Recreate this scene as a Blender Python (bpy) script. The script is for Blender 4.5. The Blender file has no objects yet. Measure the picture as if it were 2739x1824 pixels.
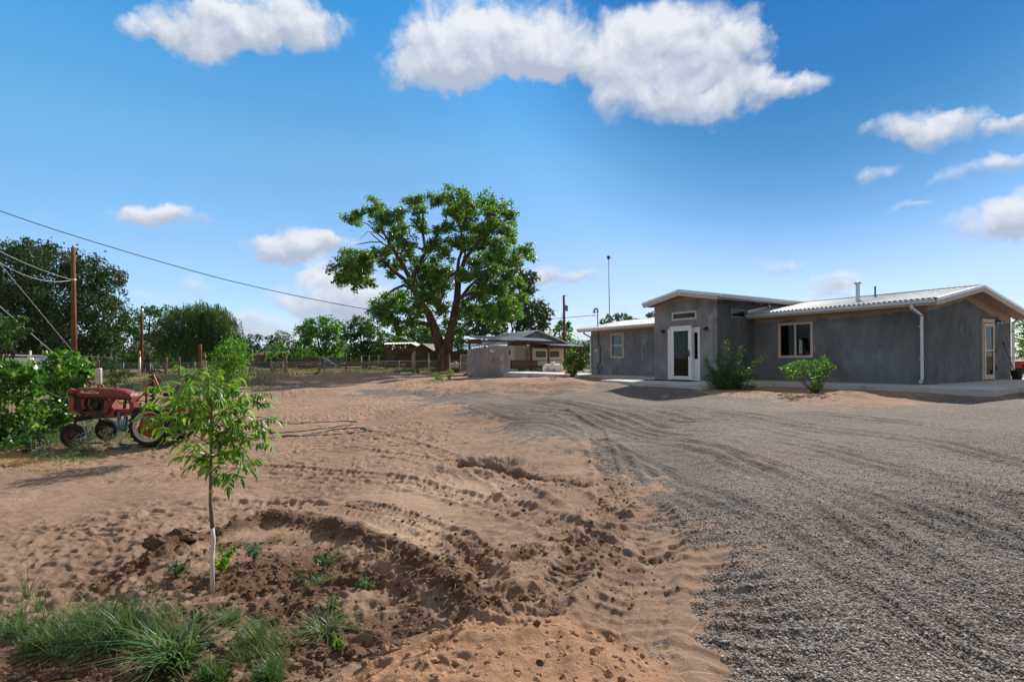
import bpy, math, random
import numpy as np
from mathutils import Vector, Matrix
S = bpy.context.scene
R = math.radians
rnd = random.Random(7)
rg = np.random.default_rng(11)
# ------------------------------------------------------------ camera
F = 1405.; CX = 1369.5; HY = 962.; ROLL = .0075; CZ = .83      # calibrated from the photograph (2739 px wide)
cam = bpy.data.cameras.new('camera'); camo = bpy.data.objects.new('camera', cam)
S.collection.objects.link(camo); S.camera = camo
cam.sensor_width = 36; cam.sensor_fit = 'HORIZONTAL'; cam.lens = F/2739*36
cam.shift_y = 50/2739; cam.clip_start = .05; cam.clip_end = 20000
camo.matrix_world = Matrix.Translation((0, 0, CZ)) @ Matrix.Rotation(R(90), 4, 'X') @ Matrix.Rotation(-ROLL, 4, 'Z')
# ------------------------------------------------------------ light
SUN_AZ = R(31); SUN_EL = R(34)
sd = Vector((math.sin(SUN_AZ)*math.cos(SUN_EL), math.cos(SUN_AZ)*math.cos(SUN_EL), math.sin(SUN_EL)))
sun = bpy.data.lights.new('sun', 'SUN'); sun.energy = 4.9; sun.angle = R(.5); sun.color = (1, .93, .84)
suno = bpy.data.objects.new('sun', sun); S.collection.objects.link(suno)
suno.rotation_euler = sd.to_track_quat('Z', 'Y').to_euler()
S.view_settings.view_transform = 'Standard'; S.view_settings.look = 'None'
S.view_settings.exposure = .55; S.view_settings.gamma = 1
# ------------------------------------------------------------ sky with clouds (directions only)
W = bpy.data.worlds.new('World'); S.world = W; W.use_nodes = True
wt = W.node_tree; wt.nodes.clear()
def wn(t, **k):
    n = wt.nodes.new(t)
    for a, b in k.items(): setattr(n, a, b)
    return n
def wl(a, b): wt.links.new(a, b)
def wm(op, a, b=None, c=None, clamp=False):
    n = wn('ShaderNodeMath', operation=op, use_clamp=clamp)
    for i, v in enumerate((a, b, c)):
        if v is None: continue
        if isinstance(v, (int, float)): n.inputs[i].default_value = v
        else: wl(v, n.inputs[i])
    return n.outputs[0]
sky = wn('ShaderNodeTexSky', sky_type='NISHITA', sun_disc=False, sun_elevation=SUN_EL, sun_rotation=SUN_AZ,
         altitude=1500, air_density=1.0, dust_density=.0, ozone_density=3.0)
hs = wn('ShaderNodeHueSaturation'); hs.inputs['Hue'].default_value = .5; hs.inputs['Saturation'].default_value = 1.22; hs.inputs['Value'].default_value = 1.0
wl(sky.outputs[0], hs.inputs['Color'])
tint = wn('ShaderNodeMix', data_type='RGBA', blend_type='MULTIPLY'); tint.inputs[0].default_value = 1; wl(hs.outputs[0], tint.inputs[6])
tc = wn('ShaderNodeTexCoord'); sep = wn('ShaderNodeSeparateXYZ'); wl(tc.outputs['Generated'], sep.inputs[0])
az = wm('ARCTAN2', sep.outputs[0], sep.outputs[1]); el = wm('ARCSINE', sep.outputs[2])
cmb = wn('ShaderNodeCombineXYZ'); wl(az, cmb.inputs[0]); wl(el, cmb.inputs[1])
nz0 = wn('ShaderNodeTexNoise'); nz0.inputs['Scale'].default_value = 8; nz0.inputs['Detail'].default_value = 7; nz0.inputs['Roughness'].default_value = .6
wl(cmb.outputs[0], nz0.inputs['Vector'])
vs = wn('ShaderNodeVectorMath', operation='SUBTRACT'); wl(nz0.outputs['Color'], vs.inputs[0]); vs.inputs[1].default_value = (.5, .5, .5)
va = wn('ShaderNodeVectorMath', operation='MULTIPLY_ADD'); wl(vs.outputs[0], va.inputs[0]); va.inputs[1].default_value = (.16, .10, 0); wl(cmb.outputs[0], va.inputs[2])
PV = va.outputs[0]
tr2 = wn('ShaderNodeValToRGB'); wl(wm('MULTIPLY', el, 1.6), tr2.inputs[0])   # clear desert air: less glare low down
for ps in (.28, .58): tr2.color_ramp.elements.new(ps)
for k_, c_ in enumerate(((.80, .70, .78), (1.50, 1.02, .92), (1.45, 1.34, 1.06), (.42, 1.36, 1.34))): tr2.color_ramp.elements[k_].color = c_+(1,)
dsn = wn('ShaderNodeVectorMath', operation='DOT_PRODUCT'); wl(tc.outputs['Generated'], dsn.inputs[0]); dsn.inputs[1].default_value = tuple(sd)
gm = wn('ShaderNodeMapRange', interpolation_type='SMOOTHSTEP'); wl(dsn.outputs['Value'], gm.inputs[0]); gm.inputs[1].default_value = .87; gm.inputs[2].default_value = .99
gx = wn('ShaderNodeMix', data_type='RGBA'); wl(gm.outputs[0], gx.inputs[0]); gx.inputs[6].default_value = (1, 1, 1, 1); gx.inputs[7].default_value = (.22, .46, .58, 1)   # polarised, glare-free air near the sun
gy = wn('ShaderNodeMix', data_type='RGBA', blend_type='MULTIPLY'); gy.inputs[0].default_value = 1; wl(tr2.outputs[0], gy.inputs[6]); ga_ = wn('ShaderNodeMapRange', interpolation_type='SMOOTHSTEP'); wl(dsn.outputs['Value'], ga_.inputs[0]); ga_.inputs[1].default_value = .8; ga_.inputs[2].default_value = .35; gw = wn('ShaderNodeMix', data_type='RGBA'); wl(ga_.outputs[0], gw.inputs[0]); wl(gx.outputs[2], gw.inputs[6]); gw.inputs[7].default_value = (1.1, 1.34, 1.36, 1); wl(gw.outputs[2], gy.inputs[7]); wl(gy.outputs[2], tint.inputs[7])
# clouds: photo px centre, radii px, weight
CL = [(420,40,70,50,.6),(500,40,110,75,1.),(600,70,110,60,.9),(720,40,150,90,1.2),(830,70,110,60,.9),(560,110,90,50,.8),(345,52,40,30,.8),
 (1210,80,120,110,1.3),(1290,150,200,85,1.3),(1130,190,110,50,.9),(1460,110,150,110,1.1),(1500,30,60,60,.5),(1400,190,160,50,.9),
 (1700,120,150,90,1.2),(1850,90,170,100,1.3),(1980,150,90,70,1.),(1800,230,200,80,1.2),(1950,270,140,50,1.1),(2060,250,50,50,.8),(1640,190,70,80,.6),
 (2155,232,62,30,1.),(2420,340,95,34,1.1),(2540,345,110,42,1.3),(2630,430,130,28,1.),(2720,320,45,24,.8),(2320,455,50,22,.7),(2400,435,40,20,.6),
 (2640,585,110,48,1.),(2740,560,90,70,1.2),(450,580,120,36,1.2),(420,560,50,26,.9),(110,570,35,25,.5),(700,655,90,30,1.),(800,645,110,42,1.2),(900,665,110,36,1.1),
 (900,790,140,55,1.4),(1000,820,160,40,1.),(880,740,60,40,1.),(1450,735,90,30,1.1),(1500,755,90,25,.8),(560,770,90,25,.65),(1770,763,45,18,.7),(2070,728,55,18,.75),
 (2230,760,55,28,1.),(2240,795,60,22,1.),(1990,785,50,18,.6),(640,870,180,35,1.),(690,915,140,25,1.),(1560,880,160,30,.7),(2450,535,80,14,.45),(420,800,200,24,.5)]
den = None; hgt = None
for (px, py, rx, ry, w) in CL:
    dx = px-CX; dy = py-HY; X = (dx-ROLL*dy)/F; Z = -(ROLL*dx+dy)/F
    a = math.atan2(X, 1); e = math.atan2(Z, math.hypot(1, X)); c = math.cos(a)
    ra = rx/F*c*c; re = ry/F*c/(1+Z*Z*c*c)
    m = wn('ShaderNodeVectorMath', operation='SUBTRACT'); wl(PV, m.inputs[0]); m.inputs[1].default_value = (a, e, 0)
    m2 = wn('ShaderNodeVectorMath', operation='MULTIPLY'); wl(m.outputs[0], m2.inputs[0]); m2.inputs[1].default_value = (1/ra, 1/re, 0)
    dt = wn('ShaderNodeVectorMath', operation='DOT_PRODUCT'); wl(m2.outputs[0], dt.inputs[0]); wl(m2.outputs[0], dt.inputs[1])
    g = wm('MAXIMUM', wm('MULTIPLY_ADD', dt.outputs['Value'], -.5*w, w), 0)
    sp = wn('ShaderNodeSeparateXYZ'); wl(m2.outputs[0], sp.inputs[0])
    h = wm('MULTIPLY', g, sp.outputs[1])
    den = g if den is None else wm('ADD', den, g)
    hgt = h if hgt is None else wm('ADD', hgt, h)
nz = wn('ShaderNodeTexNoise'); nz.inputs['Scale'].default_value = 11; nz.inputs['Detail'].default_value = 9; nz.inputs['Roughness'].default_value = .58; nz.inputs['Distortion'].default_value = .3
wl(cmb.outputs[0], nz.inputs['Vector'])
dd = wm('ADD', den, wm('MULTIPLY', wm('SUBTRACT', nz.outputs[0], .5), 3.0))
dd = wm('MULTIPLY', dd, wm('MINIMUM', wm('MULTIPLY', den, 4.), 1.))
mr = wn('ShaderNodeMapRange', interpolation_type='SMOOTHSTEP'); wl(dd, mr.inputs[0])
mr.inputs[1].default_value = .30; mr.inputs[2].default_value = 1.5; mr.inputs[3].default_value = 0; mr.inputs[4].default_value = .95
nzb = wn('ShaderNodeTexNoise'); nzb.inputs['Scale'].default_value = 11; nzb.inputs['Detail'].default_value = 9; nzb.inputs['Roughness'].default_value = .58; nzb.inputs['Distortion'].default_value = .3
vb = wn('ShaderNodeVectorMath', operation='ADD'); wl(cmb.outputs[0], vb.inputs[0]); vb.inputs[1].default_value = (.008, .016, 0); wl(vb.outputs[0], nzb.inputs['Vector'])
relief = wm('MULTIPLY', wm('SUBTRACT', nz.outputs[0], nzb.outputs[0]), 1.7)
rel = wm('DIVIDE', hgt, wm('ADD', den, .05))
shade = wm('ADD', wm('MULTIPLY_ADD', rel, .75, .42), relief, clamp=True)
cr = wn('ShaderNodeValToRGB'); wl(shade, cr.inputs[0])
cr.color_ramp.elements[0].position = .05; cr.color_ramp.elements[0].color = (.50, .55, .68, 1)
cr.color_ramp.elements[1].position = .75; cr.color_ramp.elements[1].color = (.93, .94, .98, 1)
cs = wn('ShaderNodeVectorMath', operation='SCALE'); wl(cr.outputs[0], cs.inputs[0]); cs.inputs['Scale'].default_value = 6.6
mx = wn('ShaderNodeMix', data_type='RGBA'); wl(mr.outputs[0], mx.inputs[0]); wl(tint.outputs[2], mx.inputs[6]); wl(cs.outputs[0], mx.inputs[7])
# unseen neutral cloud added behind and overhead to take blue out of the shade
def wr(v, a, b):
    q = wn('ShaderNodeMapRange', interpolation_type='SMOOTHSTEP'); wl(v, q.inputs[0]); q.inputs[1].default_value = a; q.inputs[2].default_value = b; return q.outputs[0]
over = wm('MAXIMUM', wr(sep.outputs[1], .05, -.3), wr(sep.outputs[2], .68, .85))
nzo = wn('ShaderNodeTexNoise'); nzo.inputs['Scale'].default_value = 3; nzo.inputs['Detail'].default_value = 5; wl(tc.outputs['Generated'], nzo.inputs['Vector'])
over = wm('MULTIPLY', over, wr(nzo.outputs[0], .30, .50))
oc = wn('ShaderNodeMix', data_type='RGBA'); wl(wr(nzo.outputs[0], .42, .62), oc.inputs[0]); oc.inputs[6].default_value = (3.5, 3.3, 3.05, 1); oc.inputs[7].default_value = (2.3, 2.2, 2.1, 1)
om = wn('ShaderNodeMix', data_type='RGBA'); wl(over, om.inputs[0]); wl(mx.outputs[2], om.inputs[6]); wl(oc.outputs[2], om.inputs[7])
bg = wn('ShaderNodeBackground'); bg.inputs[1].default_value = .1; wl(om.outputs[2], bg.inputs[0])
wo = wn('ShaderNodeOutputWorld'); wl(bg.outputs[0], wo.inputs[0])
W.cycles.sampling_method = 'MANUAL'; W.cycles.sample_map_resolution = 512
# ------------------------------------------------------------ picture to place helpers
def ray(px, py):
    dx = px-CX; dy = py-HY
    return np.array([(dx-ROLL*dy)/F, 1., -(ROLL*dx+dy)/F])
def P(px, py, Y): return np.array([0, 0, CZ])+ray(px, py)*Y
CT = [  # ground control points: px, py, z
 (1680,1030,-.025),(1790,1036,-.025),(1870,1040,-.06),(1610,1021,-.03),
 (0,1824,-1.0),(700,1824,-.9),(1369,1824,-.84),(2000,1824,-.82),(2739,1824,-.78),(100,1560,-1.08),(568,1555,-.95),(1100,1560,-.9),(1640,1560,-.82),(2300,1560,-.7),(2739,1500,-.62),
 (100,1330,-1.18),(600,1330,-1.12),(1200,1300,-.98),(1640,1300,-.8),(2200,1300,-.55),(2739,1280,-.45),(399,1192,-1.21),(100,1215,-1.24),(760,1160,-1.2),(1200,1160,-1.0),(1640,1160,-.66),(2100,1160,-.42),(2739,1140,-.28),
 (720,1085,-1.15),(1100,1070,-.95),(1400,1070,-.62),(1750,1080,-.4),(2100,1085,-.25),(2500,1075,-.2),(2640,1064,-.16),(2180,1051,-.13),(1950,1040,-.12),(2420,1045,-.12),(1700,1062,-.3),(1850,1066,-.3),(1600,1052,-.32),(1532,1012,-.12),(1400,1020,-.3)]
CTL = []
for (a, b, z) in CT:
    r = ray(a, b); Y = (z-CZ)/r[2]; CTL.append((r[0]*Y, Y, z))
CTL += [(-11.4,33,-.75),(-22,44,-.5),(-45,50,-.5),(-20,42,-.5),(-14,49,-.48),(-6,52,-.3),(0,56,-.25),(-6,38,-.45),(-2,33,-.36),(1.5,34,-.25),(3.5,37,-.2),(7,34,-.15),(14,35,-.12),(20,28,-.12),(25,20,-.1),
        (-30,80,-.5),(0,90,-.4),(30,80,-.3),(-20,16,-1.3),(-12,20,-1.15),(20,10,-.3),(0,-8,-.9),(-15,0,-1.1),(15,-2,-.8),(6,26,-.1),(9,24,-.1),(12,19,-.13),(15,13,-.13),(40,40,-.3),(-80,60,-.6),(0,300,-.6),(-300,300,-.6),(300,300,-.6),(0,-100,-.9)]
CTL = np.array(CTL)
def _uv(x, y):
    r = np.sqrt(x*x+y*y)+1.2
    return np.log(r)*1.25, np.arctan2(x, y)*1.6
CU, CVv = _uv(CTL[:, 0], CTL[:, 1])
def gz(x, y):
    x = np.asarray(x, float); y = np.asarray(y, float); sh = x.shape
    u, v = _uv(x.ravel(), y.ravel()); out = np.zeros(u.size)
    for i in range(0, u.size, 60000):
        d = (u[i:i+60000, None]-CU)**2+(v[i:i+60000, None]-CVv)**2
        w = 1/(d+.004)**1.6*np.exp(-d/.5)+1e-9*1/(d+.01)
        out[i:i+60000] = (w*CTL[:, 2]).sum(1)/w.sum(1)
    return out.reshape(sh) if sh else float(out[0])
def gp(px, py):
    r = ray(px, py); Ys = np.geomspace(1.5, 250, 500)
    d = CZ+r[2]*Ys-gz(r[0]*Ys, Ys); k = np.argmax(d < 0)
    if d[k] >= 0: k = 499
    a, b = Ys[max(k-1, 0)], Ys[k]
    for _ in range(20):
        m = (a+b)/2
        if CZ+r[2]*m-gz(r[0]*m, m) < 0: b = m
        else: a = m
    return np.array([r[0]*b, b, CZ+r[2]*b])
def G(px, Y):
    x = (px-CX)/F*Y; return np.array([x, Y, gz(x, Y)])
# ------------------------------------------------------------ noise
def _h(ix, iy, s):
    h = (ix.astype(np.int64)*374761393+iy.astype(np.int64)*668265263+s*1274126177) & 0xffffffff
    h = ((h ^ (h >> 13))*1274126177) & 0xffffffff
    return ((h ^ (h >> 16)) & 0xffff)/65535.
def vn(x, y, s=0):
    ix = np.floor(x); iy = np.floor(y); fx = x-ix; fy = y-iy
    fx = fx*fx*(3-2*fx); fy = fy*fy*(3-2*fy)
    a = _h(ix, iy, s); b = _h(ix+1, iy, s); c = _h(ix, iy+1, s); d = _h(ix+1, iy+1, s)
    return (a*(1-fx)+b*fx)*(1-fy)+(c*(1-fx)+d*fx)*fy-.5
def fbm(x, y, o=4, s=0, g=.5):
    t = 0; a = 1
    for k in range(o): t = t+a*vn(x, y, s+k); x = x*2.03+17; y = y*2.03-9; a *= g
    return t
def worley(x, y, s=0):
    ix = np.floor(x); iy = np.floor(y); best = np.full(x.shape, 9.); 
    for a in (-1, 0, 1):
        for b in (-1, 0, 1):
            cx = ix+a; cy = iy+b
            d = (cx+_h(cx, cy, s)-x)**2+(cy+_h(cx, cy, s+5)-y)**2
            best = np.minimum(best, d)
    return np.sqrt(best)
def sstep(a, b, x):
    t = np.clip((x-a)/(b-a), 0, 1); return t*t*(3-2*t)
def polyd(x, y, pts):
    """nearest distance, signed side, arc length along the polyline"""
    bd = np.full(x.shape, 1e9); bs = np.zeros(x.shape); sg = np.ones(x.shape); L = 0
    for (a, b) in zip(pts[:-1], pts[1:]):
        ex, ey = b[0]-a[0], b[1]-a[1]; l2 = ex*ex+ey*ey; l = math.sqrt(l2)
        t = np.clip(((x-a[0])*ex+(y-a[1])*ey)/l2, 0, 1)
        dx = x-a[0]-t*ex; dy = y-a[1]-t*ey; d = np.sqrt(dx*dx+dy*dy); m = d < bd
        bd = np.where(m, d, bd); bs = np.where(m, L+t*l, bs); sg = np.where(m, np.sign(ex*dy-ey*dx), sg); L += l
    return bd, bd*sg, bs
def inpoly(x, y, pts):
    c = np.zeros(x.shape, bool); n = len(pts)
    for i in range(n):
        x1, y1 = pts[i][:2]; x2, y2 = pts[(i+1) % n][:2]
        if y1 == y2: continue
        m = ((y1 > y) != (y2 > y)) & (x < (x2-x1)*(y-y1)/(y2-y1)+x1)
        c ^= m
    return c
# ------------------------------------------------------------ materials
def mat(name):
    m = bpy.data.materials.new(name); m.use_nodes = True; nt = m.node_tree; nt.nodes.clear()
    return m, nt
class N:
    def __init__(s, name):
        s.m, s.t = mat(name); s.o = s.n('ShaderNodeOutputMaterial')
    def n(s, t, **k):
        q = s.t.nodes.new(t)
        for a, b in k.items(): setattr(q, a, b)
        return q
    def l(s, a, b): s.t.links.new(a, b)
    def put(s, v, sock):
        if isinstance(v, (int, float)): sock.default_value = v
        elif isinstance(v, (tuple, list)): sock.default_value = tuple(v)+((1,) if len(v) == 3 and len(sock.default_value) == 4 else ())
        else: s.l(v, sock)
    def math(s, op, a, b=None, c=None, clamp=False):
        q = s.n('ShaderNodeMath', operation=op, use_clamp=clamp)
        for i, v in enumerate((a, b, c)):
            if v is not None: s.put(v, q.inputs[i])
        return q.outputs[0]
    def obj(s): return s.n('ShaderNodeTexCoord').outputs['Object']
    def geo(s): return s.n('ShaderNodeNewGeometry').outputs['Position']
    def noise(s, vec, scale, detail=4, rough=.55, dist=0, col=False):
        q = s.n('ShaderNodeTexNoise'); s.l(vec, q.inputs['Vector'])
        q.inputs['Scale'].default_value = scale; q.inputs['Detail'].default_value = detail; q.inputs['Roughness'].default_value = rough; q.inputs['Distortion'].default_value = dist
        return q.outputs['Color' if col else 0]
    def vor(s, vec, scale, out='Distance', feature='F1', rand=1):
        q = s.n('ShaderNodeTexVoronoi', feature=feature); s.l(vec, q.inputs['Vector']); q.inputs['Scale'].default_value = scale; q.inputs['Randomness'].default_value = rand
        return q.outputs[out]
    def scale(s, vec, v):
        q = s.n('ShaderNodeVectorMath', operation='MULTIPLY'); s.l(vec, q.inputs[0]); q.inputs[1].default_value = v; return q.outputs[0]
    def ramp(s, f, stops, interp='LINEAR'):
        q = s.n('ShaderNodeValToRGB'); s.l(f, q.inputs[0]); r = q.color_ramp; r.interpolation = interp
        while len(r.elements) < len(stops): r.elements.new(.5)
        for e, (p, c) in zip(r.elements, stops):
            e.position = p; e.color = (c[0], c[1], c[2], 1) if isinstance(c, tuple) else (c, c, c, 1)
        return q.outputs[0]
    def mix(s, f, a, b, mode='MIX'):
        q = s.n('ShaderNodeMix', data_type='RGBA', blend_type=mode); s.put(f, q.inputs[0]); s.put(a, q.inputs[6]); s.put(b, q.inputs[7]); return q.outputs[2]
    def attr(s, name):
        return s.n('ShaderNodeAttribute', attribute_name=name).outputs['Fac']
    def map(s, v, a, b, c=0, d=1):
        q = s.n('ShaderNodeMapRange'); s.l(v, q.inputs[0])
        for i, k in enumerate((a, b, c, d)): q.inputs[i+1].default_value = k
        return q.outputs[0]
    def bump(s, h, dist, strength=1, normal=None):
        q = s.n('ShaderNodeBump'); s.l(h, q.inputs['Height']); q.inputs['Distance'].default_value = dist; q.inputs['Strength'].default_value = strength
        if normal is not None: s.l(normal, q.inputs['Normal'])
        return q.outputs[0]
    def bsdf(s, col, rough=.8, metal=0, spec=.5, normal=None, **k):
        q = s.n('ShaderNodeBsdfPrincipled'); s.put(col, q.inputs['Base Color']); s.put(rough, q.inputs['Roughness']); s.put(metal, q.inputs['Metallic'])
        q.inputs['Specular IOR Level'].default_value = spec
        if normal is not None: s.l(normal, q.inputs['Normal'])
        for a, b in k.items(): s.put(b, q.inputs[a])
        return q.outputs[0]
    def out(s, sh): s.l(sh, s.o.inputs[0]); return s.m
def leafmat(name, cols, trans=.35, gloss=.25, rough=.45, tcol=1.5):
    m = N(name); r = m.attr('rnd'); n = len(cols)
    c = m.ramp(r, [(i/(n-1) if n > 1 else 0, c) for i, c in enumerate(cols)])
    d = m.bsdf(c, rough, spec=gloss)
    t = m.n('ShaderNodeBsdfTranslucent'); m.l(m.mix(1., c, (tcol, tcol*1.05, tcol*.45), 'MULTIPLY'), t.inputs[0])
    x = m.n('ShaderNodeMixShader'); x.inputs[0].default_value = trans; m.l(d, x.inputs[1]); m.l(t.outputs[0], x.inputs[2])
    return m.out(x.outputs[0])
def flat(name, col, rough=.6, metal=0, spec=.5, var=.12, scale=8, bump=0, dirt=None):
    m = N(name); p = m.obj(); n = m.noise(p, scale, 5, .6)
    a = tuple(c*(1-var) for c in col); b = tuple(min(1, c*(1+var)) for c in col)
    c = m.ramp(n, [(.3, a), (.7, b)])
    if dirt:
        n2 = m.noise(p, dirt[2], 5, .65); c = m.mix(m.map(n2, dirt[1], dirt[1]+.12), c, dirt[0])
    nr = m.bump(m.noise(p, scale*6, 3), bump) if bump else None
    return m.out(m.bsdf(c, rough, metal, spec, nr))
M = {}
# ------------------------------------------------------------ mesh helpers
COL = S.collection
def setp(o, label=None, cat=None, group=None, kind=None):
    if label: o['label'] = label
    if cat: o['category'] = cat
    if group: o['group'] = group
    if kind: o['kind'] = kind
    return o
def thing(name, label, cat, loc=(0, 0, 0), rotz=0, group=None):
    o = bpy.data.objects.new(name, None); COL.objects.link(o); o.location = tuple(float(v) for v in loc); o.rotation_euler = (0, 0, rotz); o.empty_display_size = .1
    return setp(o, label, cat, group)
def rawmesh(name, V, Fs, m, parent=None, smooth=False, local=False, attrs=None, origin=None):
    """Fs: array (n,4) or (n,3), or list of index tuples"""
    V = np.asarray(V, dtype=np.float64).reshape(-1, 3)
    if parent is not None and not local:
        p = parent; off = np.zeros(3)
        while p is not None: off += np.array(p.location); p = p.parent
        V = V-off
    if origin is not None: V = V-np.array(origin)
    me = bpy.data.meshes.new(name)
    if isinstance(Fs, np.ndarray):
        n, k = Fs.shape
        me.vertices.add(len(V)); me.vertices.foreach_set('co', V.astype(np.float32).ravel())
        me.loops.add(n*k); me.loops.foreach_set('vertex_index', Fs.astype(np.int32).ravel())
        me.polygons.add(n); me.polygons.foreach_set('loop_start', (np.arange(n)*k).astype(np.int32))
    else:
        me.from_pydata(V.tolist(), [], Fs)
    if smooth is True: me.polygons.foreach_set('use_smooth', np.ones(len(me.polygons), bool))
    elif smooth is not False: me.polygons.foreach_set('use_smooth', np.array(smooth, bool))
    else: me.polygons.foreach_set('use_smooth', np.zeros(len(me.polygons), bool))
    for an, (dom, arr) in (attrs or {}).items():
        a = me.attributes.new(an, 'FLOAT', dom); a.data.foreach_set('value', np.asarray(arr, np.float32))
    me.update(calc_edges=True)
    for q in (m if isinstance(m, (list, tuple)) else [m]): me.materials.append(q)
    o = bpy.data.objects.new(name, me); COL.objects.link(o)
    if parent is not None: o.parent = parent
    if origin is not None: o.location = tuple(float(v) for v in origin)
    return o
class MB:
    def __init__(s): s.v = []; s.f = []; s.s = []
    def add(s, vs, fs, smooth=False):
        k = len(s.v); s.v.extend([tuple(map(float, v)) for v in vs]); s.f.extend([tuple(i+k for i in f) for f in fs]); s.s.extend([smooth]*len(fs)); return s
    def box(s, c, d, rz=0, M3=None):
        vs = []
        for z in (-1, 1):
            for (x, y) in ((-1, -1), (1, -1), (1, 1), (-1, 1)):
                p = np.array([x*d[0]/2, y*d[1]/2, z*d[2]/2])
                if M3 is not None: p = M3 @ p
                elif rz: p = np.array([p[0]*math.cos(rz)-p[1]*math.sin(rz), p[0]*math.sin(rz)+p[1]*math.cos(rz), p[2]])
                vs.append(p+np.array(c))
        return s.add(vs, [(3, 2, 1, 0), (4, 5, 6, 7), (0, 1, 5, 4), (1, 2, 6, 5), (2, 3, 7, 6), (3, 0, 4, 7)])
    def b2(s, a, b):
        a = np.array(a, float); b = np.array(b, float); return s.box((a+b)/2, np.abs(b-a))
    def beam(s, p, q, w, h=None, up=(0, 0, 1)):
        p = np.array(p, float); q = np.array(q, float); h = h or w; x = q-p; L = np.linalg.norm(x); x = x/L
        up = np.array(up, float); y = np.cross(up, x)
        if np.linalg.norm(y) < 1e-4: y = np.cross((0, 1, 0), x)
        y /= np.linalg.norm(y); z = np.cross(x, y)
        return s.box((p+q)/2, (L, w, h), M3=np.array([x, y, z]).T)
    def tube(s, pts, r, n=8, cap=True):
        pts = [np.array(p, float) for p in pts]; m = len(pts)
        rr = list(r) if hasattr(r, '__len__') else [r]*m
        vs = []; fr = None
        for i, p in enumerate(pts):
            t = pts[min(i+1, m-1)]-pts[max(i-1, 0)]; t = t/(np.linalg.norm(t)+1e-9)
            if fr is None:
                a = np.array([0, 0, 1.]) if abs(t[2]) < .9 else np.array([1., 0, 0]); fr = np.cross(t, a)
            fr = fr-t*np.dot(fr, t); fr /= np.linalg.norm(fr)+1e-9; b = np.cross(t, fr)
            for k in range(n):
                an = 2*math.pi*k/n; vs.append(p+rr[i]*(math.cos(an)*fr+math.sin(an)*b))
        fs = [(i*n+k, i*n+(k+1) % n, (i+1)*n+(k+1) % n, (i+1)*n+k) for i in range(m-1) for k in range(n)]
        s.add(vs, fs, True)
        if cap and n > 3:
            k = len(s.v)-len(vs); s.f.append(tuple(k+i for i in range(n))[::-1]); s.f.append(tuple(k+(m-1)*n+i for i in range(n))); s.s += [False, False]
        return s
    def lathe(s, c, ax, prof, n=20, smooth=True):
        """profile (radius, offset along axis)"""
        c = np.array(c, float); ax = np.array(ax, float); ax /= np.linalg.norm(ax)
        a = np.array([0, 0, 1.]) if abs(ax[2]) < .9 else np.array([1., 0, 0]); u = np.cross(ax, a); u /= np.linalg.norm(u); w = np.cross(ax, u)
        vs = [c+ax*h+max(r, 1e-4)*(math.cos(2*math.pi*k/n)*u+math.sin(2*math.pi*k/n)*w) for (r, h) in prof for k in range(n)]
        fs = [(i*n+k, i*n+(k+1) % n, (i+1)*n+(k+1) % n, (i+1)*n+k) for i in range(len(prof)-1) for k in range(n)]
        return s.add(vs, fs, smooth)
    def prism(s, poly, d):
        """planar polygon (3D points) extruded by vector d"""
        n = len(poly); d = np.array(d, float); vs = [np.array(p, float) for p in poly]; vs += [v+d for v in vs]
        nn = np.zeros(3)
        for i in range(1, n-1): nn += np.cross(vs[i]-vs[0], vs[i+1]-vs[0])
        fs = [tuple(range(n)), tuple(range(2*n-1, n-1, -1))]+[(i, i+n, (i+1) % n+n, (i+1) % n) for i in range(n)]
        if np.dot(nn, d) > 0: fs = [f[::-1] for f in fs]
        return s.add(vs, fs)
    def ball(s, c, r, n=10, sq=(1, 1, 1)):
        vs = []; 
        for i in range(n+1):
            th = math.pi*i/n
            for k in range(2*n):
                ph = math.pi*k/n; vs.append((c[0]+r*sq[0]*math.sin(th)*math.cos(ph), c[1]+r*sq[1]*math.sin(th)*math.sin(ph), c[2]+r*sq[2]*math.cos(th)))
        m = 2*n
        return s.add(vs, [(i*m+k, (i+1)*m+k, (i+1)*m+(k+1) % m, i*m+(k+1) % m) for i in range(n) for k in range(m)], True)
    def quad(s, a, b, c, d): return s.add([a, b, c, d], [(0, 1, 2, 3)])
    def build(s, name, m, parent=None, local=False, origin=None):
        return rawmesh(name, np.array(s.v), s.f, m, parent, smooth=s.s, local=local, origin=origin)
def unit(v): return v/(np.linalg.norm(v, axis=-1, keepdims=True)+1e-9)
def leafgeo(C, size, asp=.7, droop=.2, g=rg, fold=.15, var=.35, out=None):
    """diamond leaves at centres C"""
    n = len(C); a = unit(g.normal(size=(n, 3))+np.array([0, 0, -droop*2.])); b = unit(np.cross(a, g.normal(size=(n, 3)))); nr = np.cross(a, b)
    L = size*(1+var*g.uniform(-1, 1, (n, 1))); Wd = L*asp
    V = np.stack([C-a*L*.5, C+b*Wd*.5-a*L*.08+nr*L*fold, C+a*L*.5, C-b*Wd*.5-a*L*.08+nr*L*fold], 1).reshape(-1, 3)
    Q = np.arange(4*n).reshape(n, 4)
    return V, Q
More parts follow.
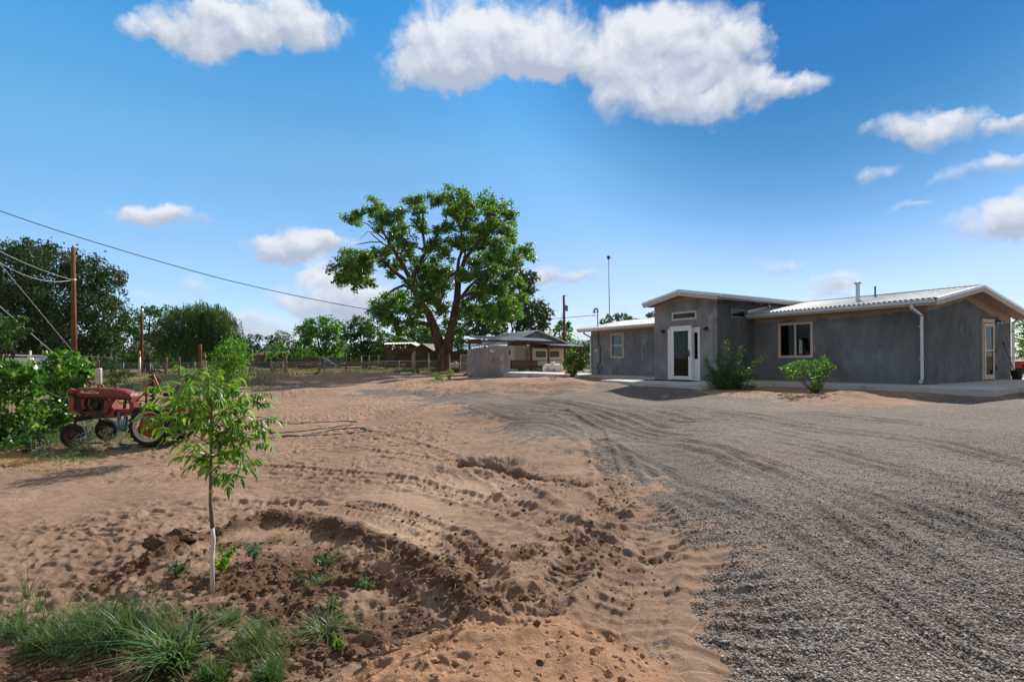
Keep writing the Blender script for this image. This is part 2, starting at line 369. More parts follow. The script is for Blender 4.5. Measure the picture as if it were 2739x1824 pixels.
def cloud(blobs, size, dens=1., sub=.3, g=rg, flat=.85, shell=.5, spread=.9):
    """leaf positions: blobs hold sub-clumps, sub-clumps hold leaves"""
    out = []; rn = []
    for (x, y, z, r) in blobs:
        rs = r*sub*1.25; ns = max(6, int(1.9/sub**2))
        d = unit(g.normal(size=(ns, 3))); rad = r*(shell+(1-shell)*g.uniform(0, 1, (ns, 1))**.6)*g.uniform(.8, 1.12, (ns, 1))
        c = np.array([x, y, z])+d*rad*np.array([1, 1, flat])
        nl = max(3, int(dens*3.6*(rs/size)**2)); 
        p = np.repeat(c, nl, 0)+g.normal(size=(ns*nl, 3))*.52*rs*spread*np.array([1, 1, .75])
        out.append(p); rn.append(np.repeat(g.uniform(-.22, .22, ns), nl)+g.uniform(0, 1, ns*nl)*.65+.18)
    return np.concatenate(out), np.clip(np.concatenate(rn), 0, 1)
def pxblobs(bl, Y, g=rg, dy=.55):
    """photo px blobs (x, y, r) to world spheres at depth Y; depth spread by neighbours' size"""
    o = []
    xs = [b[0] for b in bl]; cx = (min(xs)+max(xs))/2; hw = (max(xs)-min(xs))/2+1
    for (x, y, r) in bl:
        t = (x-cx)/hw; half = hw/F*Y*math.sqrt(max(.05, 1-.8*t*t))*dy
        for s_ in (-1, 1) if half > r/F*Y*1.1 else (0,):
            yy = Y+s_*half*g.uniform(.3, 1.); p = P(x, y, yy); o.append((p[0], p[1], p[2], r/F*yy))
    return o
def limb(mb, p, q, r0, r1, g=rnd, bend=.1, n=5, seg=7):
    p = np.array(p, float); q = np.array(q, float); L = np.linalg.norm(q-p); off = np.array([g.uniform(-1, 1), g.uniform(-1, 1), g.uniform(-.2, 1)])*L*bend
    pts = [p*(1-t)+q*t+off*math.sin(math.pi*t) for t in np.linspace(0, 1, n)]
    mb.tube(pts, [r0+(r1-r0)*t for t in np.linspace(0, 1, n)], seg); return pts
# ============================================================ GROUND
def ground_mat():
    m = N('ground_soil_and_gravel'); p = m.geo()
    ga = m.attr('gravel'); we = m.attr('wet'); re = m.attr('red'); gr = m.attr('green'); pa = m.attr('pale')
    n1 = m.noise(p, .7, 5, .6); n2 = m.noise(p, 6, 6, .65); n3 = m.noise(p, 45, 4, .7); n4 = m.noise(p, 180, 2, .6)
    soil = m.ramp(n1, [(.3, (.345, .222, .148)), (.5, (.41, .265, .178)), (.7, (.48, .315, .215))])
    soil = m.mix(m.map(n2, .42, .62, 0, .55), soil, (.25, .155, .102))
    soil = m.mix(pa, soil, (.56, .38, .26))
    soil = m.mix(re, soil, m.ramp(n2, [(.3, (.42, .235, .135)), (.7, (.52, .30, .18))]))
    soil = m.mix(m.math('MULTIPLY', m.map(m.math('ADD', we, m.math('MULTIPLY', m.math('SUBTRACT', n2, .5), 1.1)), .3, .8), .88), soil, m.ramp(n3, [(.3, (.105, .056, .032)), (.7, (.19, .105, .06))]))
    soil = m.mix(m.map(n3, .3, .7, .0, .35), soil, m.mix(1., soil, (.6, .57, .55), 'MULTIPLY'))
    peb = m.math('GREATER_THAN', m.math('SUBTRACT', m.noise(p, 3, 3), m.math('MULTIPLY', m.vor(p, 28, 'Distance'), 1.6)), .36)
    soil = m.mix(m.math('MULTIPLY', peb, .5), soil, (.2, .15, .12))
    soil = m.mix(m.math('MULTIPLY', gr, m.map(n2, .3, .6)), soil, m.ramp(n3, [(.3, (.10, .115, .035)), (.7, (.22, .20, .07))]))
    # gravel: each voronoi cell is a pebble
    cell = m.vor(p, 66, 'Color'); sp = m.n('ShaderNodeSeparateColor'); m.l(cell, sp.inputs[0])
    dist = m.vor(p, 66, 'Distance')
    gcol = m.ramp(sp.outputs[0], [(0, (.20, .18, .17)), (.3, (.32, .29, .27)), (.55, (.44, .39, .35)), (.72, (.50, .39, .31)), (.9, (.60, .55, .49)), (1., (.8, .77, .73))], 'CONSTANT')
    gcol = m.mix(m.map(dist, .35, .75), gcol, (.12, .10, .09))
    gcol = m.mix(m.map(m.noise(p, .35, 4, .6), .45, .7, 0, .28), gcol, m.mix(1., gcol, (1.25, 1.2, 1.15), 'MULTIPLY'))
    dust = m.math('MULTIPLY', m.map(m.noise(p, 1.1, 5, .65), .46, .66), .3)
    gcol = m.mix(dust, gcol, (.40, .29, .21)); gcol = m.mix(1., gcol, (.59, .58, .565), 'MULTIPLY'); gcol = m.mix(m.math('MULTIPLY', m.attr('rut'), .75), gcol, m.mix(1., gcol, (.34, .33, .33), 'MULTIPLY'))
    f = m.map(m.math('ADD', ga, m.math('ADD', m.math('MULTIPLY', m.math('SUBTRACT', n2, .5), .9), m.math('MULTIPLY', m.math('SUBTRACT', n3, .5), .8))), .42, .58)
    col = m.mix(f, soil, gcol)
    hs = m.math('ADD', m.math('MULTIPLY', n3, .5), m.math('ADD', m.math('MULTIPLY', n4, .3), m.math('MULTIPLY', n2, .8)))
    b1 = m.bump(hs, .035, m.math('SUBTRACT', 1.05, f) if False else 1.0)
    b2 = m.bump(m.math('SUBTRACT', 1, dist), .009, .8, m.bump(n2, .03))
    nm = m.n('ShaderNodeMix', data_type='VECTOR'); m.l(f, nm.inputs[0]); m.l(b1, nm.inputs[4]); m.l(b2, nm.inputs[5])
    return m.out(m.bsdf(col, .93, spec=.15, normal=nm.outputs[1]))
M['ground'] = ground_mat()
def w2(pts): return [gp(*p)[:2] for p in pts]
gravel_poly = [gp(*p)[:2] for p in [(1985,1822),(2010,1740),(2000,1640),(1930,1540),(1880,1470),(1800,1400),(1740,1350),(1690,1290),(1600,1235),(1480,1180),(1300,1130),(1180,1085),(1080,1062),(955,1055),
    (960,1043),(1150,1039),(1350,1041),(1480,1044),(1585,1040),(1605,1022),(1880,1036),(1890,1060),(2020,1072),(2170,1084),(2350,1090),(2440,1088),(2470,1066),(2640,1060),(2739,1040)]]+[(19.5,13.5),(30,18),(30,-6),(1.2,-6),(1.15,1.2)]
gravel_poly = [np.array(q) for q in gravel_poly]
mound_poly = w2([(1225,1024),(1400,1014),(1520,1010),(1600,1020),(1585,1036),(1480,1044),(1330,1038)])
berm = w2([(130,1620),(300,1545),(470,1470),(600,1425),(700,1395),(830,1400),(930,1430),(1010,1452),(1085,1490),(1165,1545),(1235,1600),(1290,1655)])
red_poly = w2([(900,1823),(1010,1780),(1130,1725),(1260,1672),(1420,1655),(1560,1668),(1660,1700),(1760,1760),(1800,1823)])+[np.array((.95, 1.2)), np.array((-.75, 1.2))]
red_ridge = w2([(925,1812),(1060,1762),(1180,1712),(1300,1675),(1430,1665)])
basin = w2([(560,1440),(800,1420),(960,1470),(1080,1530),(1180,1600),(1200,1680),(1080,1730),(960,1790),(900,1822)])+[np.array((-.75, 1.3)), np.array((-2.6, 1.3))]+w2([(4,1700),(60,1660),(200,1590),(450,1500)])
T1 = w2([(1700,1822),(1660,1700),(1700,1560),(1740,1440),(1690,1330),(1640,1240),(1600,1180)])
T2 = w2([(1330,1700),(1500,1560),(1600,1450),(1640,1350),(1620,1250),(1590,1150),(1500,1100)])
T3 = w2([(1330,1640),(1310,1520),(1230,1440),(1090,1380),(950,1350)])
T4 = w2([(1640,1500),(1480,1410),(1300,1340),(1080,1290),(820,1260),(600,1240)])
T5 = w2([(1640,1400),(1500,1310),(1340,1260),(1180,1235),(900,1200)])
GT = [w2(q) for q in ([(2739,1500),(2500,1380),(2250,1280),(2000,1200),(1700,1130),(1400,1075),(1150,1048)],
   [(2739,1620),(2400,1450),(2150,1330),(1900,1230),(1600,1140),(1350,1085),(1100,1050)],
   [(2500,1700),(2250,1500),(2080,1380),(1900,1280),(1720,1220),(1560,1150),(1350,1095)],
   [(2300,1700),(2150,1540),(2020,1420),(1880,1320),(1760,1250),(1650,1200)],
   [(2739,1380),(2400,1290),(2100,1200),(1800,1130),(1500,1080)],
   [(2739,1290),(2400,1210),(2000,1140),(1700,1100),(1400,1060)],[(2739,1200),(2500,1170),(2200,1130),(1900,1105)])]
T6 = w2([(1500,1420),(1350,1290),(1150,1200),(950,1150),(760,1130)])
T7 = w2([(1290,1560),(1180,1450),(1020,1390),(800,1350),(560,1345)])
ditch = w2([(1235,1240),(1330,1250),(1440,1275),(1560,1300)])
pits = [gp(*q) for q in [(1390,1490),(1520,1450),(1260,1247),(1340,1250),(1740,1500),(1470,1640),(1390,1600)]]
def masks(x, y):
    n = x.size; d = np.hypot(x, y); near = d < 70
    out = {k: np.zeros(n) for k in ('gravel', 'wet', 'red', 'green', 'pale', 'rut')}
    X = x[near]; Y = y[near]
    bd, _, _ = polyd(X, Y, gravel_poly+[gravel_poly[0]]); ins = inpoly(X, Y, gravel_poly)
    sdv = np.where(ins, bd, -bd); wid = .38+.06*np.hypot(X, Y)
    out['gravel'][near] = np.clip(.5+sdv/wid*.5+fbm(X*1.4, Y*1.4, 3, 3)*.5+fbm(X*4, Y*4, 3, 8)*.35, 0, 1)
    mp = polyd(X, Y, mound_poly+[mound_poly[0]])[0]; mi = inpoly(X, Y, mound_poly)
    out['gravel'][near] = np.where(mi, 0, out['gravel'][near])
    b, _, s = polyd(X, Y, berm)
    w = np.exp(-(b/.20)**2)*.95*sstep(0, .5, s)
    bi = inpoly(X, Y, basin); bb = polyd(X, Y, basin+[basin[0]])[0]
    inb = np.where(bi, sstep(0, .2, bb), 0)
    w = np.maximum(w, inb*(.64+.22*sstep(-.3, -.75, X)*sstep(3.9, 3.3, Y)+1.1*fbm(X*1.8, Y*1.8, 4, 21)))
    for q, k in zip(pits, (.9, .7, .6, .6, .6, .7, .8)): w = np.maximum(w, k*np.exp(-((X-q[0])**2+(Y-q[1])**2)/(.04*q[1])**2))
    w = np.maximum(w, .75*np.exp(-(polyd(X, Y, ditch)[0]/.16)**2))
    for T, q_ in ((T2, .42), (T3, .45), (T4, .30), (T5, .24), (T6, .2), (T1, .12)): w = np.maximum(w, (q_+.5*fbm(X*1.3, Y*1.3, 3, 23))*np.exp(-(polyd(X, Y, T)[0]/.3)**2))
    out['wet'][near] = w
    ru = np.zeros(X.size)
    for i, T in enumerate(GT):
        b, sg, s = polyd(X, Y, T)
        for off in (-1.0, -.72, .6, .82): ru = np.maximum(ru, np.exp(-(np.abs(sg-off-fbm(s*.6, s*0+i*7, 2, 25)*.1)/.07)**2)*np.clip(.5+2.2*fbm(s*.7+i*13, s*0+off, 3, 27)+.8*fbm(X*6, Y*6, 2, 99), 0, 1))
    out['rut'][near] = ru
    ri = inpoly(X, Y, red_poly); rb = polyd(X, Y, red_poly+[red_poly[0]])[0]
    out['red'][near] = np.clip(.5+np.where(ri, rb, -rb)/.12+fbm(X*8, Y*8, 3, 5)*.8, 0, 1)
    out['wet'][near] *= 1-out['red'][near]
    q = gp(1050, 1420); out['pale'][near] = np.clip(1.2*np.exp(-((X-q[0])/.55)**2-((Y-q[1])/.7)**2)+.9*np.exp(-((X+.7)/1.2)**2-((Y-7.2)/.8)**2)+.5*fbm(X*.8, Y*.8, 3, 44), 0, .85)
    g = sstep(41, 47, y+.18*np.minimum(x, 0)+0*x)*sstep(12, 2, np.abs(x+14)-22)
    g = np.where(y > 45, 1, 0)*sstep(48, 56, y+np.where(x > -8, -4, 4)); g = np.maximum(g, sstep(-14, -22, x)*(y > 5))
    g = np.maximum(g, .8*np.exp(-((x+10.6)/2.6)**2-((y-13.4)/1.6)**2)); out['green'] = np.maximum(out['green'], g)
    return out
def height(x, y, kf=None):
    z = gz(x, y); d = np.hypot(x, y); m = d < 75
    X = x[m]; Y = y[m]; D = d[m]; h = np.zeros(X.size); k = masks(X, Y) if kf is None else {a: kf[a][m] for a in kf}; gv = sstep(.3, .7, k['gravel'])
    soil = 1-gv
    fade = sstep(80, 30, D)
    h += fbm(X*.6, Y*.6, 3, 1)*.05*fade*(.4+.6*soil)+fbm(X*2.3, Y*2.3, 4, 2)*.024*soil+fbm(X*9, Y*9, 3, 6)*.010*soil*sstep(14, 6, D)
    # hoof and foot prints
    for sc, am, sd_ in ((3.1, .022, 31), (4.6, .015, 37), (7.5, .008, 39)):
        wv = worley(X*sc+fbm(X*2, Y*2, 2, 61), Y*sc*1.25+fbm(X*2, Y*2, 2, 62), sd_)
        lz = soil*(.25+.75*sstep(-.02, -.2, X/np.maximum(Y, 1)))*np.clip(.55+1.6*fbm(X*.5, Y*.5, 2, 71), 0, 1); h += (-1.25*am*sstep(.36, .20, wv)+am*.55*np.exp(-((wv-.44)/.09)**2))*lz
    rr_t = .034*(.5-worley(X*11+fbm(X*9, Y*9, 2, 3), Y*11, 51))+.02*(.5-worley(X*25, Y*25, 53))
    # tyre tracks in the sand
    for T, wd, lug, am in ((T1, .30, .14, .026), (T2, .2, .10, .026), (T3, .16, .10, .03), (T4, .22, .15, .034), (T5, .2, .15, .03), (T6, .2, .13, .024), (T7, .18, .12, .03)):
        b, sg, s = polyd(X, Y, T); wdo = sstep(wd, wd*.75, b); L = s.max()
        wdo = wdo*sstep(0, .3, s)
        lugs = np.sin(2*math.pi*(s-.45*np.abs(sg))/lug+np.sign(sg)*.8+1.6*fbm(X*1.5, Y*1.5, 2, 12)+.8*fbm(X*6, Y*6, 2, 13)); lugs = 2*(.5+.5*lugs)**2.5-.6
        h += .16*rr_t*np.exp(-(b/.35)**2)+wdo*(am*.40*lugs*(.6+fbm(X*3, Y*3, 2, 14))-.012+.0022*np.sin(2*math.pi*sg/.055+2*fbm(X*2, Y*2, 2, 17))*sstep(.0, .12, fbm(X*1.1, Y*1.1, 2, 16)+.06))+am*.7*np.exp(-((b-wd*1.1)/.06)**2)*(1+1.5*fbm(X*5, Y*5, 2, 15))
    # side cleats at the sand / gravel border
    b, sg, s = polyd(X, Y, [np.array(q) for q in gravel_poly[:7]])
    cl = np.sin(2*math.pi*s/.17+3*fbm(X*2, Y*2, 2, 19)+1.5*fbm(X*7, Y*7, 2, 18)); h += .010*(2*(.5+.5*cl)**2-.7)*np.exp(-((np.abs(sg)-.12)/.26)**2)*sstep(30, 6, D)
    # ruts in gravel
    for i, T in enumerate(GT):
        for off in (-1.0, -.72, .6, .82):
            b, sg, s = polyd(X, Y, T); e = np.abs(sg-off); jit = fbm(s*.6, s*0+i*7, 2, 25)*.1
            am = .0085*np.clip(.45+2.0*fbm(s*.9+i*13, s*0+off, 3, 27), 0, 1.3)
            e = np.abs(sg-off-jit); h += gv*(-am*np.exp(-(e/.07)**2)+am*.8*np.exp(-((e-.13)/.05)**2)+.35*am*np.sin(2*math.pi*(sg-off)/.07)*sstep(.15, .1, e))
    h += gv*fbm(X*7, Y*7, 3, 28)*.012*sstep(25, 8, D)+gv*fbm(X*22, Y*22, 2, 29)*.012*sstep(9, 4, D)
    # berm round the sapling
    b, sg, s = polyd(X, Y, berm); am = .11*sstep(0, 1.2, s)*(1+.9*fbm(X*3.2, Y*3.2, 3, 33))
    h += am*np.exp(-(b/.13)**2); rough = np.exp(-(b/.26)**2)*sstep(0, .8, s)
    bi = inpoly(X, Y, basin); bb = polyd(X, Y, basin+[basin[0]])[0]; inb = np.where(bi, sstep(0, .25, bb), 0)
    h -= inb*.05; rough = np.maximum(rough, inb*.55*np.clip(.5+1.5*k['wet'], 0, 1))
    rr = .034*(.5-worley(X*13+fbm(X*9, Y*9, 2, 3), Y*13, 51))+.022*(.5-worley(X*29, Y*29, 53))+.03*fbm(X*14, Y*14, 3, 55)
    h += rough*rr*.7
    # fresh sand mound
    ri = inpoly(X, Y, red_poly); rb = polyd(X, Y, red_poly+[red_poly[0]])[0]
    h += np.where(ri, .10*sstep(0, .35, rb)+.01*fbm(X*12, Y*12, 3, 77)+.012*fbm(X*4, Y*4, 2, 78), 0)
    b = polyd(X, Y, red_ridge)[0]; h += .035*np.exp(-(b/.05)**2)
    for q, kk in zip(pits, (.04, .03, .09, .06, .03, .03, .05)):
        r2 = ((X-q[0])**2+(Y-q[1])**2)/(.03*q[1])**2; h += -kk*np.exp(-r2)+kk*.6*np.exp(-(np.sqrt(r2)-1.7)**2*3)
        h += np.exp(-r2/6)*rr*.4
    b = polyd(X, Y, ditch)[0]; h -= .07*np.exp(-(b/.12)**2); h += np.exp(-(b/.4)**2)*rr*.5
    # mounds by the walkway and along the fence
    mi = inpoly(X, Y, mound_poly); mb_ = polyd(X, Y, mound_poly+[mound_poly[0]])[0]
    h += np.where(mi, .13*sstep(0, 1.0, mb_)+.05*fbm(X*1.8, Y*1.8, 4, 81), 0)
    for (px, Yd, w, am) in ((905, 41.5, 1.6, .62), (720, 38, 2.0, .45), (810, 39.5, 1.5, .25), (1030, 45, 1.8, .3), (960, 43.5, 1.2, .25), (440, 38, 2.2, .5), (650, 36, 1.6, .3)):
        q = G(px, Yd); h += am*np.exp(-((X-q[0])/w)**2-((Y-q[1])/1.3)**2)*(1+.5*fbm(X*1.5, Y*1.5, 3, 82))
    # beds by the house: bumpy soil
    for (px, py, w, am) in ((2330, 1062, 1.1, .10), (1990, 1058, 1.0, .06), (2180, 1066, .8, .05)):
        q = gp(px, py); h += am*np.exp(-((X-q[0])/w)**2-((Y-q[1])/.6)**2)*(1+fbm(X*3, Y*3, 3, 83))
    # keep the soil under the house slabs
    z[m] += h
    lo = np.stack([x-A0[0], y-A0[1]], -1); vv = lo @ np.array([.8474, .5308]); uu = lo @ np.array([-.5308, .8474])
    pad = ((uu > -2.3) & (uu < 5.9) & (vv > -2.0) & (vv < 9)) | ((uu > 3.0) & (uu < 9.8) & (vv > -5.3) & (vv < 2)) | ((uu > 5) & (uu < 24.5) & (vv > -1.2) & (vv < 9))
    porch = (uu > 3.6) & (uu < 9.8) & (vv < -1.5); zc = np.minimum(z, np.where(porch, -.02, -.085)); z = np.where(pad, zc, z)
    return z
A0 = np.array([12.1692, 15.3757, 0])
def make_ground():
    an = np.concatenate([np.linspace(-180, -52, 33)[:-1], np.linspace(-52, 50, 1120), np.linspace(50, 180, 33)[1:-1]])
    an = np.radians(an); rad = np.concatenate([np.geomspace(.25, 1.9, 14)[:-1], np.geomspace(1.9, 17, 520)[:-1], np.geomspace(17, 75, 190)[:-1], np.geomspace(75, 6000, 40)])
    A, Rr = np.meshgrid(an, rad); x = (Rr*np.sin(A)).ravel(); y = (Rr*np.cos(A)).ravel()
    k = masks(x, y); z = height(x, y, k); na = len(an); nr = len(rad)
    i = np.arange(nr-1)[:, None]*na; j = np.arange(na)[None, :]; j2 = (j+1) % na
    Q = np.stack([i+j, i+j2, i+na+j2, i+na+j], -1).reshape(-1, 4)[:, ::-1]
    x = np.append(x, 0.); y = np.append(y, 0.); z = np.append(z, gz(0, 0)+0.)
    for a in k: k[a] = np.append(k[a], 0)
    V = np.stack([x, y, z], 1); gf = k['gravel'][Q].mean(1) > .5
    def sub(name, sel, extra=None):
        q = Q[sel]; u, inv = np.unique(q, return_inverse=True); q = inv.reshape(-1, 4)
        o = rawmesh(name, V[u], q, M['ground'], smooth=True, attrs={a: ('POINT', k[a][u]) for a in k}); setp(o, kind='structure'); return o
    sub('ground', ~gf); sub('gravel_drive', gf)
    c = [(na*0+(j_ % na), na*0+((j_+1) % na), len(x)-1) for j_ in range(na)]
    u = sorted({q for t in c for q in t}); ix = {q: n for n, q in enumerate(u)}
    # small cap right under the camera joins the sheet
    g = bpy.data.objects['ground']; import bmesh
    bm = bmesh.new(); bm.from_mesh(g.data); vs = [bm.verts.new(V[q]) for q in u]
    for t in c: bm.faces.new([vs[ix[q]] for q in t][::-1])
    bm.to_mesh(g.data); bm.free()
make_ground()
def gzz(x, y, k=None):
    x = np.atleast_1d(np.asarray(x, float)); y = np.atleast_1d(np.asarray(y, float)); return height(x, y, k)
def Gd(px, Y): x = (px-CX)/F*Y; return np.array([x, Y, gzz(x, Y)[0]])
# stones, clods, sand lumps
def rocks(name, pts, sizes, m, label, cat, flat_=.65, seed=5):
    g = np.random.default_rng(seed); n = len(pts)
    base = np.array([(0,0,1),(1,0,0),(0,1,0),(-1,0,0),(0,-1,0),(0,0,-1)], float)
    fc = np.array([(0,1,2),(0,2,3),(0,3,4),(0,4,1),(5,2,1),(5,3,2),(5,4,3),(5,1,4)])
    base = np.concatenate([base, [unit(base[a]+base[b]) for a, b in ((0,1),(0,2),(0,3),(0,4),(1,2),(2,3),(3,4),(4,1),(5,1),(5,2),(5,3),(5,4))]])
    fc = np.array([(0,6,7),(6,1,10),(7,10,2),(6,10,7),(0,7,8),(7,2,11),(8,11,3),(7,11,8),(0,8,9),(8,3,12),(9,12,4),(8,12,9),(0,9,6),(9,4,13),(6,13,1),(9,13,6),
       (5,15,14),(15,2,10),(14,10,1),(15,10,14),(5,16,15),(16,3,11),(15,11,2),(16,11,15),(5,17,16),(17,4,12),(16,12,3),(17,12,16),(5,14,17),(14,1,13),(17,13,4),(14,13,17)])
    V = base[None]*(1+g.uniform(-.28, .28, (n, 18, 1)))*np.stack([g.uniform(.75, 1.25, n), g.uniform(.75, 1.25, n), np.full(n, flat_)*g.uniform(.8, 1.2, n)], 1)[:, None]
    an = g.uniform(0, 6.28, n); c, s = np.cos(an)[:, None], np.sin(an)[:, None]
    V = np.stack([V[..., 0]*c-V[..., 1]*s, V[..., 0]*s+V[..., 1]*c, V[..., 2]], -1)*np.asarray(sizes)[:, None, None]+np.asarray(pts)[:, None]
    Fc = (fc[None]+np.arange(n)[:, None, None]*18).reshape(-1, 3)
    return setp(rawmesh(name, V.reshape(-1, 3), Fc, m, attrs={'rnd': ('FACE', np.repeat(g.uniform(0, 1, n), len(fc)))}), label, cat, kind='stuff')
def rockmat(name, stops):
    m = N(name); p = m.geo(); c = m.ramp(m.attr('rnd'), stops, 'CONSTANT'); n = m.noise(p, 60, 4, .6)
    c = m.mix(m.map(n, .3, .7, 0, .4), c, m.mix(1., c, (.55, .5, .45), 'MULTIPLY'))
    return m.out(m.bsdf(c, .9, spec=.2, normal=m.bump(n, .01)))
M['stone'] = rockmat('gravel_stones', [(0, (.18, .16, .145)), (.2, (.28, .25, .225)), (.45, (.38, .335, .295)), (.65, (.44, .345, .275)), (.8, (.54, .48, .42)), (.93, (.72, .67, .60))])
M['clod'] = rockmat('dark_clods', [(0, (.10, .06, .037)), (.4, (.15, .092, .058)), (.75, (.22, .14, .09))])
M['clodr'] = rockmat('sand_clods', [(0, (.36, .20, .12)), (.5, (.42, .24, .14))])
def scatter(n, x0, x1, y0, y1, fn, g):
    Y = np.exp(g.uniform(math.log(y0), math.log(y1), n)); t = g.uniform(x0, x1, n); x = t*Y
    k = masks(x, Y); keep = fn(k, x, Y, g); x = x[keep]; Y = Y[keep]; return np.stack([x, Y, gzz(x, Y, {a: k[a][keep] for a in k})], 1)
gg = np.random.default_rng(3)
p = scatter(60000, .1, 1.05, 2.3, 9, lambda k, x, y, g: (k['gravel'] > .45) & (g.uniform(0, 1, len(x)) < np.clip(1.35-y/5.5, 0, .9)), gg)
rocks('loose_gravel', p+[0, 0, .001], gg.uniform(.004, .0095, len(p)), M['stone'], 'loose grey and tan pebbles lying over the drive', 'gravel', seed=1)
p = scatter(34000, -1.05, .6, 2.2, 8, lambda k, x, y, g: g.uniform(0, 1, len(x)) < np.clip(k['wet']*1.1-.08, .008, 1)*(k['gravel'] < .5), gg)
rocks('loose_soil_clods', p, gg.uniform(.25, 1, len(p))**4*.024+.003, M['clod'], 'crumbly dark brown soil clods on the dug earth round the sapling', 'soil clods', seed=2)
p = scatter(1100, -.5, .4, 2.2, 3.6, lambda k, x, y, g: (k['red'] > .6), gg)
rocks('sandy_lumps', p, gg.uniform(.2, 1, len(p))**4*.024+.003, M['clodr'], 'small reddish lumps strewn on the fresh sand heap', 'sand lumps', seed=4)
def clod(px, py, wpx, label, mm='clod', hf=.8, seed=0):
    q = gp(px, py); q[2] = gzz(q[0], q[1])[0]; r = wpx/2/F*q[1]; mb = MB(); mb.ball((0, 0, r*.35), r, 9, (1, .9, hf)); V = np.array(mb.v); g = seed*3.7
    c = V/r*2.2; n = fbm(c[:, 0]+g, c[:, 1]+c[:, 2]*1.7+g, 3, 9); n2 = worley(c[:, 0]*1.6+g, c[:, 1]*1.6+c[:, 2], 4)
    V[:, :] += unit(V-[0, 0, r*.35])*((n*.5+(.5-n2)*.35)*r)[:, None]; o = rawmesh('soil_clod' , V, mb.f, M[mm], smooth=False, attrs={'rnd': ('FACE', np.full(len(mb.f), .3+.4*((seed*37) % 10)/10))})
    o.location = tuple(q); setp(o, label, 'soil clod', 'large clods of earth'); return o
clod(488, 1462, 70, 'flat light brown clod on the berm behind the whitewashed sapling', hf=.5, seed=1)
clod(415, 1488, 52, 'rough brown clod just left of the flat clod on the berm', seed=2)
clod(1203, 1530, 26, 'lone dark clod perched on the outer slope of the berm, by the smooth sand', hf=1.05, seed=3)
clod(1085, 1567, 34, 'angular brown clod in the basin left of the straw covered berm', hf=.7, seed=4)
clod(1253, 1569, 16, 'small dark clod outside the right end of the berm', seed=5)
clod(1160, 1712, 34, 'pointed reddish clod on the crest of the fresh sand heap', 'clodr', hf=1.0, seed=6)
clod(1222, 1722, 26, 'squarish reddish clod on the sand heap right of the pointed one', 'clodr', seed=7)
clod(1085, 1738, 30, 'rounded reddish clod on the lip of the sand heap, next after the pointed one', 'clodr', seed=8)
clod(1040, 1752, 46, 'long reddish clod on the lip of the sand heap beside the rounded one', 'clodr', hf=.7, seed=9)
clod(978, 1788, 26, 'reddish brown clod at the lower left foot of the sand heap', 'clodr', seed=10)
clod(1437, 1722, 18, 'dark brown pebble sized clod in the middle of the fresh sand heap', seed=11)
clod(1408, 1726, 12, 'bluish grey stone lying on the fresh sand heap', 'stone', seed=12)
# ============================================================ HOUSE
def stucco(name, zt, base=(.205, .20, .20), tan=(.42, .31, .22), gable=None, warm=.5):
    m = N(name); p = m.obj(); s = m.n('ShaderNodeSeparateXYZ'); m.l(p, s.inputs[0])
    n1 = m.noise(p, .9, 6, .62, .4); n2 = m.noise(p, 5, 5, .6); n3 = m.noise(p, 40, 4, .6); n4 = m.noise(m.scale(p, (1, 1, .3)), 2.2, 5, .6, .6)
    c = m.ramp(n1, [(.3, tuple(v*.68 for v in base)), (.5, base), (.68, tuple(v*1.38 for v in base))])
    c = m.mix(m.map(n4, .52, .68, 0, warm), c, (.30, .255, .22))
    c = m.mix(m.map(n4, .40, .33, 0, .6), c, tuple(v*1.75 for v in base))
    if gable is None: lim = m.math('SUBTRACT', s.outputs[2], zt)
    else:   # distance under a sloping roof: (axis, ridge pos, ridge z, slope)
        ax, rp, rz, sl, dr = gable
        lim = m.math('SUBTRACT', s.outputs[2], m.math('SUBTRACT', rz-dr, m.math('MULTIPLY', m.math('ABSOLUTE', m.math('SUBTRACT', s.outputs[ax], rp)), sl)))
    lim = m.math('ADD', lim, m.math('ADD', m.math('MULTIPLY', m.math('SUBTRACT', n2, .5), .10), m.math('MULTIPLY', m.math('SUBTRACT', n1, .5), .45)))
    c = m.mix(m.map(lim, 0, .03, 0, .85), c, tan)
    c = m.mix(m.map(m.math('ADD', s.outputs[2], m.math('MULTIPLY', n2, .2)), .28, .1, 0, .45), c, (.26, .19, .14))   # soil splash along the foot
    c = m.mix(m.map(n3, .3, .7, 0, .18), c, m.mix(1., c, (.6, .6, .6), 'MULTIPLY'))
    h = m.math('ADD', m.math('MULTIPLY', n2, .6), m.math('MULTIPLY', n3, .35))
    return m.out(m.bsdf(c, .92, spec=.15, normal=m.bump(h, .012, .9)))
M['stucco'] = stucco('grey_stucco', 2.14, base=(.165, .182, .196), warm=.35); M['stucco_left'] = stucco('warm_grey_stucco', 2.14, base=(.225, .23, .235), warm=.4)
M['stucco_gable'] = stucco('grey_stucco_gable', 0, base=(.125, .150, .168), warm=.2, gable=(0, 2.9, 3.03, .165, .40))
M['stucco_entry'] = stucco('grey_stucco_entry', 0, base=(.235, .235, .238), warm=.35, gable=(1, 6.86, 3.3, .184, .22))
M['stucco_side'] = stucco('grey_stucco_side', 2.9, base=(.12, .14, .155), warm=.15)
M['fascia'] = flat('cream_fascia', (.56, .49, .42), .7, var=.1, scale=3, dirt=((.35, .28, .22), .6, 4))
M['soffit'] = flat('bare_wood_soffit', (.28, .19, .13), .8, var=.2, scale=6)
M['galv'] = flat('galvanised_roof', (.36, .385, .40), .6, .1, var=.08, scale=1.2, dirt=((.55, .56, .56), .6, 2))
M['trimmetal'] = flat('white_trim_metal', (.62, .67, .70), .35, .4, var=.06)
M['white'] = flat('white_paint', (.80, .81, .82), .45, var=.04, scale=3)
M['almond'] = flat('almond_vinyl', (.60, .48, .38), .5, var=.05)
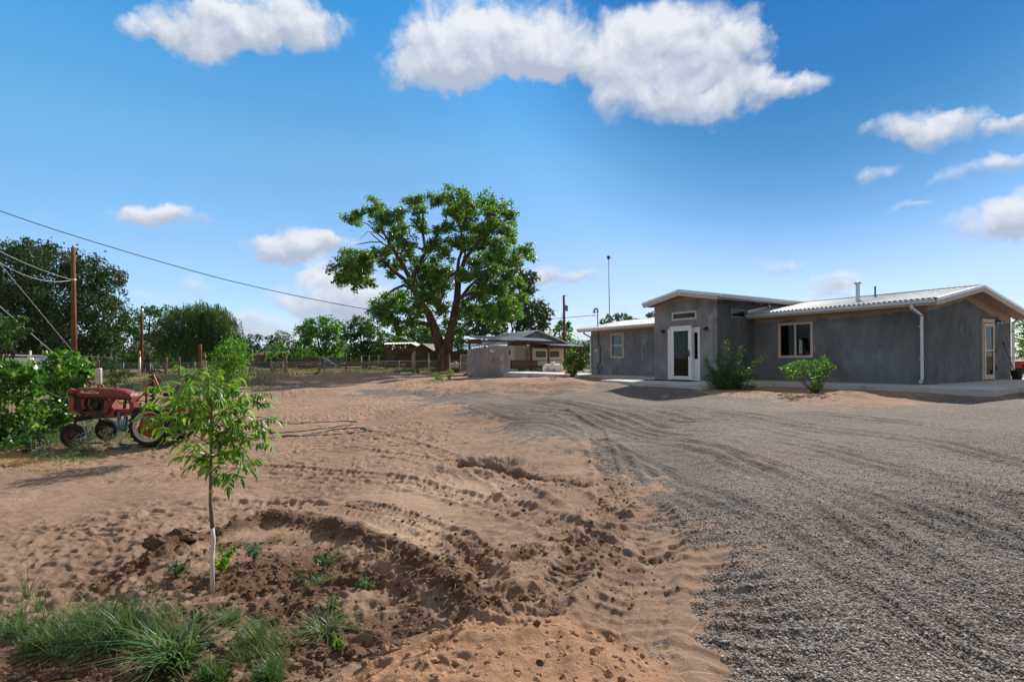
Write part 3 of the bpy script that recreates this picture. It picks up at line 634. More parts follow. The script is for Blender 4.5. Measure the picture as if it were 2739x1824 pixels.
M['concrete'] = flat('pale_concrete', (.52, .49, .45), .88, var=.1, scale=2, bump=.004, dirt=((.36, .29, .23), .55, 1.3))
M['blackmetal'] = flat('black_metal', (.02, .02, .022), .5, .2)
M['dark'] = flat('dark_interior', (.03, .028, .026), .9)
M['inner'] = flat('interior_paint', (.12, .10, .085), .9)
M['greymetal'] = flat('grey_painted_metal', (.20, .22, .23), .5, .2, var=.08)
M['brownfloor'] = flat('brown_floor', (.16, .09, .06), .6)
M['rubber'] = flat('black_rubber', (.022, .022, .024), .85, spec=.3, var=.3, scale=12)
def glassmat(name, tint=.62, refl=.10, col=(.9, .96, 1)):
    m = N(name); t = m.n('ShaderNodeBsdfTransparent'); t.inputs[0].default_value = (tint*col[0], tint*col[1], tint*col[2], 1)
    g = m.n('ShaderNodeBsdfGlossy'); g.inputs['Roughness'].default_value = .02; g.inputs['Color'].default_value = (.9, .95, 1, 1)
    f = m.n('ShaderNodeFresnel'); f.inputs[0].default_value = 1.5
    x = m.n('ShaderNodeMixShader'); m.l(m.math('MULTIPLY_ADD', f.outputs[0], .28, refl, clamp=True), x.inputs[0]); m.l(t.outputs[0], x.inputs[1]); m.l(g.outputs[0], x.inputs[2])
    return m.out(x.outputs[0])
M['glass'] = glassmat('window_glass', .6, .0); M['glassd'] = glassmat('door_glass', .5, .0)
house = thing('house', 'long low grey stucco house with pale metal roofs and a taller gabled entry', 'house', A0, math.atan2(.5308, .8474))
HP = lambda n, mb, m, par=None: mb.build(n, m, par or house, local=True)
def wall(name, p0, p1, top, ops, m, rev=.12, inn=(1, 0)):
    """p0,p1 in (v,u); top: list (t,z); ops: (t0,t1,z0,z1); inn: inward direction for the reveals"""
    mb = MB(); p0 = np.array(p0, float); p1 = np.array(p1, float); L = np.linalg.norm(p1-p0); d = (p1-p0)/L
    ts = sorted({0, L, *[t for t, _ in top if 0 < t < L], *[o[0] for o in ops], *[o[1] for o in ops]})
    zt = lambda t: float(np.interp(t, [a for a, _ in top], [b for _, b in top]))
    pt = lambda t, z, k=0: (p0[0]+d[0]*t+inn[0]*k, p0[1]+d[1]*t+inn[1]*k, z)
    for a, b in zip(ts[:-1], ts[1:]):
        if b-a < 1e-6: continue
        z = -.25; cut = sorted((o[2], o[3]) for o in ops if o[0] <= a+1e-6 and o[1] >= b-1e-6)
        for (z0, z1) in cut+[(None, None)]:
            if z0 is None: mb.quad(pt(a, z), pt(b, z), pt(b, zt(b)), pt(a, zt(a)))
            else:
                if z0 > z+1e-6: mb.quad(pt(a, z), pt(b, z), pt(b, z0), pt(a, z0))
                z = z1
    for (a, b, z0, z1) in ops:
        mb.quad(pt(a, z0), pt(a, z1), pt(a, z1, rev), pt(a, z0, rev)); mb.quad(pt(b, z0), pt(b, z0, rev), pt(b, z1, rev), pt(b, z1))
        mb.quad(pt(a, z1), pt(b, z1), pt(b, z1, rev), pt(a, z1, rev)); mb.quad(pt(a, z0), pt(a, z0, rev), pt(b, z0, rev), pt(b, z0))
    return HP(name, mb, m)
def onv(px, py, v):
    r = ray(px, py); d1 = np.array([-.5308, .8474]); d2 = np.array([.8474, .5308])
    u, t = np.linalg.solve(np.array([[d1[0], -r[0]], [d1[1], -1.]]), -A0[:2]-v*d2); return u, CZ+r[2]*t
RZ = lambda v: 2.45+.17*(v+.55) if v < 2.9 else 3.0365-.155*(v-2.9)
kb0 = onv(2088, 899, 7.1); kb1 = onv(2151, 934, 7.1)
wall('wall', (0, 0), (0, 5.49), [(0, 2.53), (5.49, 2.53)], [(3.32, 4.53, .84, 2.06)], M['stucco'])
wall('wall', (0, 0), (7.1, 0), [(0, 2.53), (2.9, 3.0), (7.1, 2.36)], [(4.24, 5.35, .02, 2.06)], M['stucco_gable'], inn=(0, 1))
wall('wall', (7.1, 0), (7.1, 15.5), [(0, 2.36), (15.5, 2.36)], [(min(kb0[0], kb1[0]), max(kb0[0], kb1[0]), .95, 1.75)], M['stucco'], inn=(-1, 0))
wall('wall', (-2.22, 5.49), (-2.22, 8.45), [(0, 3.05), (1.37, 3.3), (2.96, 3.01)], [(.74, 2.25, .01, 1.985), (.90, 2.03, 2.32, 2.60)], M['stucco_entry'])
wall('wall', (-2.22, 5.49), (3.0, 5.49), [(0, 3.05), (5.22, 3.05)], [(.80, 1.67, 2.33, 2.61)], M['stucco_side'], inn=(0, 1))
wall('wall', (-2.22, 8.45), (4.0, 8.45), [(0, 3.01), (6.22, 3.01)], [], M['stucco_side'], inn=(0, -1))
wall('wall', (.456, 8.45), (.456, 15.5), [(0, 2.53), (7.05, 2.53)], [(4.54, 5.45, .9, 2.13)], M['stucco_left'])
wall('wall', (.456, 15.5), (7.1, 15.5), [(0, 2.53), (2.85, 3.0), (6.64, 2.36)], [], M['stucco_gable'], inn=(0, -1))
mb = MB(); mb.b2((.13, 5.2, 0), (7, .1, .02)); mb.b2((-2.1, 5.6, 0), (4, 8.3, .02)); mb.b2((.6, 8.5, 0), (7, 15.4, .02)); HP('floor', mb, M['brownfloor'])
mb = MB(); mb.b2((4.2, 6.2, .03), (4.3, 15.3, 2.3)); HP('partition', mb, M['inner'])
mb = MB(); mb.b2((3.6, .2, .03), (3.7, 2.2, 2.3)); HP('partition', mb, M['inner'])
mb = MB(); mb.b2((1.2, 5.62, .03), (1.3, 8.3, 2.9)); HP('partition', mb, M['inner'])
# roofs
def roof(name, e0, e1, r0, r1, m, per=.14, amp=.02):
    """corrugated sheet between eave edge e0-e1 and ridge edge r0-r1, ridges running up the slope"""
    e0, e1, r0, r1 = [np.array(q, float) for q in (e0, e1, r0, r1)]
    L = np.linalg.norm(e1-e0); n = int(L/per*6); nr = unit(np.cross(e1-e0, r0-e0)); nr = nr*np.sign(nr[2])
    t = np.linspace(0, 1, n+1)[:, None]; s = np.sin(t*L/per*2*math.pi)*amp
    A = e0+(e1-e0)*t+nr*s; B = r0+(r1-r0)*t+nr*s; A2 = A-nr*.004; B2 = B-nr*.004
    V = np.concatenate([A, B, A2, B2]); i = np.arange(n); m_ = n+1
    Q = np.concatenate([np.stack([i, i+1, i+1+m_, i+m_], 1), np.stack([i+2*m_, i+3*m_, i+1+3*m_, i+1+2*m_], 1), np.stack([i, i+2*m_, i+1+2*m_, i+1], 1)])
    return rawmesh(name, V, Q, m, house, local=True)
roof('roof', (-.63, -.44, 2.475), (-.63, 5.45, 2.475), (2.9, -.44, 3.055), (2.9, 5.45, 3.055), M['galv'])
roof('roof', (7.6, -.44, 2.33), (7.6, 9, 2.33), (2.9, -.44, 3.055), (2.9, 9, 3.055), M['galv'])
roof('roof', (-.12, 8.47, 2.46), (-.12, 15.95, 2.46), (3.3, 8.47, 3.04), (3.3, 15.95, 3.04), M['galv'])
roof('roof', (7.6, 9, 2.33), (7.6, 15.95, 2.33), (3.3, 9, 3.04), (3.3, 15.95, 3.04), M['galv'])
roof('roof', (-2.68, 5.06, 3.06), (3.1, 5.06, 3.06), (-2.68, 6.86, 3.39), (3.1, 6.86, 3.39), M['galv'])
roof('roof', (-2.68, 8.66, 3.06), (4.3, 8.66, 3.06), (-2.68, 6.86, 3.39), (4.3, 6.86, 3.39), M['galv'])
mb = MB()   # ridge caps and rake trims
for (a, b) in (((2.9, -.44, 3.075), (2.9, 5.3, 3.075)), ((3.3, 8.47, 3.06), (3.3, 15.95, 3.06)), ((-2.68, 6.86, 3.41), (3.1, 6.86, 3.41))): mb.beam(a, b, .16, .02)
for (a, b) in (((-.62, -.452, 2.44), (2.9, -.452, 3.04)), ((2.9, -.452, 3.04), (7.62, -.452, 2.315)), ((-2.692, 5.04, 3.035), (-2.692, 6.86, 3.365)), ((-2.692, 6.86, 3.365), (-2.692, 8.68, 3.035)),
               ((-.14, 15.965, 2.44), (3.3, 15.965, 3.02))): mb.beam(a, b, .03, .085)
mb.beam((-2.68, 5.045, 3.03), (3.0, 5.045, 3.03), .02, .085)
HP('ridge_and_rake_trim', mb, M['trimmetal'])
mb = MB()   # fascia boards
for (a, b) in (((-.59, -.43, 2.35), (2.9, -.43, 2.945)), ((2.9, -.43, 2.945), (7.59, -.43, 2.225)), ((-2.665, 5.12, 2.95), (-2.665, 6.86, 3.27)), ((-2.665, 6.86, 3.27), (-2.665, 8.62, 2.945)), ((-.1, 15.93, 2.35), (3.3, 15.93, 2.93))): mb.beam(a, b, .035, .15)
for (a, b) in (((-.56, -.41, 2.36), (-.56, 5.42, 2.36)), ((-2.65, 5.085, 2.965), (2.8, 5.085, 2.965)), ((-.08, 8.5, 2.36), (-.08, 15.92, 2.36))): mb.beam(a, b, .03, .14)
HP('fascia', mb, M['fascia'])
mb = MB()   # soffits
mb.prism([(-.54, -.40, 2.30), (0.0, -.40, 2.37), (0.0, 5.45, 2.37), (-.54, 5.45, 2.30)], (0, 0, .012)); mb.prism([(-.07, 8.5, 2.30), (.45, 8.5, 2.37), (.45, 15.9, 2.37), (-.07, 15.9, 2.30)], (0, 0, .012))
mb.prism([(-.54, -.41, 2.30), (2.9, -.41, 2.88), (2.9, -.002, 2.88), (-.54, -.002, 2.30)], (0, 0, .012)); mb.prism([(2.9, -.41, 2.88), (7.55, -.41, 2.16), (7.55, -.002, 2.16), (2.9, -.002, 2.88)], (0, 0, .012))
mb.prism([(-2.64, 5.11, 2.91), (-2.64, 6.86, 3.21), (-2.222, 6.86, 3.21), (-2.222, 5.11, 2.91)], (0, 0, .012)); mb.prism([(-2.64, 8.6, 2.91), (-2.64, 6.86, 3.21), (-2.222, 6.86, 3.21), (-2.222, 8.6, 2.91)], (0, 0, .012))
mb.prism([(-2.22, 5.11, 2.91), (2.5, 5.11, 2.91), (2.5, 5.488, 2.97), (-2.22, 5.488, 2.97)], (0, 0, .012))
HP('soffit', mb, M['soffit'])
def gutter(a, b, out):
    a = np.array(a, float); b = np.array(b, float); o = np.array(out, float); mb = MB()
    pr = [(0, 0), (.075, 0), (.095, .03), (.095, .065), (.12, .085), (.12, .11), (.105, .11), (.105, .09), (.08, .07), (.08, .035), (.065, .012), (0, .012)]
    poly = [a+o*x+np.array([0, 0, z]) for x, z in pr]; mb.prism(poly, b-a); return HP('gutter', mb, M['trimmetal'])
gutter((-.578, -.42, 2.335), (-.578, 5.42, 2.335), (-1, 0, 0)); gutter((-.098, 8.5, 2.335), (-.098, 15.93, 2.335), (-1, 0, 0)); gutter((-2.72, 5.065, 2.93), (.95, 5.065, 2.93), (0, -1, 0)); gutter((-2.6, 8.64, 2.93), (3, 8.64, 2.93), (0, 1, 0))
def downspout(pts, w=.075):
    mb = MB()
    for p, q in zip(pts[:-1], pts[1:]): mb.beam(p, q, w, w*.8, up=(.3, .2, 1) if abs(q[2]-p[2]) > .5 else (0, 0, 1))
    for z in (.75, 1.7):
        if pts[2][2] > 1 and len(pts) > 3: mb.b2((pts[2][0]-.05, pts[2][1]-.055, z), (pts[2][0]+.05, pts[2][1]+.055, z+.03))
    return HP('downspout', mb, M['trimmetal'])
downspout([(-.62, .16, 2.34), (-.60, .16, 2.22), (-.07, .12, 2.03), (-.07, .12, .16), (-.20, .12, .06)])
downspout([(-.14, 15.4, 2.34), (-.12, 15.4, 2.2), (.39, 15.45, 2.02), (.39, 15.45, .16), (.26, 15.45, .06)])
downspout([(7.5, -.2, 2.28), (7.4, -.12, 2.15), (7.14, -.05, 2.0), (7.14, -.05, .16), (7.28, -.15, .06)])
mb = MB(); mb.b2((.76, 5.36, 2.70), (.86, 5.44, 2.93)); HP('downspout', mb, M['trimmetal'])
mb = MB(); mb.beam((-.5, 5.44, 2.53), (2.8, 5.44, 3.09), .012, .16, up=(0, 0, 1)); mb.prism([(-.62, 5.33, 2.49), (-.62, 5.47, 2.49), (2.7, 5.47, 3.05), (2.7, 5.33, 3.05)], (0, 0, .012)); HP('flashing', mb, M['trimmetal'])
# windows
def window(p0, d, inn, w, z0, z1, fr=.065, mull=None, bar=None, gl='glass', fm='almond', proud=.02):
    """p0 (v,u) start, d along, inn inward"""
    p0 = np.array(p0, float); d = np.array(d, float); inn = np.array(inn, float)
    def bx(mb, t0, t1, a, b, k0, k1):
        c = p0+d*(t0+t1)/2+inn*(k0+k1)/2; s = np.abs(d)*(t1-t0)+np.abs(inn)*(k1-k0); mb.box((c[0], c[1], (a+b)/2), (max(s[0], .001), max(s[1], .001), b-a))
    f = MB(); bx(f, -.02, w+.02, z1-fr, z1+.02, -proud, .06); bx(f, -.02, w+.02, z0-.02, z0+fr, -proud, .06); bx(f, -.02, fr, z0+fr, z1-fr, -proud, .06); bx(f, w-fr, w+.02, z0+fr, z1-fr, -proud, .06)
    fo = HP('window', f, M[fm]); 
    def sub(n, mb, m): return mb.build(n, m, fo, local=True)
    if mull: g = MB(); bx(g, mull-.03, mull+.03, z0+fr, z1-fr, -.01, .05); sub('mullion', g, M[fm])
    if bar: g = MB(); bx(g, fr, w-fr, bar-.03, bar+.03, -.01, .05); sub('sash_bar', g, M[fm])
    g = MB(); bx(g, fr, w-fr, z0+fr, z1-fr, .03, .036); sub('pane', g, M[gl]); return fo
M['blind'] = flat('white_blind', (.75, .74, .68), .7); M['shade'] = flat('dark_green_screen', (.045, .06, .05), .8)
win1 = window((0, 3.32), (0, 1), (1, 0), 1.21, .84, 2.06, mull=.6)
win2 = window((.456, 12.99), (0, 1), (1, 0), .91, .9, 2.13, bar=1.52)
window((-2.22, 6.39), (0, 1), (1, 0), 1.13, 2.32, 2.60, fr=.05); window((-1.42, 5.49), (1, 0), (0, 1), .87, 2.33, 2.61, fr=.04, fm='greymetal')
window((7.1, min(kb0[0], kb1[0])), (0, 1), (-1, 0), abs(kb1[0]-kb0[0]), .95, 1.75, fm='white')
mb = MB()
for k in range(16):
    z = .99+k*.047; mb.beam((6.98, min(kb0[0], kb1[0])+.02, z), (6.98, max(kb0[0], kb1[0])-.02, z), .035, .004, up=(.4, 0, 1))
HP('window_blind', mb, M['blind'])
mb = MB(); mb.b2((.16, 3.38, 1.72), (.17, 3.9, 2.0)); mb.build('roller_shade', M['shade'], win1, local=True)
mb = MB(); mb.b2((.56, 13.05, 1.5), (.565, 13.85, 2.08)); mb.build('roller_shade', M['shade'], win2, local=True)
# entry door unit: two sidelights and a storm door
def fbox(t0, t1, z0, z1, v0, v1): mb = MB(); mb.b2((v0, t0, z0), (v1, t1, z1)); return mb
mb = MB(); mb.b2((-2.25, 6.23, .01), (-2.12, 6.28, 1.985)); mb.b2((-2.25, 7.69, .01), (-2.12, 7.74, 1.985)); mb.b2((-2.25, 6.28, 1.92), (-2.12, 7.69, 1.985)); mb.b2((-2.26, 6.23, 0), (-2.0, 7.74, .012)); frame = HP('door_frame', mb, M['white'])
for (a, b) in ((6.28, 6.56), (7.44, 7.69)):
    mb = MB(); w = b-a; mb.b2((-2.225, a, .012), (-2.15, b, .80))
    for (z0, z1) in ((.10, .40), (.46, .74)): mb.b2((-2.237, a+.05, z0), (-2.225, b-.05, z1)); mb.b2((-2.243, a+.075, z0+.025), (-2.237, b-.075, z1-.025))
    mb.b2((-2.225, a, 1.80), (-2.15, b, 1.92)); mb.b2((-2.225, a, .80), (-2.15, a+.055, 1.80)); mb.b2((-2.225, b-.055, .80), (-2.15, b, 1.80)); sl = HP('sidelight', mb, M['white'])
    mb = MB(); mb.b2((-2.19, a+.055, .80), (-2.184, b-.055, 1.80)); mb.build('pane', M['glassd'], sl, local=True)
mb = MB(); mb.b2((-2.38, 6.50, .012), (-2.25, 6.545, 2.04)); mb.b2((-2.38, 7.46, .012), (-2.25, 7.505, 2.04)); mb.b2((-2.39, 6.50, 1.995), (-2.25, 7.505, 2.05)); mb.b2((-2.40, 6.49, 2.05), (-2.25, 7.515, 2.065)); HP('door_frame', mb, M['white'])
mb = MB(); mb.b2((-2.37, 6.55, .03), (-2.33, 6.655, 1.99)); mb.b2((-2.37, 7.35, .03), (-2.33, 7.455, 1.99)); mb.b2((-2.37, 6.655, 1.88), (-2.33, 7.35, 1.99)); mb.b2((-2.37, 6.655, .03), (-2.33, 7.35, .16)); sd_ = HP('storm_door', mb, M['white'])
mb = MB(); mb.b2((-2.353, 6.655, .16), (-2.348, 7.35, 1.88)); mb.build('pane', M['glassd'], sd_, local=True)
mb = MB(); mb.tube([(-2.37, 6.60, .92), (-2.42, 6.60, .92), (-2.42, 6.60, 1.12), (-2.37, 6.60, 1.12)], .011, 6); mb.b2((-2.378, 6.585, .88), (-2.37, 6.615, 1.16)); mb.build('handle', M['blackmetal'], sd_, local=True)
M['brownp'] = flat('brown_panel', (.13, .075, .05), .6)
mb = MB(); mb.b2((-2.16, 6.57, .02), (-2.12, 7.43, .95)); HP('inner_panel', mb, M['brownp'])  # plain brown panel behind the lower half of the glass
mb = MB(); mb.beam((-1.9, 7.42, 1.27), (-1.9, 6.62, 1.22), .03, .03); mb.beam((-1.9, 7.3, 1.35), (-1.9, 7.16, .72), .03, .03); mb.beam((-1.9, 7.16, .72), (-1.9, 6.6, .97), .03, .03); mb.beam((-1.9, 7.3, .02), (-1.9, 7.3, 1.8), .02, .02); HP('reflection_bars', mb, M['white'])  # white bars set behind the pane imitate a reflection in the glass
def lamp(v, u, z):
    mb = MB(); mb.lathe((v, u, z), (-1, 0, 0), [(0, 0), (.055, 0), (.055, .02), (.02, .03), (.02, .10), (0, .10)], 12); mb.lathe((v-.10, u, z-.02), (0, 0, 1), [(.085, -.045), (.06, .0), (.028, .04), (0, .045)], 14)
    o = HP('wall_lamp', mb, M['blackmetal']); b = MB(); b.ball((v-.10, u, z-.085), .048, 8, (1, 1, 1.15)); b.build('globe', M['globe'], o, local=True)
M['globe'] = glassmat('lamp_globe_glass', .75, .12)
lamp(-2.22, 7.96, 1.93); lamp(-2.22, 5.93, 1.93)
# side door
mb = MB(); mb.b2((4.24, -.03, .01), (4.31, .08, 2.06)); mb.b2((5.28, -.03, .01), (5.35, .08, 2.06)); mb.b2((4.31, -.03, 1.97), (5.28, .08, 2.06)); mb.b2((4.22, -.04, 2.06), (5.37, .06, 2.085)); HP('door_frame', mb, M['fascia'])
mb = MB(); mb.b2((4.33, -.055, .04), (4.46, -.01, 1.94)); mb.b2((5.14, -.055, .04), (5.26, -.01, 1.94)); mb.b2((4.46, -.055, 1.83), (5.14, -.01, 1.94)); mb.b2((4.46, -.055, .04), (5.14, -.01, .2)); mb.b2((4.46, -.055, 1.0), (5.14, -.01, 1.06)); sd2 = HP('storm_door', mb, M['fascia'])
mb = MB(); mb.b2((4.46, -.035, .2), (5.14, -.03, 1.0)); mb.b2((4.46, -.035, 1.06), (5.14, -.03, 1.83)); mb.build('pane', M['glassd'], sd2, local=True)
mb = MB(); mb.tube([(5.2, -.055, .98), (5.2, -.1, .98), (5.2, -.1, 1.1)], .012, 6); mb.build('handle', M['blackmetal'], sd2, local=True)
mb = MB(); mb.b2((5.6, -.02, 1.96), (5.72, 0, 2.06)); mb.b2((5.52, -.17, 2.03), (5.86, -.02, 2.06)); sl = HP('wall_lamp', mb, M['blackmetal'])
mb = MB(); mb.b2((5.62, -.13, 1.93), (5.74, -.04, 2.03)); mb.build('globe', M['globe'], sl, local=True)
mb = MB(); mb.b2((5.55, -.03, .33), (5.68, 0, .50)); HP('outlet_cover', mb, M['blackmetal']); mb = MB(); mb.tube([(0, 1.35, .3), (-.06, 1.35, .3), (-.07, 1.35, .26)], .015, 6); HP('hose_tap', mb, M['greymetal'])
# roof pipes
def flue(v, u, z0, z1, r, cap):
    mb = MB(); mb.lathe((v, u, 0), (0, 0, 1), [(r*2.2, z0-.04), (r*1.25, z0+.06), (r, z0+.1), (r*.97, z0+.35), (r*1.03, z0+.37), (r, z0+.4), (r, z1)]+([(r*1.9, z1+.0), (r*1.7, z1+.045), (0, z1+.09)] if cap else [(0, z1)]), 16); return mb
HP('vent_pipe', flue(1.2, 2.41, 2.74, 3.34, .065, True), M['trimmetal']); HP('vent_pipe', flue(2.3, 2.35, 2.93, 3.24, .03, False), M['greymetal'])
# electric meter, conduit, weatherhead
mb = MB(); mb.b2((.36, 14.72, .62), (.455, 15.02, 1.50)); meter = HP('meter_box', mb, M['greymetal'])
mb = MB(); mb.lathe((.36, 14.9, 1.28), (-1, 0, 0), [(.075, 0), (.075, .05), (.06, .09), (0, .1)], 14); mb.build('meter_dial', M['trimmetal'], meter, local=True)
mb = MB(); mb.tube([(.40, 14.87, 1.5), (.40, 14.87, 2.9), (.40, 14.87, 3.35)], .03, 8); mb.tube([(.40, 14.87, 3.35), (.40, 14.87, 3.5), (.33, 14.9, 3.55), (.25, 14.93, 3.48)], .05, 8); mb.tube([(.40, 14.82, .62), (.40, 14.82, .02)], .03, 8); mb.b2((.36, 14.62, .28), (.455, 14.72, .45)); mb.b2((.36, 14.95, .25), (.455, 15.05, .42)); HP('service_mast', mb, M['greymetal'])
mb = MB(); mb.lathe((.36, 15.1, 3.42), (0, 0, 1), [(.02, -.12), (.07, -.10), (.07, -.02), (.03, 0), (.06, .05), (.02, .12)], 8); mb.tube([(.40, 14.87, 3.35), (.36, 15.1, 3.35)], .012, 5); mb.b2((.3, 15.0, 3.17), (.42, 15.2, 3.19)); HP('insulator', mb, M['greymetal'])
# ------------------------------------------------------------ slabs
RH = np.array(house.matrix_basis)[:3, :3] if False else np.array([[.8474, -.5308, 0], [.5308, .8474, 0], [0, 0, 1]])
def hw(v, u, z=0): return A0+RH @ np.array([v, u, z])
def slab(name, poly, z0=-.4, z1=0.0, m='concrete'):
    mb = MB()
    for pl in poly: mb.prism([hw(v, u, z0) for v, u in pl], (0, 0, z1-z0))
    o = mb.build(name, M[m]); setp(o, kind='structure'); return o
slab('walkway', [[(-1.68, -1.95), (-.002, -1.95), (-.002, 3.7), (-1.68, 3.7)], [(-.002, -1.95), (9.5, -1.95), (9.5, -.003), (-.002, -.003)], [(-.75, 9.32), (.453, 9.32), (.453, 24), (-.75, 24)], [(.453, 15.503), (2.0, 15.503), (2.0, 24), (.453, 24)]])
slab('porch_slab', [[(-4.35, 9.3), (-5.4, 3.72), (-2.223, 3.72), (-2.223, 9.3)], [(-2.223, 3.72), (-.003, 3.72), (-.003, 5.487), (-2.223, 5.487)], [(-2.223, 8.453), (.453, 8.453), (.453, 9.3), (-2.223, 9.3)]])
mb = MB(); mb.prism([hw(v, u, .002) for v, u in ((-3.35, 5.95), (-2.6, 5.95), (-2.6, 8.0), (-3.35, 8.0))], (0, 0, .016)); setp(mb.build('doormat', M['rubber']), 'long black rubber mat on the porch slab at the glass front door', 'doormat')
# ------------------------------------------------------------ bucket and tool by the side door
q = hw(6.45, -.32); q[2] = 0
b = thing('bucket', 'dark bucket with raised hoop handle beside the side door', 'bucket', q)
mb = MB(); mb.lathe(q, (0, 0, 1), [(0, .005), (.13, .005), (.165, .30), (.18, .31), (.18, .325), (.155, .325), (.125, .03), (0, .03)], 20); mb.build('pail', M['rubber'], b)
M['redh'] = flat('dark_red_plastic', (.16, .03, .03), .5); M['blueg'] = flat('blue_grip', (.03, .08, .25), .5)
mb = MB(); mb.tube([q+RH@np.array([.18*math.cos(t), .0, .31+.24*math.sin(t)]) for t in np.linspace(0, math.pi, 14)], .009, 6); mb.build('handle', M['redh'], b)
t = thing('shovel', 'red and black handled shovel standing in the bucket and leaning on the wall', 'shovel', q+[0, 0, .04])
a = q+RH@np.array([.02, .0, .04]); e = q+RH@np.array([-.30, .28, 1.32]); mb = MB(); mb.tube([a, e], .015, 8); mb.build('shaft', M['redh'], t)
mb = MB(); mb.tube([a+(e-a)*.9, e], .019, 8); mb.build('grip', M['rubber'], t); mb = MB(); mb.tube([a+(e-a)*.7, a+(e-a)*.76], .018, 8); mb.build('band', M['blueg'], t)
mb = MB(); mb.prism([a+RH@np.array(v) for v in ((-.08, .01, .22), (.06, .01, .22), (.06, .01, .02), (-.01, .01, -.02), (-.08, .01, .02))], (RH@np.array([0, .006, 0])).tolist()); mb.build('blade', M['greymetal'], t)
# red utility cart cut by the right edge of the frame
q = P(2727, 997, 27.5); q[2] = gzz(q[0], q[1])[0]
M['redp'] = flat('red_paint', (.45, .03, .03), .35, spec=.6, var=.15)
t = thing('utility_cart', 'red utility cart with black wheels parked behind the downspout at the right edge', 'utility cart', q)
x, y, z = q
mb = MB(); mb.b2((x-.28, y, z+.32), (x+1.6, y+1.3, z+.66)); mb.b2((x-.33, y-.03, z+.62), (x+1.65, y+1.33, z+.68)); mb.build('body', M['redp'], t)
mb = MB(); mb.b2((x-.33, y-.035, z+.682), (x+1.65, y+1.33, z+.70)); mb.build('rim_trim', M['white'], t)
mb = MB(); mb.b2((x-.2, y+.1, z+.18), (x+1.5, y+1.2, z+.32)); mb.build('chassis', M['blackmetal'], t)
for dx in (.0, 1.3):
    for dy in (.0, 1.15): mb = MB(); mb.lathe((x+dx, y+dy, z+.19), (0, 1, 0), [(0, 0), (.1, 0), (.17, .01), (.2, .04), (.2, .14), (.17, .17), (.1, .18), (0, .18)], 18); mb.build('wheel', M['rubber'], t)
mb = MB(); mb.b2((x-.2, y-.012, z+.5), (x+.0, y, z+.57)); mb.build('lamp_lens', M['redh'], t); mb = MB(); mb.b2((x+.12, y-.01, z+.38), (x+.5, y, z+.48)); mb.build('vent_panel', M['rubber'], t)
# ============================================================ OUTBUILDINGS, FENCES, POLES
def woodmat(name, a, b, ax=2, scale=9, plank=None):
    m = N(name); p = m.obj(); st = [1, 1, 1]; st[ax] = .08
    n = m.noise(m.scale(p, tuple(st)), scale, 5, .65); n2 = m.noise(p, 1.3, 4); c = m.ramp(n, [(.3, a), (.7, b)]); c = m.mix(m.map(n2, .4, .65, 0, .45), c, m.mix(1., c, (.55, .5, .5), 'MULTIPLY'))
    nr = m.bump(n, .01)
    if plank:
        s = m.n('ShaderNodeSeparateXYZ'); m.l(p, s.inputs[0]); fr = m.math('FRACT', m.math('MULTIPLY', s.outputs[plank[0]] if isinstance(plank[0], int) else m.math('ADD', m.math('MULTIPLY', s.outputs[0], .847), m.math('MULTIPLY', s.outputs[1], .53)), 1/plank[1]))
        fl = m.math('FLOOR', m.math('MULTIPLY', s.outputs[plank[0]] if isinstance(plank[0], int) else m.math('ADD', m.math('MULTIPLY', s.outputs[0], .847), m.math('MULTIPLY', s.outputs[1], .53)), 1/plank[1]))
        wn_ = m.n('ShaderNodeTexWhiteNoise', noise_dimensions='1D'); m.l(fl, wn_.inputs['W'])
        c = m.mix(m.map(wn_.outputs[0], 0, 1, 0, .6), c, m.mix(1., c, (.45, .42, .42), 'MULTIPLY'))
        gap = m.math('LESS_THAN', fr, .07); c = m.mix(gap, c, (.012, .01, .009))
    return m.out(m.bsdf(c, .88, spec=.15, normal=nr))
M['oldwood'] = woodmat('weathered_brown_boards', (.10, .065, .045), (.24, .165, .12), 0, 8, (2, .17))
M['oldwoodv'] = woodmat('weathered_upright_boards', (.09, .06, .042), (.22, .155, .115), 2, 8, ('d', .19))
M['greyboards'] = woodmat('grey_blue_boards', (.10, .125, .15), (.24, .27, .30), 2, 8, ('d', .2))
M['postwood'] = woodmat('post_wood', (.12, .07, .045), (.27, .17, .115), 2, 12)
M['polewood'] = woodmat('pole_wood', (.13, .058, .028), (.25, .115, .055), 2, 10)
M['greywood'] = woodmat('grey_wood', (.20, .17, .14), (.38, .33, .28), 2, 12)
M['brownwood'] = woodmat('dark_red_wood', (.07, .034, .024), (.14, .07, .05), 0, 10)
M['bluetin'] = flat('blue_grey_tin', (.48, .56, .62), .4, .5, var=.15, scale=1.5, dirt=((.25, .2, .16), .66, 3))
M['creamtin'] = flat('cream_tin', (.62, .55, .46), .5, .3, var=.15, scale=3)
M['creamwall'] = flat('cream_siding', (.60, .57, .48), .7, var=.08, scale=3, dirt=((.3, .24, .18), .64, 2))
M['fencemetal'] = flat('galvanised_post', (.22, .25, .26), .5, .5, var=.1)
M['tan'] = flat('tan_rust', (.33, .2, .1), .8)
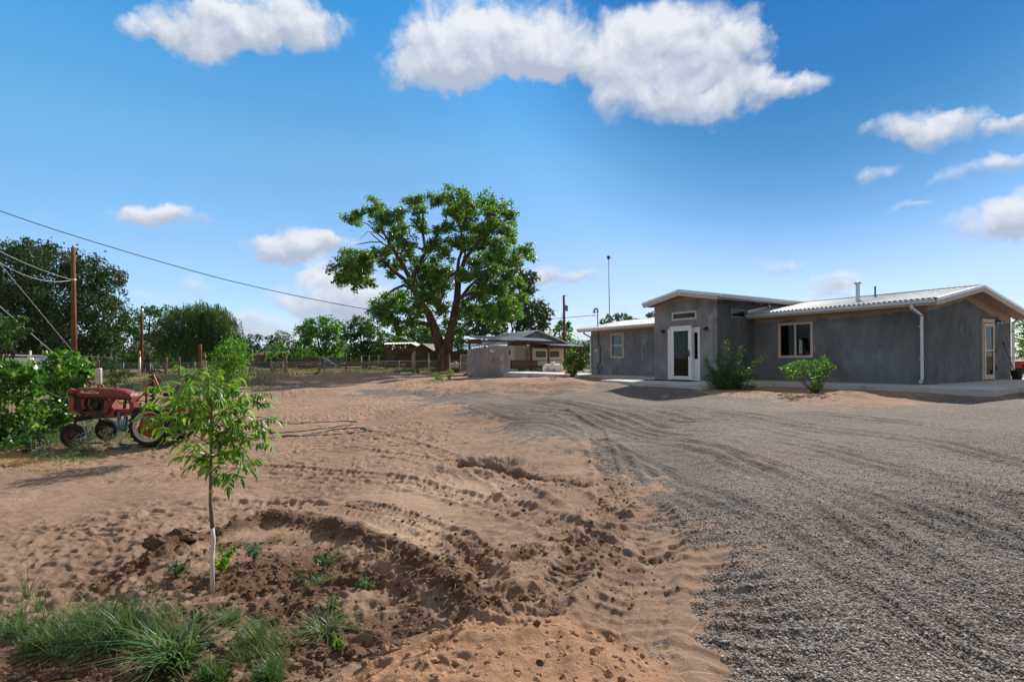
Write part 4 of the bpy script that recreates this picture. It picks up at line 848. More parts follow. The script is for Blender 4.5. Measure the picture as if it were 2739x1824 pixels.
# pump house
D1 = np.array([-.5308, .8474, 0]); D2 = np.array([.8474, .5308, 0]); UZ = np.array([0, 0, 1.])
c0 = P(1288, 1013, 33.5); c0[2] = -.36
sh = thing('pump_house', 'small windowless grey stucco block with a flat sloping top, beyond the end of the gravel', 'shed', c0)
w_, l_ = 2.08, 1.95; h0, h1 = 2.02, 1.86
def off(p, a=0, b=0, z=0): return np.array(p)+D2*a+D1*b+UZ*z
mb = MB(); T_ = [off(c0, 0, 0, h0), off(c0, w_, 0, h0), off(c0, w_, l_, h1), off(c0, 0, l_, h1)]; Bt = [off(c0, 0, 0, -.3), off(c0, w_, 0, -.3), off(c0, w_, l_, -.3), off(c0, 0, l_, -.3)]
for i in range(4): j = (i+1) % 4; mb.quad(Bt[i], Bt[j], T_[j], T_[i])
mb.quad(*T_)
M['stucco2'] = stucco('pump_house_stucco', 9, base=(.27, .245, .245), warm=.25)
mb.build('wall', M['stucco2'], sh)
mb = MB(); q = off(c0, .70, 0, h0-.20); mb.beam(q-D1*.03, q-D1*.06, .16, .06); mb.lathe(q-D1*.07-D2*.07-UZ*.07, -D1-UZ*.5, [(.03, 0), (.06, .1), (0, .1)], 10); mb.lathe(q-D1*.07+D2*.07-UZ*.07, -D1-UZ*.5+D2*.3, [(.03, 0), (.06, .1), (0, .1)], 10); mb.build('floodlight', M['white'], sh)
mb = MB(); mb.beam(off(c0, .86, -.01, 1.18), off(c0, .86, -.015, 1.08), .05); mb.build('pipe_stub', M['blackmetal'], sh); mb = MB(); mb.lathe(off(c0, 0, 1.45, .12), -D2, [(0, 0), (.06, 0), (.06, .05), (0, .05)], 10); mb.build('pipe_stub', M['blackmetal'], sh)
mb = MB(); mb.prism([off(c0, -.35, -.35, -.05), off(c0, w_+.3, -.35, -.05), off(c0, w_+.3, -.003, -.05), off(c0, -.35, -.003, -.05)], (0, 0, .08)); mb.prism([off(c0, -.35, -.003, -.05), off(c0, -.003, -.003, -.05), off(c0, -.003, 1.9, -.05), off(c0, -.35, 1.9, -.05)], (0, 0, .08)); mb.build('footing', M['concrete'], sh)
# propane tanks
def tank(name, px, py, Y, L, r, label, ang=.15):
    q = P(px, py, Y); q[2] = gzz(q[0], q[1])[0]; t = thing(name, label, 'propane tank', q); ax = np.array([math.cos(ang), math.sin(ang), 0]); c = q+UZ*(r+.14)
    pr = [(r*math.sin(a), -L/2+r*.75*(1-math.cos(a))) for a in np.linspace(0, math.pi/2, 7)]; pr += [(rr, -o) for rr, o in pr[::-1]]
    mb = MB(); mb.lathe(c, ax, pr, 24); mb.build('vessel', M['tank'], t)
    mb = MB(); mb.lathe(c+UZ*r*.92, UZ, [(r*.48, 0), (r*.48, r*.25), (r*.36, r*.45), (0, r*.52)], 16); mb.build('valve_dome', M['tank'], t)
    for s in (-.28, .28): mb = MB(); mb.box(c+ax*L*s-UZ*(r*.75), (.07, r*1.2, r*.6+.2), ang); mb.build('foot', M['rustleg'], t)
    return t, c, ax
m = N('tank_paint'); p = m.obj(); n = m.noise(p, 3.5, 6, .7); n2 = m.noise(p, 11, 5, .6); s = m.n('ShaderNodeSeparateXYZ'); m.l(p, s.inputs[0])
c = m.mix(m.map(n, .58, .68), (.78, .78, .76), (.33, .15, .07)); c = m.mix(m.map(m.math('ADD', s.outputs[2], m.math('MULTIPLY', n, .8)), .75, .4, 0, .6), c, (.5, .34, .22)); M['tank'] = m.out(m.bsdf(c, .5))
M['rustleg'] = flat('rusty_leg', (.18, .13, .1), .7)
t, c, ax = tank('propane_tank', 1479, 1000, 36, 1.42, .29, 'rust streaked white propane tank on the bare soil beside the yellow flowered bush')
mb = MB(); mb.b2(c+[-.02, -.36, -.42], c+[.12, -.30, -.08]); mb.tube([c+[.03, -.3, -.4], c+[.03, -.3, -.08]], .014, 5); mb.build('regulator', M['greymetal'], t)
q = P(1466, 990, 35.3); t2 = thing('plant_stand', 'thin dark metal tripod stand in front of the white propane tank', 'stand', (q[0], q[1], -.2)); mb = MB(); top = P(1466, 978, 35.3)
for (a, b) in ((1456, 999), (1473, 1000), (1467, 1001)): mb.tube([top, P(a, b, 35.2)], .012, 5)
mb.build('frame', M['blackmetal'], t2)
t, c, ax = tank('propane_tank', 1218, 990, 56, 1.5, .34, 'smaller white propane tank half hidden behind the chain link fence right of the cottonwood trunk', -.1)
# farmhouse
M['rv'] = flat('off_white_panel', (.56, .55, .47), .5, var=.05)
fo = P(1437, 994, 50); fo[2] = -.35
fh = thing('farmhouse', 'old farmhouse with blue tin gable roof and wood post porch, behind the pump house', 'house', fo)
def fp(a, b, z): return fo+D2*a+D1*b+UZ*(z-fo[2])
def onF(px, py, b):   # intersection with the plane at depth b along D1
    r = ray(px, py); a, t = np.linalg.solve(np.array([[D2[0], -r[0]], [D2[1], -1.]]), -fo[:2]-b*D1[:2]); return a, CZ+r[2]*t
pk = onF(1437, 883.5, 0); rr_ = onF(1520, 919.4, 0); ll = onF(1354, 921, 0)
mb = MB(); mb.prism([fp(ll[0]+.25, .15, ll[1]-.05), fp(rr_[0]-.2, .15, rr_[1]-.05), fp(pk[0], .15, pk[1]-.1)], D1*.08); mb.build('gable', M['greyboards'], fh)
mb = MB(); Ld = 6.5
def troof(name, m_, e0, e1, r0, r1, par, per=.22, amp=.025, th=.02):
    e0, e1, r0, r1 = [np.array(q, float) for q in (e0, e1, r0, r1)]; L = np.linalg.norm(e1-e0); n = max(8, int(L/per*5)); nr = unit(np.cross(e1-e0, r0-e0)); nr = nr*np.sign(nr[2]+1e-9)
    t = np.linspace(0, 1, n+1)[:, None]; s = np.sin(t*L/per*2*math.pi)*amp; A = e0+(e1-e0)*t+nr*s; B = r0+(r1-r0)*t+nr*s; V = np.concatenate([A, B, A-nr*th, B-nr*th]); i = np.arange(n); k = n+1
    Q = np.concatenate([np.stack([i, i+1, i+1+k, i+k], 1), np.stack([i+2*k, i+3*k, i+1+3*k, i+1+2*k], 1), np.stack([i, i+2*k, i+1+2*k, i+1], 1)]); return rawmesh(name, V, Q, m_, par)
troof('roof', M['bluetin'], fp(ll[0]-.1, -.1, ll[1]), fp(ll[0]-.1, Ld, ll[1]), fp(pk[0], -.1, pk[1]), fp(pk[0], Ld, pk[1]), fh)
troof('roof', M['bluetin'], fp(rr_[0]+.1, -.1, rr_[1]-.03), fp(rr_[0]+.1, Ld, rr_[1]-.03), fp(pk[0], -.1, pk[1]), fp(pk[0], Ld, pk[1]), fh)
mb = MB(); mb.beam(fp(pk[0], -.14, pk[1]), fp(rr_[0]+.15, -.14, rr_[1]-.05), .05, .1); mb.build('rake_trim', M['creamtin'], fh)
# porch roof in front of the gable: eave line 1275..1477
a0, z0 = onF(1275, 905, -2.4); a1, z1 = onF(1477, 912.5, -2.4); b0, y0 = onF(1345, 903, .1); b1, y1 = onF(1470, 908, .1)
troof('porch_roof', M['bluetin'], fp(a0, -2.4, z0-.02), fp(a1, -2.4, z0-.12), fp(a0+.3, .1, z0+.35), fp(a1, .1, z0+.28), fh)
a2, z2 = onF(1471, 921, -1.6); a3, z3 = onF(1562, 925, -1.6)
troof('porch_roof', M['bluetin'], fp(a2, -1.6, z2-.05), fp(a3, -1.6, z2-.12), fp(a2, .8, z2+.22), fp(a3, .8, z2+.15), fh)
mb = MB(); mb.beam(fp(a0+.4, -2.3, z0-.18), fp(a1, -2.3, z0-.26), .1, .16); mb.beam(fp(a2, -1.5, z2-.25), fp(a3-.2, -1.5, z2-.32), .12, .2); mb.beam(fp(a0-.9, -2.3, z0-.35), fp(a0+.5, -2.3, z0-.33), .2, .22); mb.beam(fp(a0+.45, -2.2, z0-.2), fp(a0+.45, 0, z0-.12), .1, .3); mb.build('porch_beam', M['brownwood'], fh)
for px, bb, zt in ((1420, -2.3, z0-.4), (1467, -2.3, z0-.4), (1551, -1.5, z2-.35), (1256, -2.3, z0-.4)):
    a, _ = onF(px, 960, bb); mb = MB(); mb.beam(fp(a, bb, -.5), fp(a, bb, zt), .17); mb.build('post', M['brownwood'], fh)
aL, _ = onF(1322, 960, .1); aR, _ = onF(1508, 960, .1); zc = ll[1]-.1
mb = MB(); mb.prism([fp(aL, .1, -.6), fp(aR, .1, -.6), fp(aR, .1, zc), fp(aL, .1, zc)], D1*1.2); mb.build('wall', M['creamwall'], fh)
aD0, zD = onF(1337, 924, .0); aD1, _ = onF(1377, 924, .0); mb = MB(); mb.prism([fp(aD0, .04, -.3), fp(aD1, .04, -.3), fp(aD1, .04, zD), fp(aD0, .04, zD)], D1*.05); mb.build('door', M['white'], fh)
mb = MB(); a, _ = onF(1423, 930, 0); a_, z_ = onF(1468, 919, 0); mb.prism([fp(a, .02, z_-.35), fp(a_+1.6, .02, z_-.45), fp(a_+1.6, .02, z_), fp(a, .02, z_)], D1*.06); mb.build('header_board', M['brownwood'], fh)
mb = MB(); a, za = onF(1362, 938, -.2); mb.prism([fp(a, -.0, za-.35), fp(a+.25, -.0, za-.35), fp(a+.25, -.0, za+.05), fp(a, -.0, za+.05)], D1*.03); mb.build('window', M['blackmetal'], fh)
# camper trailer standing under the porch roof
M['rvstripe'] = flat('blue_stripe', (.06, .13, .2), .4); M['darkglass'] = flat('dark_window_glass', (.02, .03, .035), .08, spec=.8)
aA, _ = onF(1425, 950, -.9); aB, _ = onF(1502, 950, -.9); _, zT = onF(1460, 933, -.9); _, zB = onF(1460, 977, -.9)
q = fp(aA, -.9, -.45); rv = thing('camper_trailer', 'off-white camper with two dark rounded windows and a blue stripe, under the farmhouse porch', 'camper', q)
mb = MB(); mb.prism([fp(aA, -.9, zB), fp(aB, -.9, zB), fp(aB, -.9, zT-.12), fp(aB-.1, -.9, zT), fp(aA+.1, -.9, zT), fp(aA, -.9, zT-.12)], D1*.85); mb.build('body', M['rv'], rv)
def rvp(px, py, b=-.9): a, z = onF(px, py, b); return fp(a, b, z)
mb = MB(); mb.prism([rvp(1427, 963.5), rvp(1501, 962), rvp(1501, 964), rvp(1427, 966)], -D1*.012); mb.build('stripe', M['rvstripe'], rv)
for (x0, x1) in ((1434, 1460), (1471, 1496)):
    for gap, mm, dd_ in ((0, 'blackmetal', .03), (1.4, 'darkglass', .045)):
        A, B, Cc, D_ = x0+gap, x1-gap, 939.5+gap, 955-gap; k = 2.2; mb = MB()
        mb.prism([rvp(A, Cc+k), rvp(A+k, Cc), rvp(B-k, Cc), rvp(B, Cc+k), rvp(B, D_-k), rvp(B-k, D_), rvp(A+k, D_), rvp(A, D_-k)], -D1*dd_); o_ = mb.build('window' if gap == 0 else 'pane', M[mm], rv if gap == 0 else o_)
for px in (1440, 1488): a, _ = onF(px, 980, -.6); mb = MB(); mb.lathe(fp(a, -.7, -.12), D1, [(0, 0), (.2, 0), (.32, .03), (.32, .2), (0, .22)], 16); mb.build('wheel', M['rubber'], rv)
# raised board bin in front of the farmhouse
q = P(1400, 985, 46); q[2] = -.3; t = thing('garden_bed', 'weathered board planter bed in front of the farmhouse wall, behind the wire fence', 'planter', q)
mb = MB(); mb.beam(P(1370, 975, 46), P(1437, 975, 46), .1, .75); mb.beam(P(1370, 975, 46), P(1366, 974, 47.5), .1, .75); mb.beam(P(1437, 975, 46), P(1433, 974, 47.5), .1, .75); mb.build('boards', M['oldwood'], t)
# low metal roofed barn behind the pump house
q = P(1235, 985, 60); q[2] = -.3; t = thing('low_barn', 'low barn with patched blue-grey tin roof between the cottonwood trunk and pump house', 'barn', q)
troof('roof', M['bluetin'], P(1196, 941, 59), P(1292, 929, 59), P(1203, 926, 64), P(1296, 914, 64), t, .3, .03)
mb = MB(); mb.prism([P(1198, 1000, 59.5), P(1300, 1000, 59.5), P(1300, 931, 59.5), P(1198, 942, 59.5)], (0, 3, 0)); mb.build('wall', M['oldwoodv'], t)
# wooden barn with open clerestory
q = P(1062, 990, 62); q[2] = -.25; t = thing('wooden_barn', 'old dark wooden barn with a scalloped tin roof edge and open loft', 'barn', q)
mb = MB(); mb.prism([P(1026, 992, 62), P(1101, 992, 62), P(1101, 937, 62), P(1026, 938, 62)], (1.5, 5, 0)); mb.build('wall', M['oldwood'], t)
mb = MB()
for px in (1027, 1034, 1047, 1060, 1068, 1079, 1098): mb.beam(P(px, 938, 62.1), P(px, 920, 62.1), .12)
mb.beam(P(1026, 937, 62), P(1101, 936, 62), .15); mb.beam(P(1026, 922, 62.1), P(1100, 921, 62.1), .12); mb.build('loft_post', M['postwood'], t)
mb = MB(); mb.prism([P(1099, 937, 62), P(1116, 937, 64), P(1116, 927, 64), P(1099, 921, 62)], (.2, .3, 0)); mb.build('side_boards', M['oldwood'], t)
troof('roof', M['creamtin'], P(1025, 920.5, 61.6), P(1099, 918.5, 61.6), P(1034, 917, 67), P(1112, 916, 67), t, .34, .05)
troof('roof', M['creamtin'], P(1118, 927, 61.6), P(1128, 923, 67), P(1099, 918.5, 61.6), P(1112, 915, 67), t, .34, .03)
mb = MB(); mb.beam(P(1036, 949, 61.9), P(1052, 962, 61.9), .2); mb.beam(P(1052, 962, 61.9), P(1055, 978, 61.9), .18); mb.build('brace', M['postwood'], t)
mb = MB(); mb.prism([P(1034, 970, 61.95), P(1056, 970, 61.95), P(1056, 949, 61.95), P(1034, 949, 61.95)], (0, -.06, 0)); mb.build('panel', M['greyboards'], t)
# small gabled shed
q = P(1128, 990, 58); q[2] = -.25; t = thing('plank_shed', 'narrow plank shed with a steep peaked roof just left of the cottonwood trunk', 'shed', q)
mb = MB(); mb.prism([P(1111, 987, 58), P(1145, 986, 58), P(1145, 936, 58), P(1129, 921, 58), P(1111, 935, 58)], (1.0, 2.6, 0)); mb.build('wall', M['oldwood'], t)
mb = MB(); mb.prism([P(1129, 918.5, 57.7), P(1157, 936.5, 57.7), P(1157, 938, 57.7), P(1129, 920.5, 57.7)], (1., 3.2, 0)); mb.prism([P(1129, 918.5, 57.7), P(1129, 920.5, 57.7), P(1102, 936, 57.7), P(1102, 934.5, 57.7)], (1., 3.2, 0)); mb.build('roof', M['greywood'], t)
mb = MB(); mb.beam(P(1147, 996, 57.6), P(1147, 944, 57.6), .14); mb.build('corner_post', M['creamtin'], t)
q = P(1162, 985, 61); q[2] = -.25; t = thing('lean_to', 'low plank lean-to with cream tin roof between the peaked shed and the cottonwood trunk', 'shed', q)
mb = MB(); mb.prism([P(1148, 988, 61), P(1196, 988, 61), P(1196, 944, 61), P(1148, 944, 61)], (0, 2.5, 0)); mb.build('wall', M['oldwoodv'], t)
troof('roof', M['creamtin'], P(1146, 944, 60.6), P(1180, 943.5, 60.6), P(1150, 936, 64), P(1180, 936, 64), t, .25, .03)
# far shed
q = P(690, 965, 90); q[2] = -.5; t = thing('far_shed', 'distant open shed with a pale tilted roof behind the second sapling', 'shed', q)
mb = MB(); mb.prism([P(668, 948, 89), P(712, 939.5, 89), P(712, 942, 89), P(668, 950, 89)], (1.5, 6, .1)); mb.build('roof', M['bluetin'], t)
mb = MB()
for px in (672, 690, 708): mb.beam(P(px, 968, 89.5), P(px, 945-(px-672)*.1, 89.5), .18); mb.build('post', M['postwood'], t); mb = MB()
mb.prism([P(674, 966, 94), P(712, 966, 94), P(712, 946, 94), P(674, 948, 94)], (0, .3, 0)); mb.build('frame', M['oldwoodv'], t)
# ------------------------------------------------------------ chain link fence
fp_ = [(250, 50), (330, 48.5), (402, 47), (521, 44), (648, 40.5), (767.5, 43), (868, 45), (975, 49), (1067, 51.5), (1149, 54), (1260, 56), (1370, 57), (1410, 57.5), (1500, 59), (1600, 60.5), (1720, 62)]
base = [Gd(a, Y) for a, Y in fp_]; tops = []
q = base[6]; t = thing('chain_link_fence', 'long galvanised chain link fence crossing the field in front of the wooden barns', 'fence', q)
M['mesh'] = None
m = N('chain_link'); p = m.n('ShaderNodeUVMap').outputs[0]; s = m.n('ShaderNodeSeparateXYZ'); m.l(p, s.inputs[0])
def dia(sg): f = m.math('FRACT', m.math('ADD', m.math('MULTIPLY', s.outputs[0], 1/.09), m.math('MULTIPLY', s.outputs[1], sg/.09))); return m.math('LESS_THAN', f, .13)
f = m.math('MAXIMUM', dia(1), dia(-1)); tr = m.n('ShaderNodeBsdfTransparent'); x = m.n('ShaderNodeMixShader'); m.l(f, x.inputs[0]); m.l(tr.outputs[0], x.inputs[1]); m.l(m.bsdf((.27, .29, .30), .5, .4), x.inputs[2]); M['mesh'] = m.out(x.outputs[0])
for q in base:
    b_ = q.copy(); b_[2] = min(b_[2], -.3)-.1; top = q.copy(); top[2] = .80; tops.append(top)
    mb = MB(); mb.tube([b_, top], .038, 6); mb.lathe(top, UZ, [(.045, 0), (.045, .03), (0, .06)], 6); mb.build('post', M['fencemetal'], t)
mb = MB(); mb.tube([q-UZ*.03 for q in tops], .024, 5); mb.build('top_rail', M['fencemetal'], t)
V = []; Fq = []; UV = []; L = 0
for i in range(len(base)-1):
    a, b = tops[i], tops[i+1]; l = np.linalg.norm(b-a); zb = -.42; k = len(V); V += [(a[0], a[1], zb), (b[0], b[1], zb), tuple(b-UZ*.04), tuple(a-UZ*.04)]; Fq.append((k, k+1, k+2, k+3)); UV += [(L, zb), (L+l, zb), (L+l, .76), (L, .76)]; L += l
o = rawmesh('mesh_wire', V, Fq, M['mesh'], t); uv = o.data.uv_layers.new(name='UVMap'); uv.data.foreach_set('uv', np.array(UV, np.float32).ravel())
# white board fence far left
q = P(80, 990, 23); q[2] = -1.2; t = thing('white_fence', 'white pipe corral fence with panels and corner braces behind the grape vines', 'fence', q)
mb = MB(); mb.beam(P(-40, 948, 23), P(160, 953.5, 23), .07); mb.beam(P(-40, 962, 23), P(120, 962, 23), .05); mb.build('rail', M['white'], t)
for px in (10, 81, 124, 158): mb = MB(); mb.beam(P(px, 1010, 23.02), P(px, 938 if px in (81, 124) else 950, 23.02), .06); mb.build('post', M['white'], t)
mb = MB(); mb.beam(P(79, 953, 22.95), P(55, 985, 22.95), .05); mb.beam(P(84, 953, 22.95), P(100, 985, 22.95), .05); mb.beam(P(156, 953, 22.95), P(140, 975, 22.95), .05); mb.build('brace', M['white'], t)
M['panel'] = flat('translucent_sheet', (.36, .42, .44), .5); troof('sheet', M['panel'], P(-40, 990, 23.3), P(160, 990, 23.3), P(-40, 956, 23.3), P(160, 957, 23.3), t, .25, .02)
q = P(250, 980, 34); t = thing('pipe_fence', 'thin pale pipe fence seen behind the muffler of the tractor', 'fence', (q[0], q[1], -.8)); mb = MB()
mb.beam(P(190, 951, 34), P(300, 957, 34), .06); mb.build('rail', M['fencemetal'], t)
for px in (215, 262, 297): mb = MB(); mb.beam(P(px, 985, 34), P(px, 950, 34), .07); mb.build('post', M['fencemetal'], t)
# rustic post and rail fence with gate
def post(px, y0, y1, Y, w, lab, m_='postwood', cat='post', grp='rough wooden posts in the field', nm='wooden_post', lean=0):
    b_ = P(px, y1, Y); b_[2] = min(b_[2], gz(b_[0], b_[1])+.05)-.1; e = P(px+lean, y0, Y); mb = MB(); k = 5
    pts = [b_+(e-b_)*s_+np.array([rnd.uniform(-.03, .03), 0, 0]) for s_ in np.linspace(0, 1, k)]; mb.tube(pts, [w/2*(1.05-.1*i/k+rnd.uniform(-.06, .06)) for i in range(k)], 7); o = mb.build(nm, M[m_], origin=b_); return setp(o, lab, cat, grp)
post(763, 952, 988, 55, .38, 'thickest brown post, right of the cross braced wooden gate')
post(854, 957, 986, 58, .24, 'forked brown post holding up the fallen bough in the field')
post(927, 946, 987, 58, .22, 'tapering grey brown post at the right end of the blue-grey board screen', lean=-2)
post(726, 964, 999, 53, .24, 'crooked dark post on the left side of the cross braced gate', lean=-1)
post(669, 972, 992, 57, .16, 'short dark stump post, left one of the thin pair between second sapling and gate')
post(676, 961, 991, 57, .14, 'tall thin leaning post, right one of the pair between second sapling and gate', lean=2)
post(535, 921, 996, 45, .28, 'tall reddish post beside the pallet gate under the willow', 'polewood')
post(545, 942, 970, 46, .26, 'shorter reddish post directly behind the pallet gate under the willow', 'polewood')
post(444, 955, 992, 47, .26, 'stout dark post left of the blond dead branch under the willow')
post(479, 954, 992, 47, .2, 'dark post under the willow, between the stout post and the tall reddish post')
post(298, 952, 985, 50, .2, 'brown post behind the tractor under the big elm, left of a pair')
post(308, 952, 985, 50, .18, 'brown post behind the tractor under the big elm, right of a pair')
b_ = P(373.5, 998, 46); b_[2] -= .2; o_ = thing('marker_post', 'white post with a yellow sleeve at the far pole guy wire', 'marker post', b_)
mb = MB(); mb.tube([b_, P(373.5, 954, 46)], .09, 8); mb.build('pipe', M['white'], o_); M['yellow'] = flat('yellow_sleeve', (.65, .42, .03), .5); mb = MB(); mb.tube([P(373.5, 956, 45.9), P(374, 939, 45.9)], .06, 8); mb.build('sleeve', M['yellow'], o_)
q = P(743, 990, 54); t = thing('wooden_gate', 'dark wooden farm gate with crossed braces between two thick posts in the field', 'gate', (q[0], q[1], -.5)); mb = MB()
for z in (969, 974, 979.5, 985.5, 991): mb.beam(P(729, z, 54), P(757, z-1.5, 54), .05, .12)
mb.build('rail', M['greywood'], t); mb = MB(); mb.beam(P(729.5, 992, 53.95), P(729.5, 967, 53.95), .12); mb.beam(P(756.5, 991, 53.95), P(756.5, 966, 53.95), .12); mb.build('stile', M['greywood'], t)
mb = MB(); mb.beam(P(730, 991, 53.9), P(756, 967, 53.9), .1); mb.beam(P(730, 968, 53.9), P(756, 990, 53.9), .1); mb.build('brace', M['greywood'], t)
q = P(547, 994, 45.5); t = thing('pallet_gate', 'pale weathered pallet standing upright as a gate under the willow', 'gate', (q[0], q[1], -.5)); mb = MB()
for z in (967, 972, 977, 982, 987, 992): mb.beam(P(541, z, 45.4), P(552.5, z-.6, 45.4), .03, .13)
mb.build('slat', M['creamtin'], t); mb = MB(); mb.beam(P(541.5, 995, 45.5), P(541.5, 966, 45.5), .07); mb.beam(P(552, 994, 45.5), P(552, 965, 45.5), .07); mb.beam(P(542, 979, 45.3), P(549, 994, 45.3), .06); mb.build('stile', M['greywood'], t)
q = P(800, 977, 57); t = thing('rail_fence', 'rough dark log rail fence running right from the cross braced gate', 'fence', (q[0], q[1], -.4)); mb = MB()
mb.tube([P(768, 974, 56), P(810, 976, 57), P(858, 975, 58)], [.1, .12, .09], 6); mb.tube([P(922, 973, 58), P(975, 971.5, 58), P(1050, 975, 59), P(1085, 976, 60)], [.16, .13, .14, .1], 6); mb.tube([P(768, 983, 56), P(858, 986, 58)], [.05, .05], 5); mb.tube([P(858, 984, 58), P(925, 984, 58), P(1010, 985, 58)], [.06, .06, .06], 5); mb.build('rail', M['postwood'], t)
for px in (990, 1030): mb = MB(); mb.beam(P(px, 988, 58.4), P(px, 968, 58.4), .14); mb.build('post', M['postwood'], t)
q = P(885, 973, 57); mb = MB(); mb.tube([P(841, 952.5, 57.5), P(860, 955, 57.5), P(875, 963, 57.3), P(888, 973, 57.2), P(902, 978.5, 57), P(913, 974, 57), P(924, 972, 57.2)], [.05, .09, .11, .12, .12, .1, .08], 7); mb.tube([P(856, 955, 57.5), P(866, 951.5, 57.3)], [.07, .05], 6); setp(mb.build('fallen_bough', M['greywood'], origin=q), 'bare grey fallen bough propped over the rail fence in front of the board screen', 'bough')
for (a, b, ya, yb, Y, m_, lab) in ((860, 925, 956, 976, 76, 'greyboards', 'blue-grey upright board screen behind the fallen bough'), (806, 852, 957, 976, 78, 'oldwoodv', 'dark brown board screen left of the blue-grey one')):
    q = P((a+b)/2, yb, Y); mb = MB(); mb.prism([P(a, yb+4, Y), P(b, yb+4, Y), P(b, ya, Y), P(a, ya, Y)], (0, .08, 0)); setp(mb.build('board_screen', M[m_], origin=(q[0], q[1], -.5)), lab, 'board fence')
q = P(985, 970, 60); t = thing('pen_frame', 'light metal pen frame standing at the left end of the wooden barn', 'pen', (q[0], q[1], -.4)); mb = MB()
mb.beam(P(966, 951.5, 60), P(1020, 951.5, 60), .06); mb.build('rail', M['fencemetal'], t)
for px in (967, 988, 1013): mb = MB(); mb.beam(P(px, 985, 60), P(px, 951, 60), .1); mb.build('post', M['creamtin'], t)
q = P(1240, 990, 52); t = thing('booth_frame', 'pale metal framed pen door standing against the left side of the pump house', 'gate', (q[0], q[1], -.35)); mb = MB()
mb.beam(P(1232, 995, 52), P(1232, 949, 52), .07); mb.beam(P(1232, 949.5, 52), P(1252, 949.5, 52), .07); mb.beam(P(1236, 995, 52.2), P(1236, 950, 52.2), .05); mb.beam(P(1232, 972, 52), P(1252, 972, 52), .05); mb.build('frame', M['trimmetal'], t); mb = MB(); mb.prism([P(1233, 994, 52.05), P(1252, 994, 52.05), P(1252, 950, 52.05), P(1233, 950, 52.05)], (0, .02, 0)); mb.build('panel', M['greywood'], t)
# ------------------------------------------------------------ utility poles and wires
def pole(px0, y0, px1, y1, Y, r, lab, deep=1.):
    b_ = P(px1, y1, Y); b_[2] -= deep; e = P(px0, y0, Y); t = thing('utility_pole', lab, 'utility pole', b_); mb = MB(); mb.tube([b_, (b_+e)/2, e], [r*1.15, r, r*.82], 12); mb.build('pole', M['polewood'], t); return t, b_, e
t, b1, e1 = pole(195.5, 662, 199, 948, 21, .085, 'tall bare reddish brown pole rising behind the grape vines at left', 1.3)
mb = MB(); mb.tube([e1, e1+UZ*.08], .03, 6); mb.build('cap_pin', M['greymetal'], t); mb = MB(); k = P(196, 749, 21); mb.lathe(k, UZ, [(.085, -.03), (.1, -.02), (.1, .02), (.085, .03)], 12); mb.build('clamp', M['trimmetal'], t)
t, b2_, e2 = pole(380, 818, 377.5, 985, 50, .13, 'slender dark utility pole in front of the trees left of the willow', .6)
mb = MB(); mb.lathe(P(380, 842, 49.7), UZ, [(0, 0), (.11, 0), (.11, .55), (0, .6)], 10); mb.build('transformer', M['trimmetal'], t)
t, b3, e3 = pole(1508, 790, 1511, 950, 63, .16, 'utility pole with a grey transformer rising behind the farmhouse', 2)
c = P(1514, 824, 62.5); mb = MB(); mb.lathe(c-UZ*.35, UZ, [(0, 0), (.22, 0), (.24, .05), (.24, .62), (.2, .68), (.04, .7), (.03, .85), (0, .86)], 14); mb.build('transformer', M['greymetal'], t)
mb = MB(); mb.beam(P(1508, 792, 63), P(1517, 790, 63), .06); mb.tube([P(1503.5, 838, 62.8), P(1503.5, 930, 62.8)], .035, 5); mb.build('crossarm', M['fencemetal'], t)
# mast with lamp head behind the left wing
t = thing('antenna_mast', 'very tall thin mast topped by a round dark head, behind the stucco house', 'mast', Gd(1630, 42)); mb = MB(); a = P(1630.5, 880, 42); b = P(1628, 692, 42); g0 = Gd(1630, 42)
mb.tube([g0-UZ*.1, a, b], [.045, .04, .03], 6); mb.build('mast', M['greymetal'], t); mb = MB(); c = P(1627.5, 688.5, 42)
for k in range(14): aa = k*2.4; mb.beam(c+np.array([.1*math.cos(aa), .1*math.sin(aa), -.1+.015*k]), c+np.array([.17*math.cos(aa+.5), .17*math.sin(aa+.5), -.1+.015*k]), .03, .02)
mb.lathe(c, UZ, [(0, -.15), (.1, -.12), (.12, 0), (.12, .06), (.05, .14), (0, .15)], 10); mb.build('head', M['blackmetal'], t)
M['wire'] = flat('dark_cable', (.035, .035, .04), .6); M['wire2'] = flat('pale_cable', (.25, .27, .30), .5, .3)
def wire(pts, r, lab, m_='wire', nm='cable', sag=0, grp=None):
    pts = [np.array(p) for p in pts]; o = []
    for a, b in zip(pts[:-1], pts[1:]):
        for s_ in np.linspace(0, 1, 12)[:-1]: o.append(a+(b-a)*s_-UZ*sag*4*s_*(1-s_))
    o.append(pts[-1]); mb = MB(); mb.tube(o, r, 6); k = o[0]; return setp(mb.build(nm, M[m_], origin=k), lab, 'wire', grp)
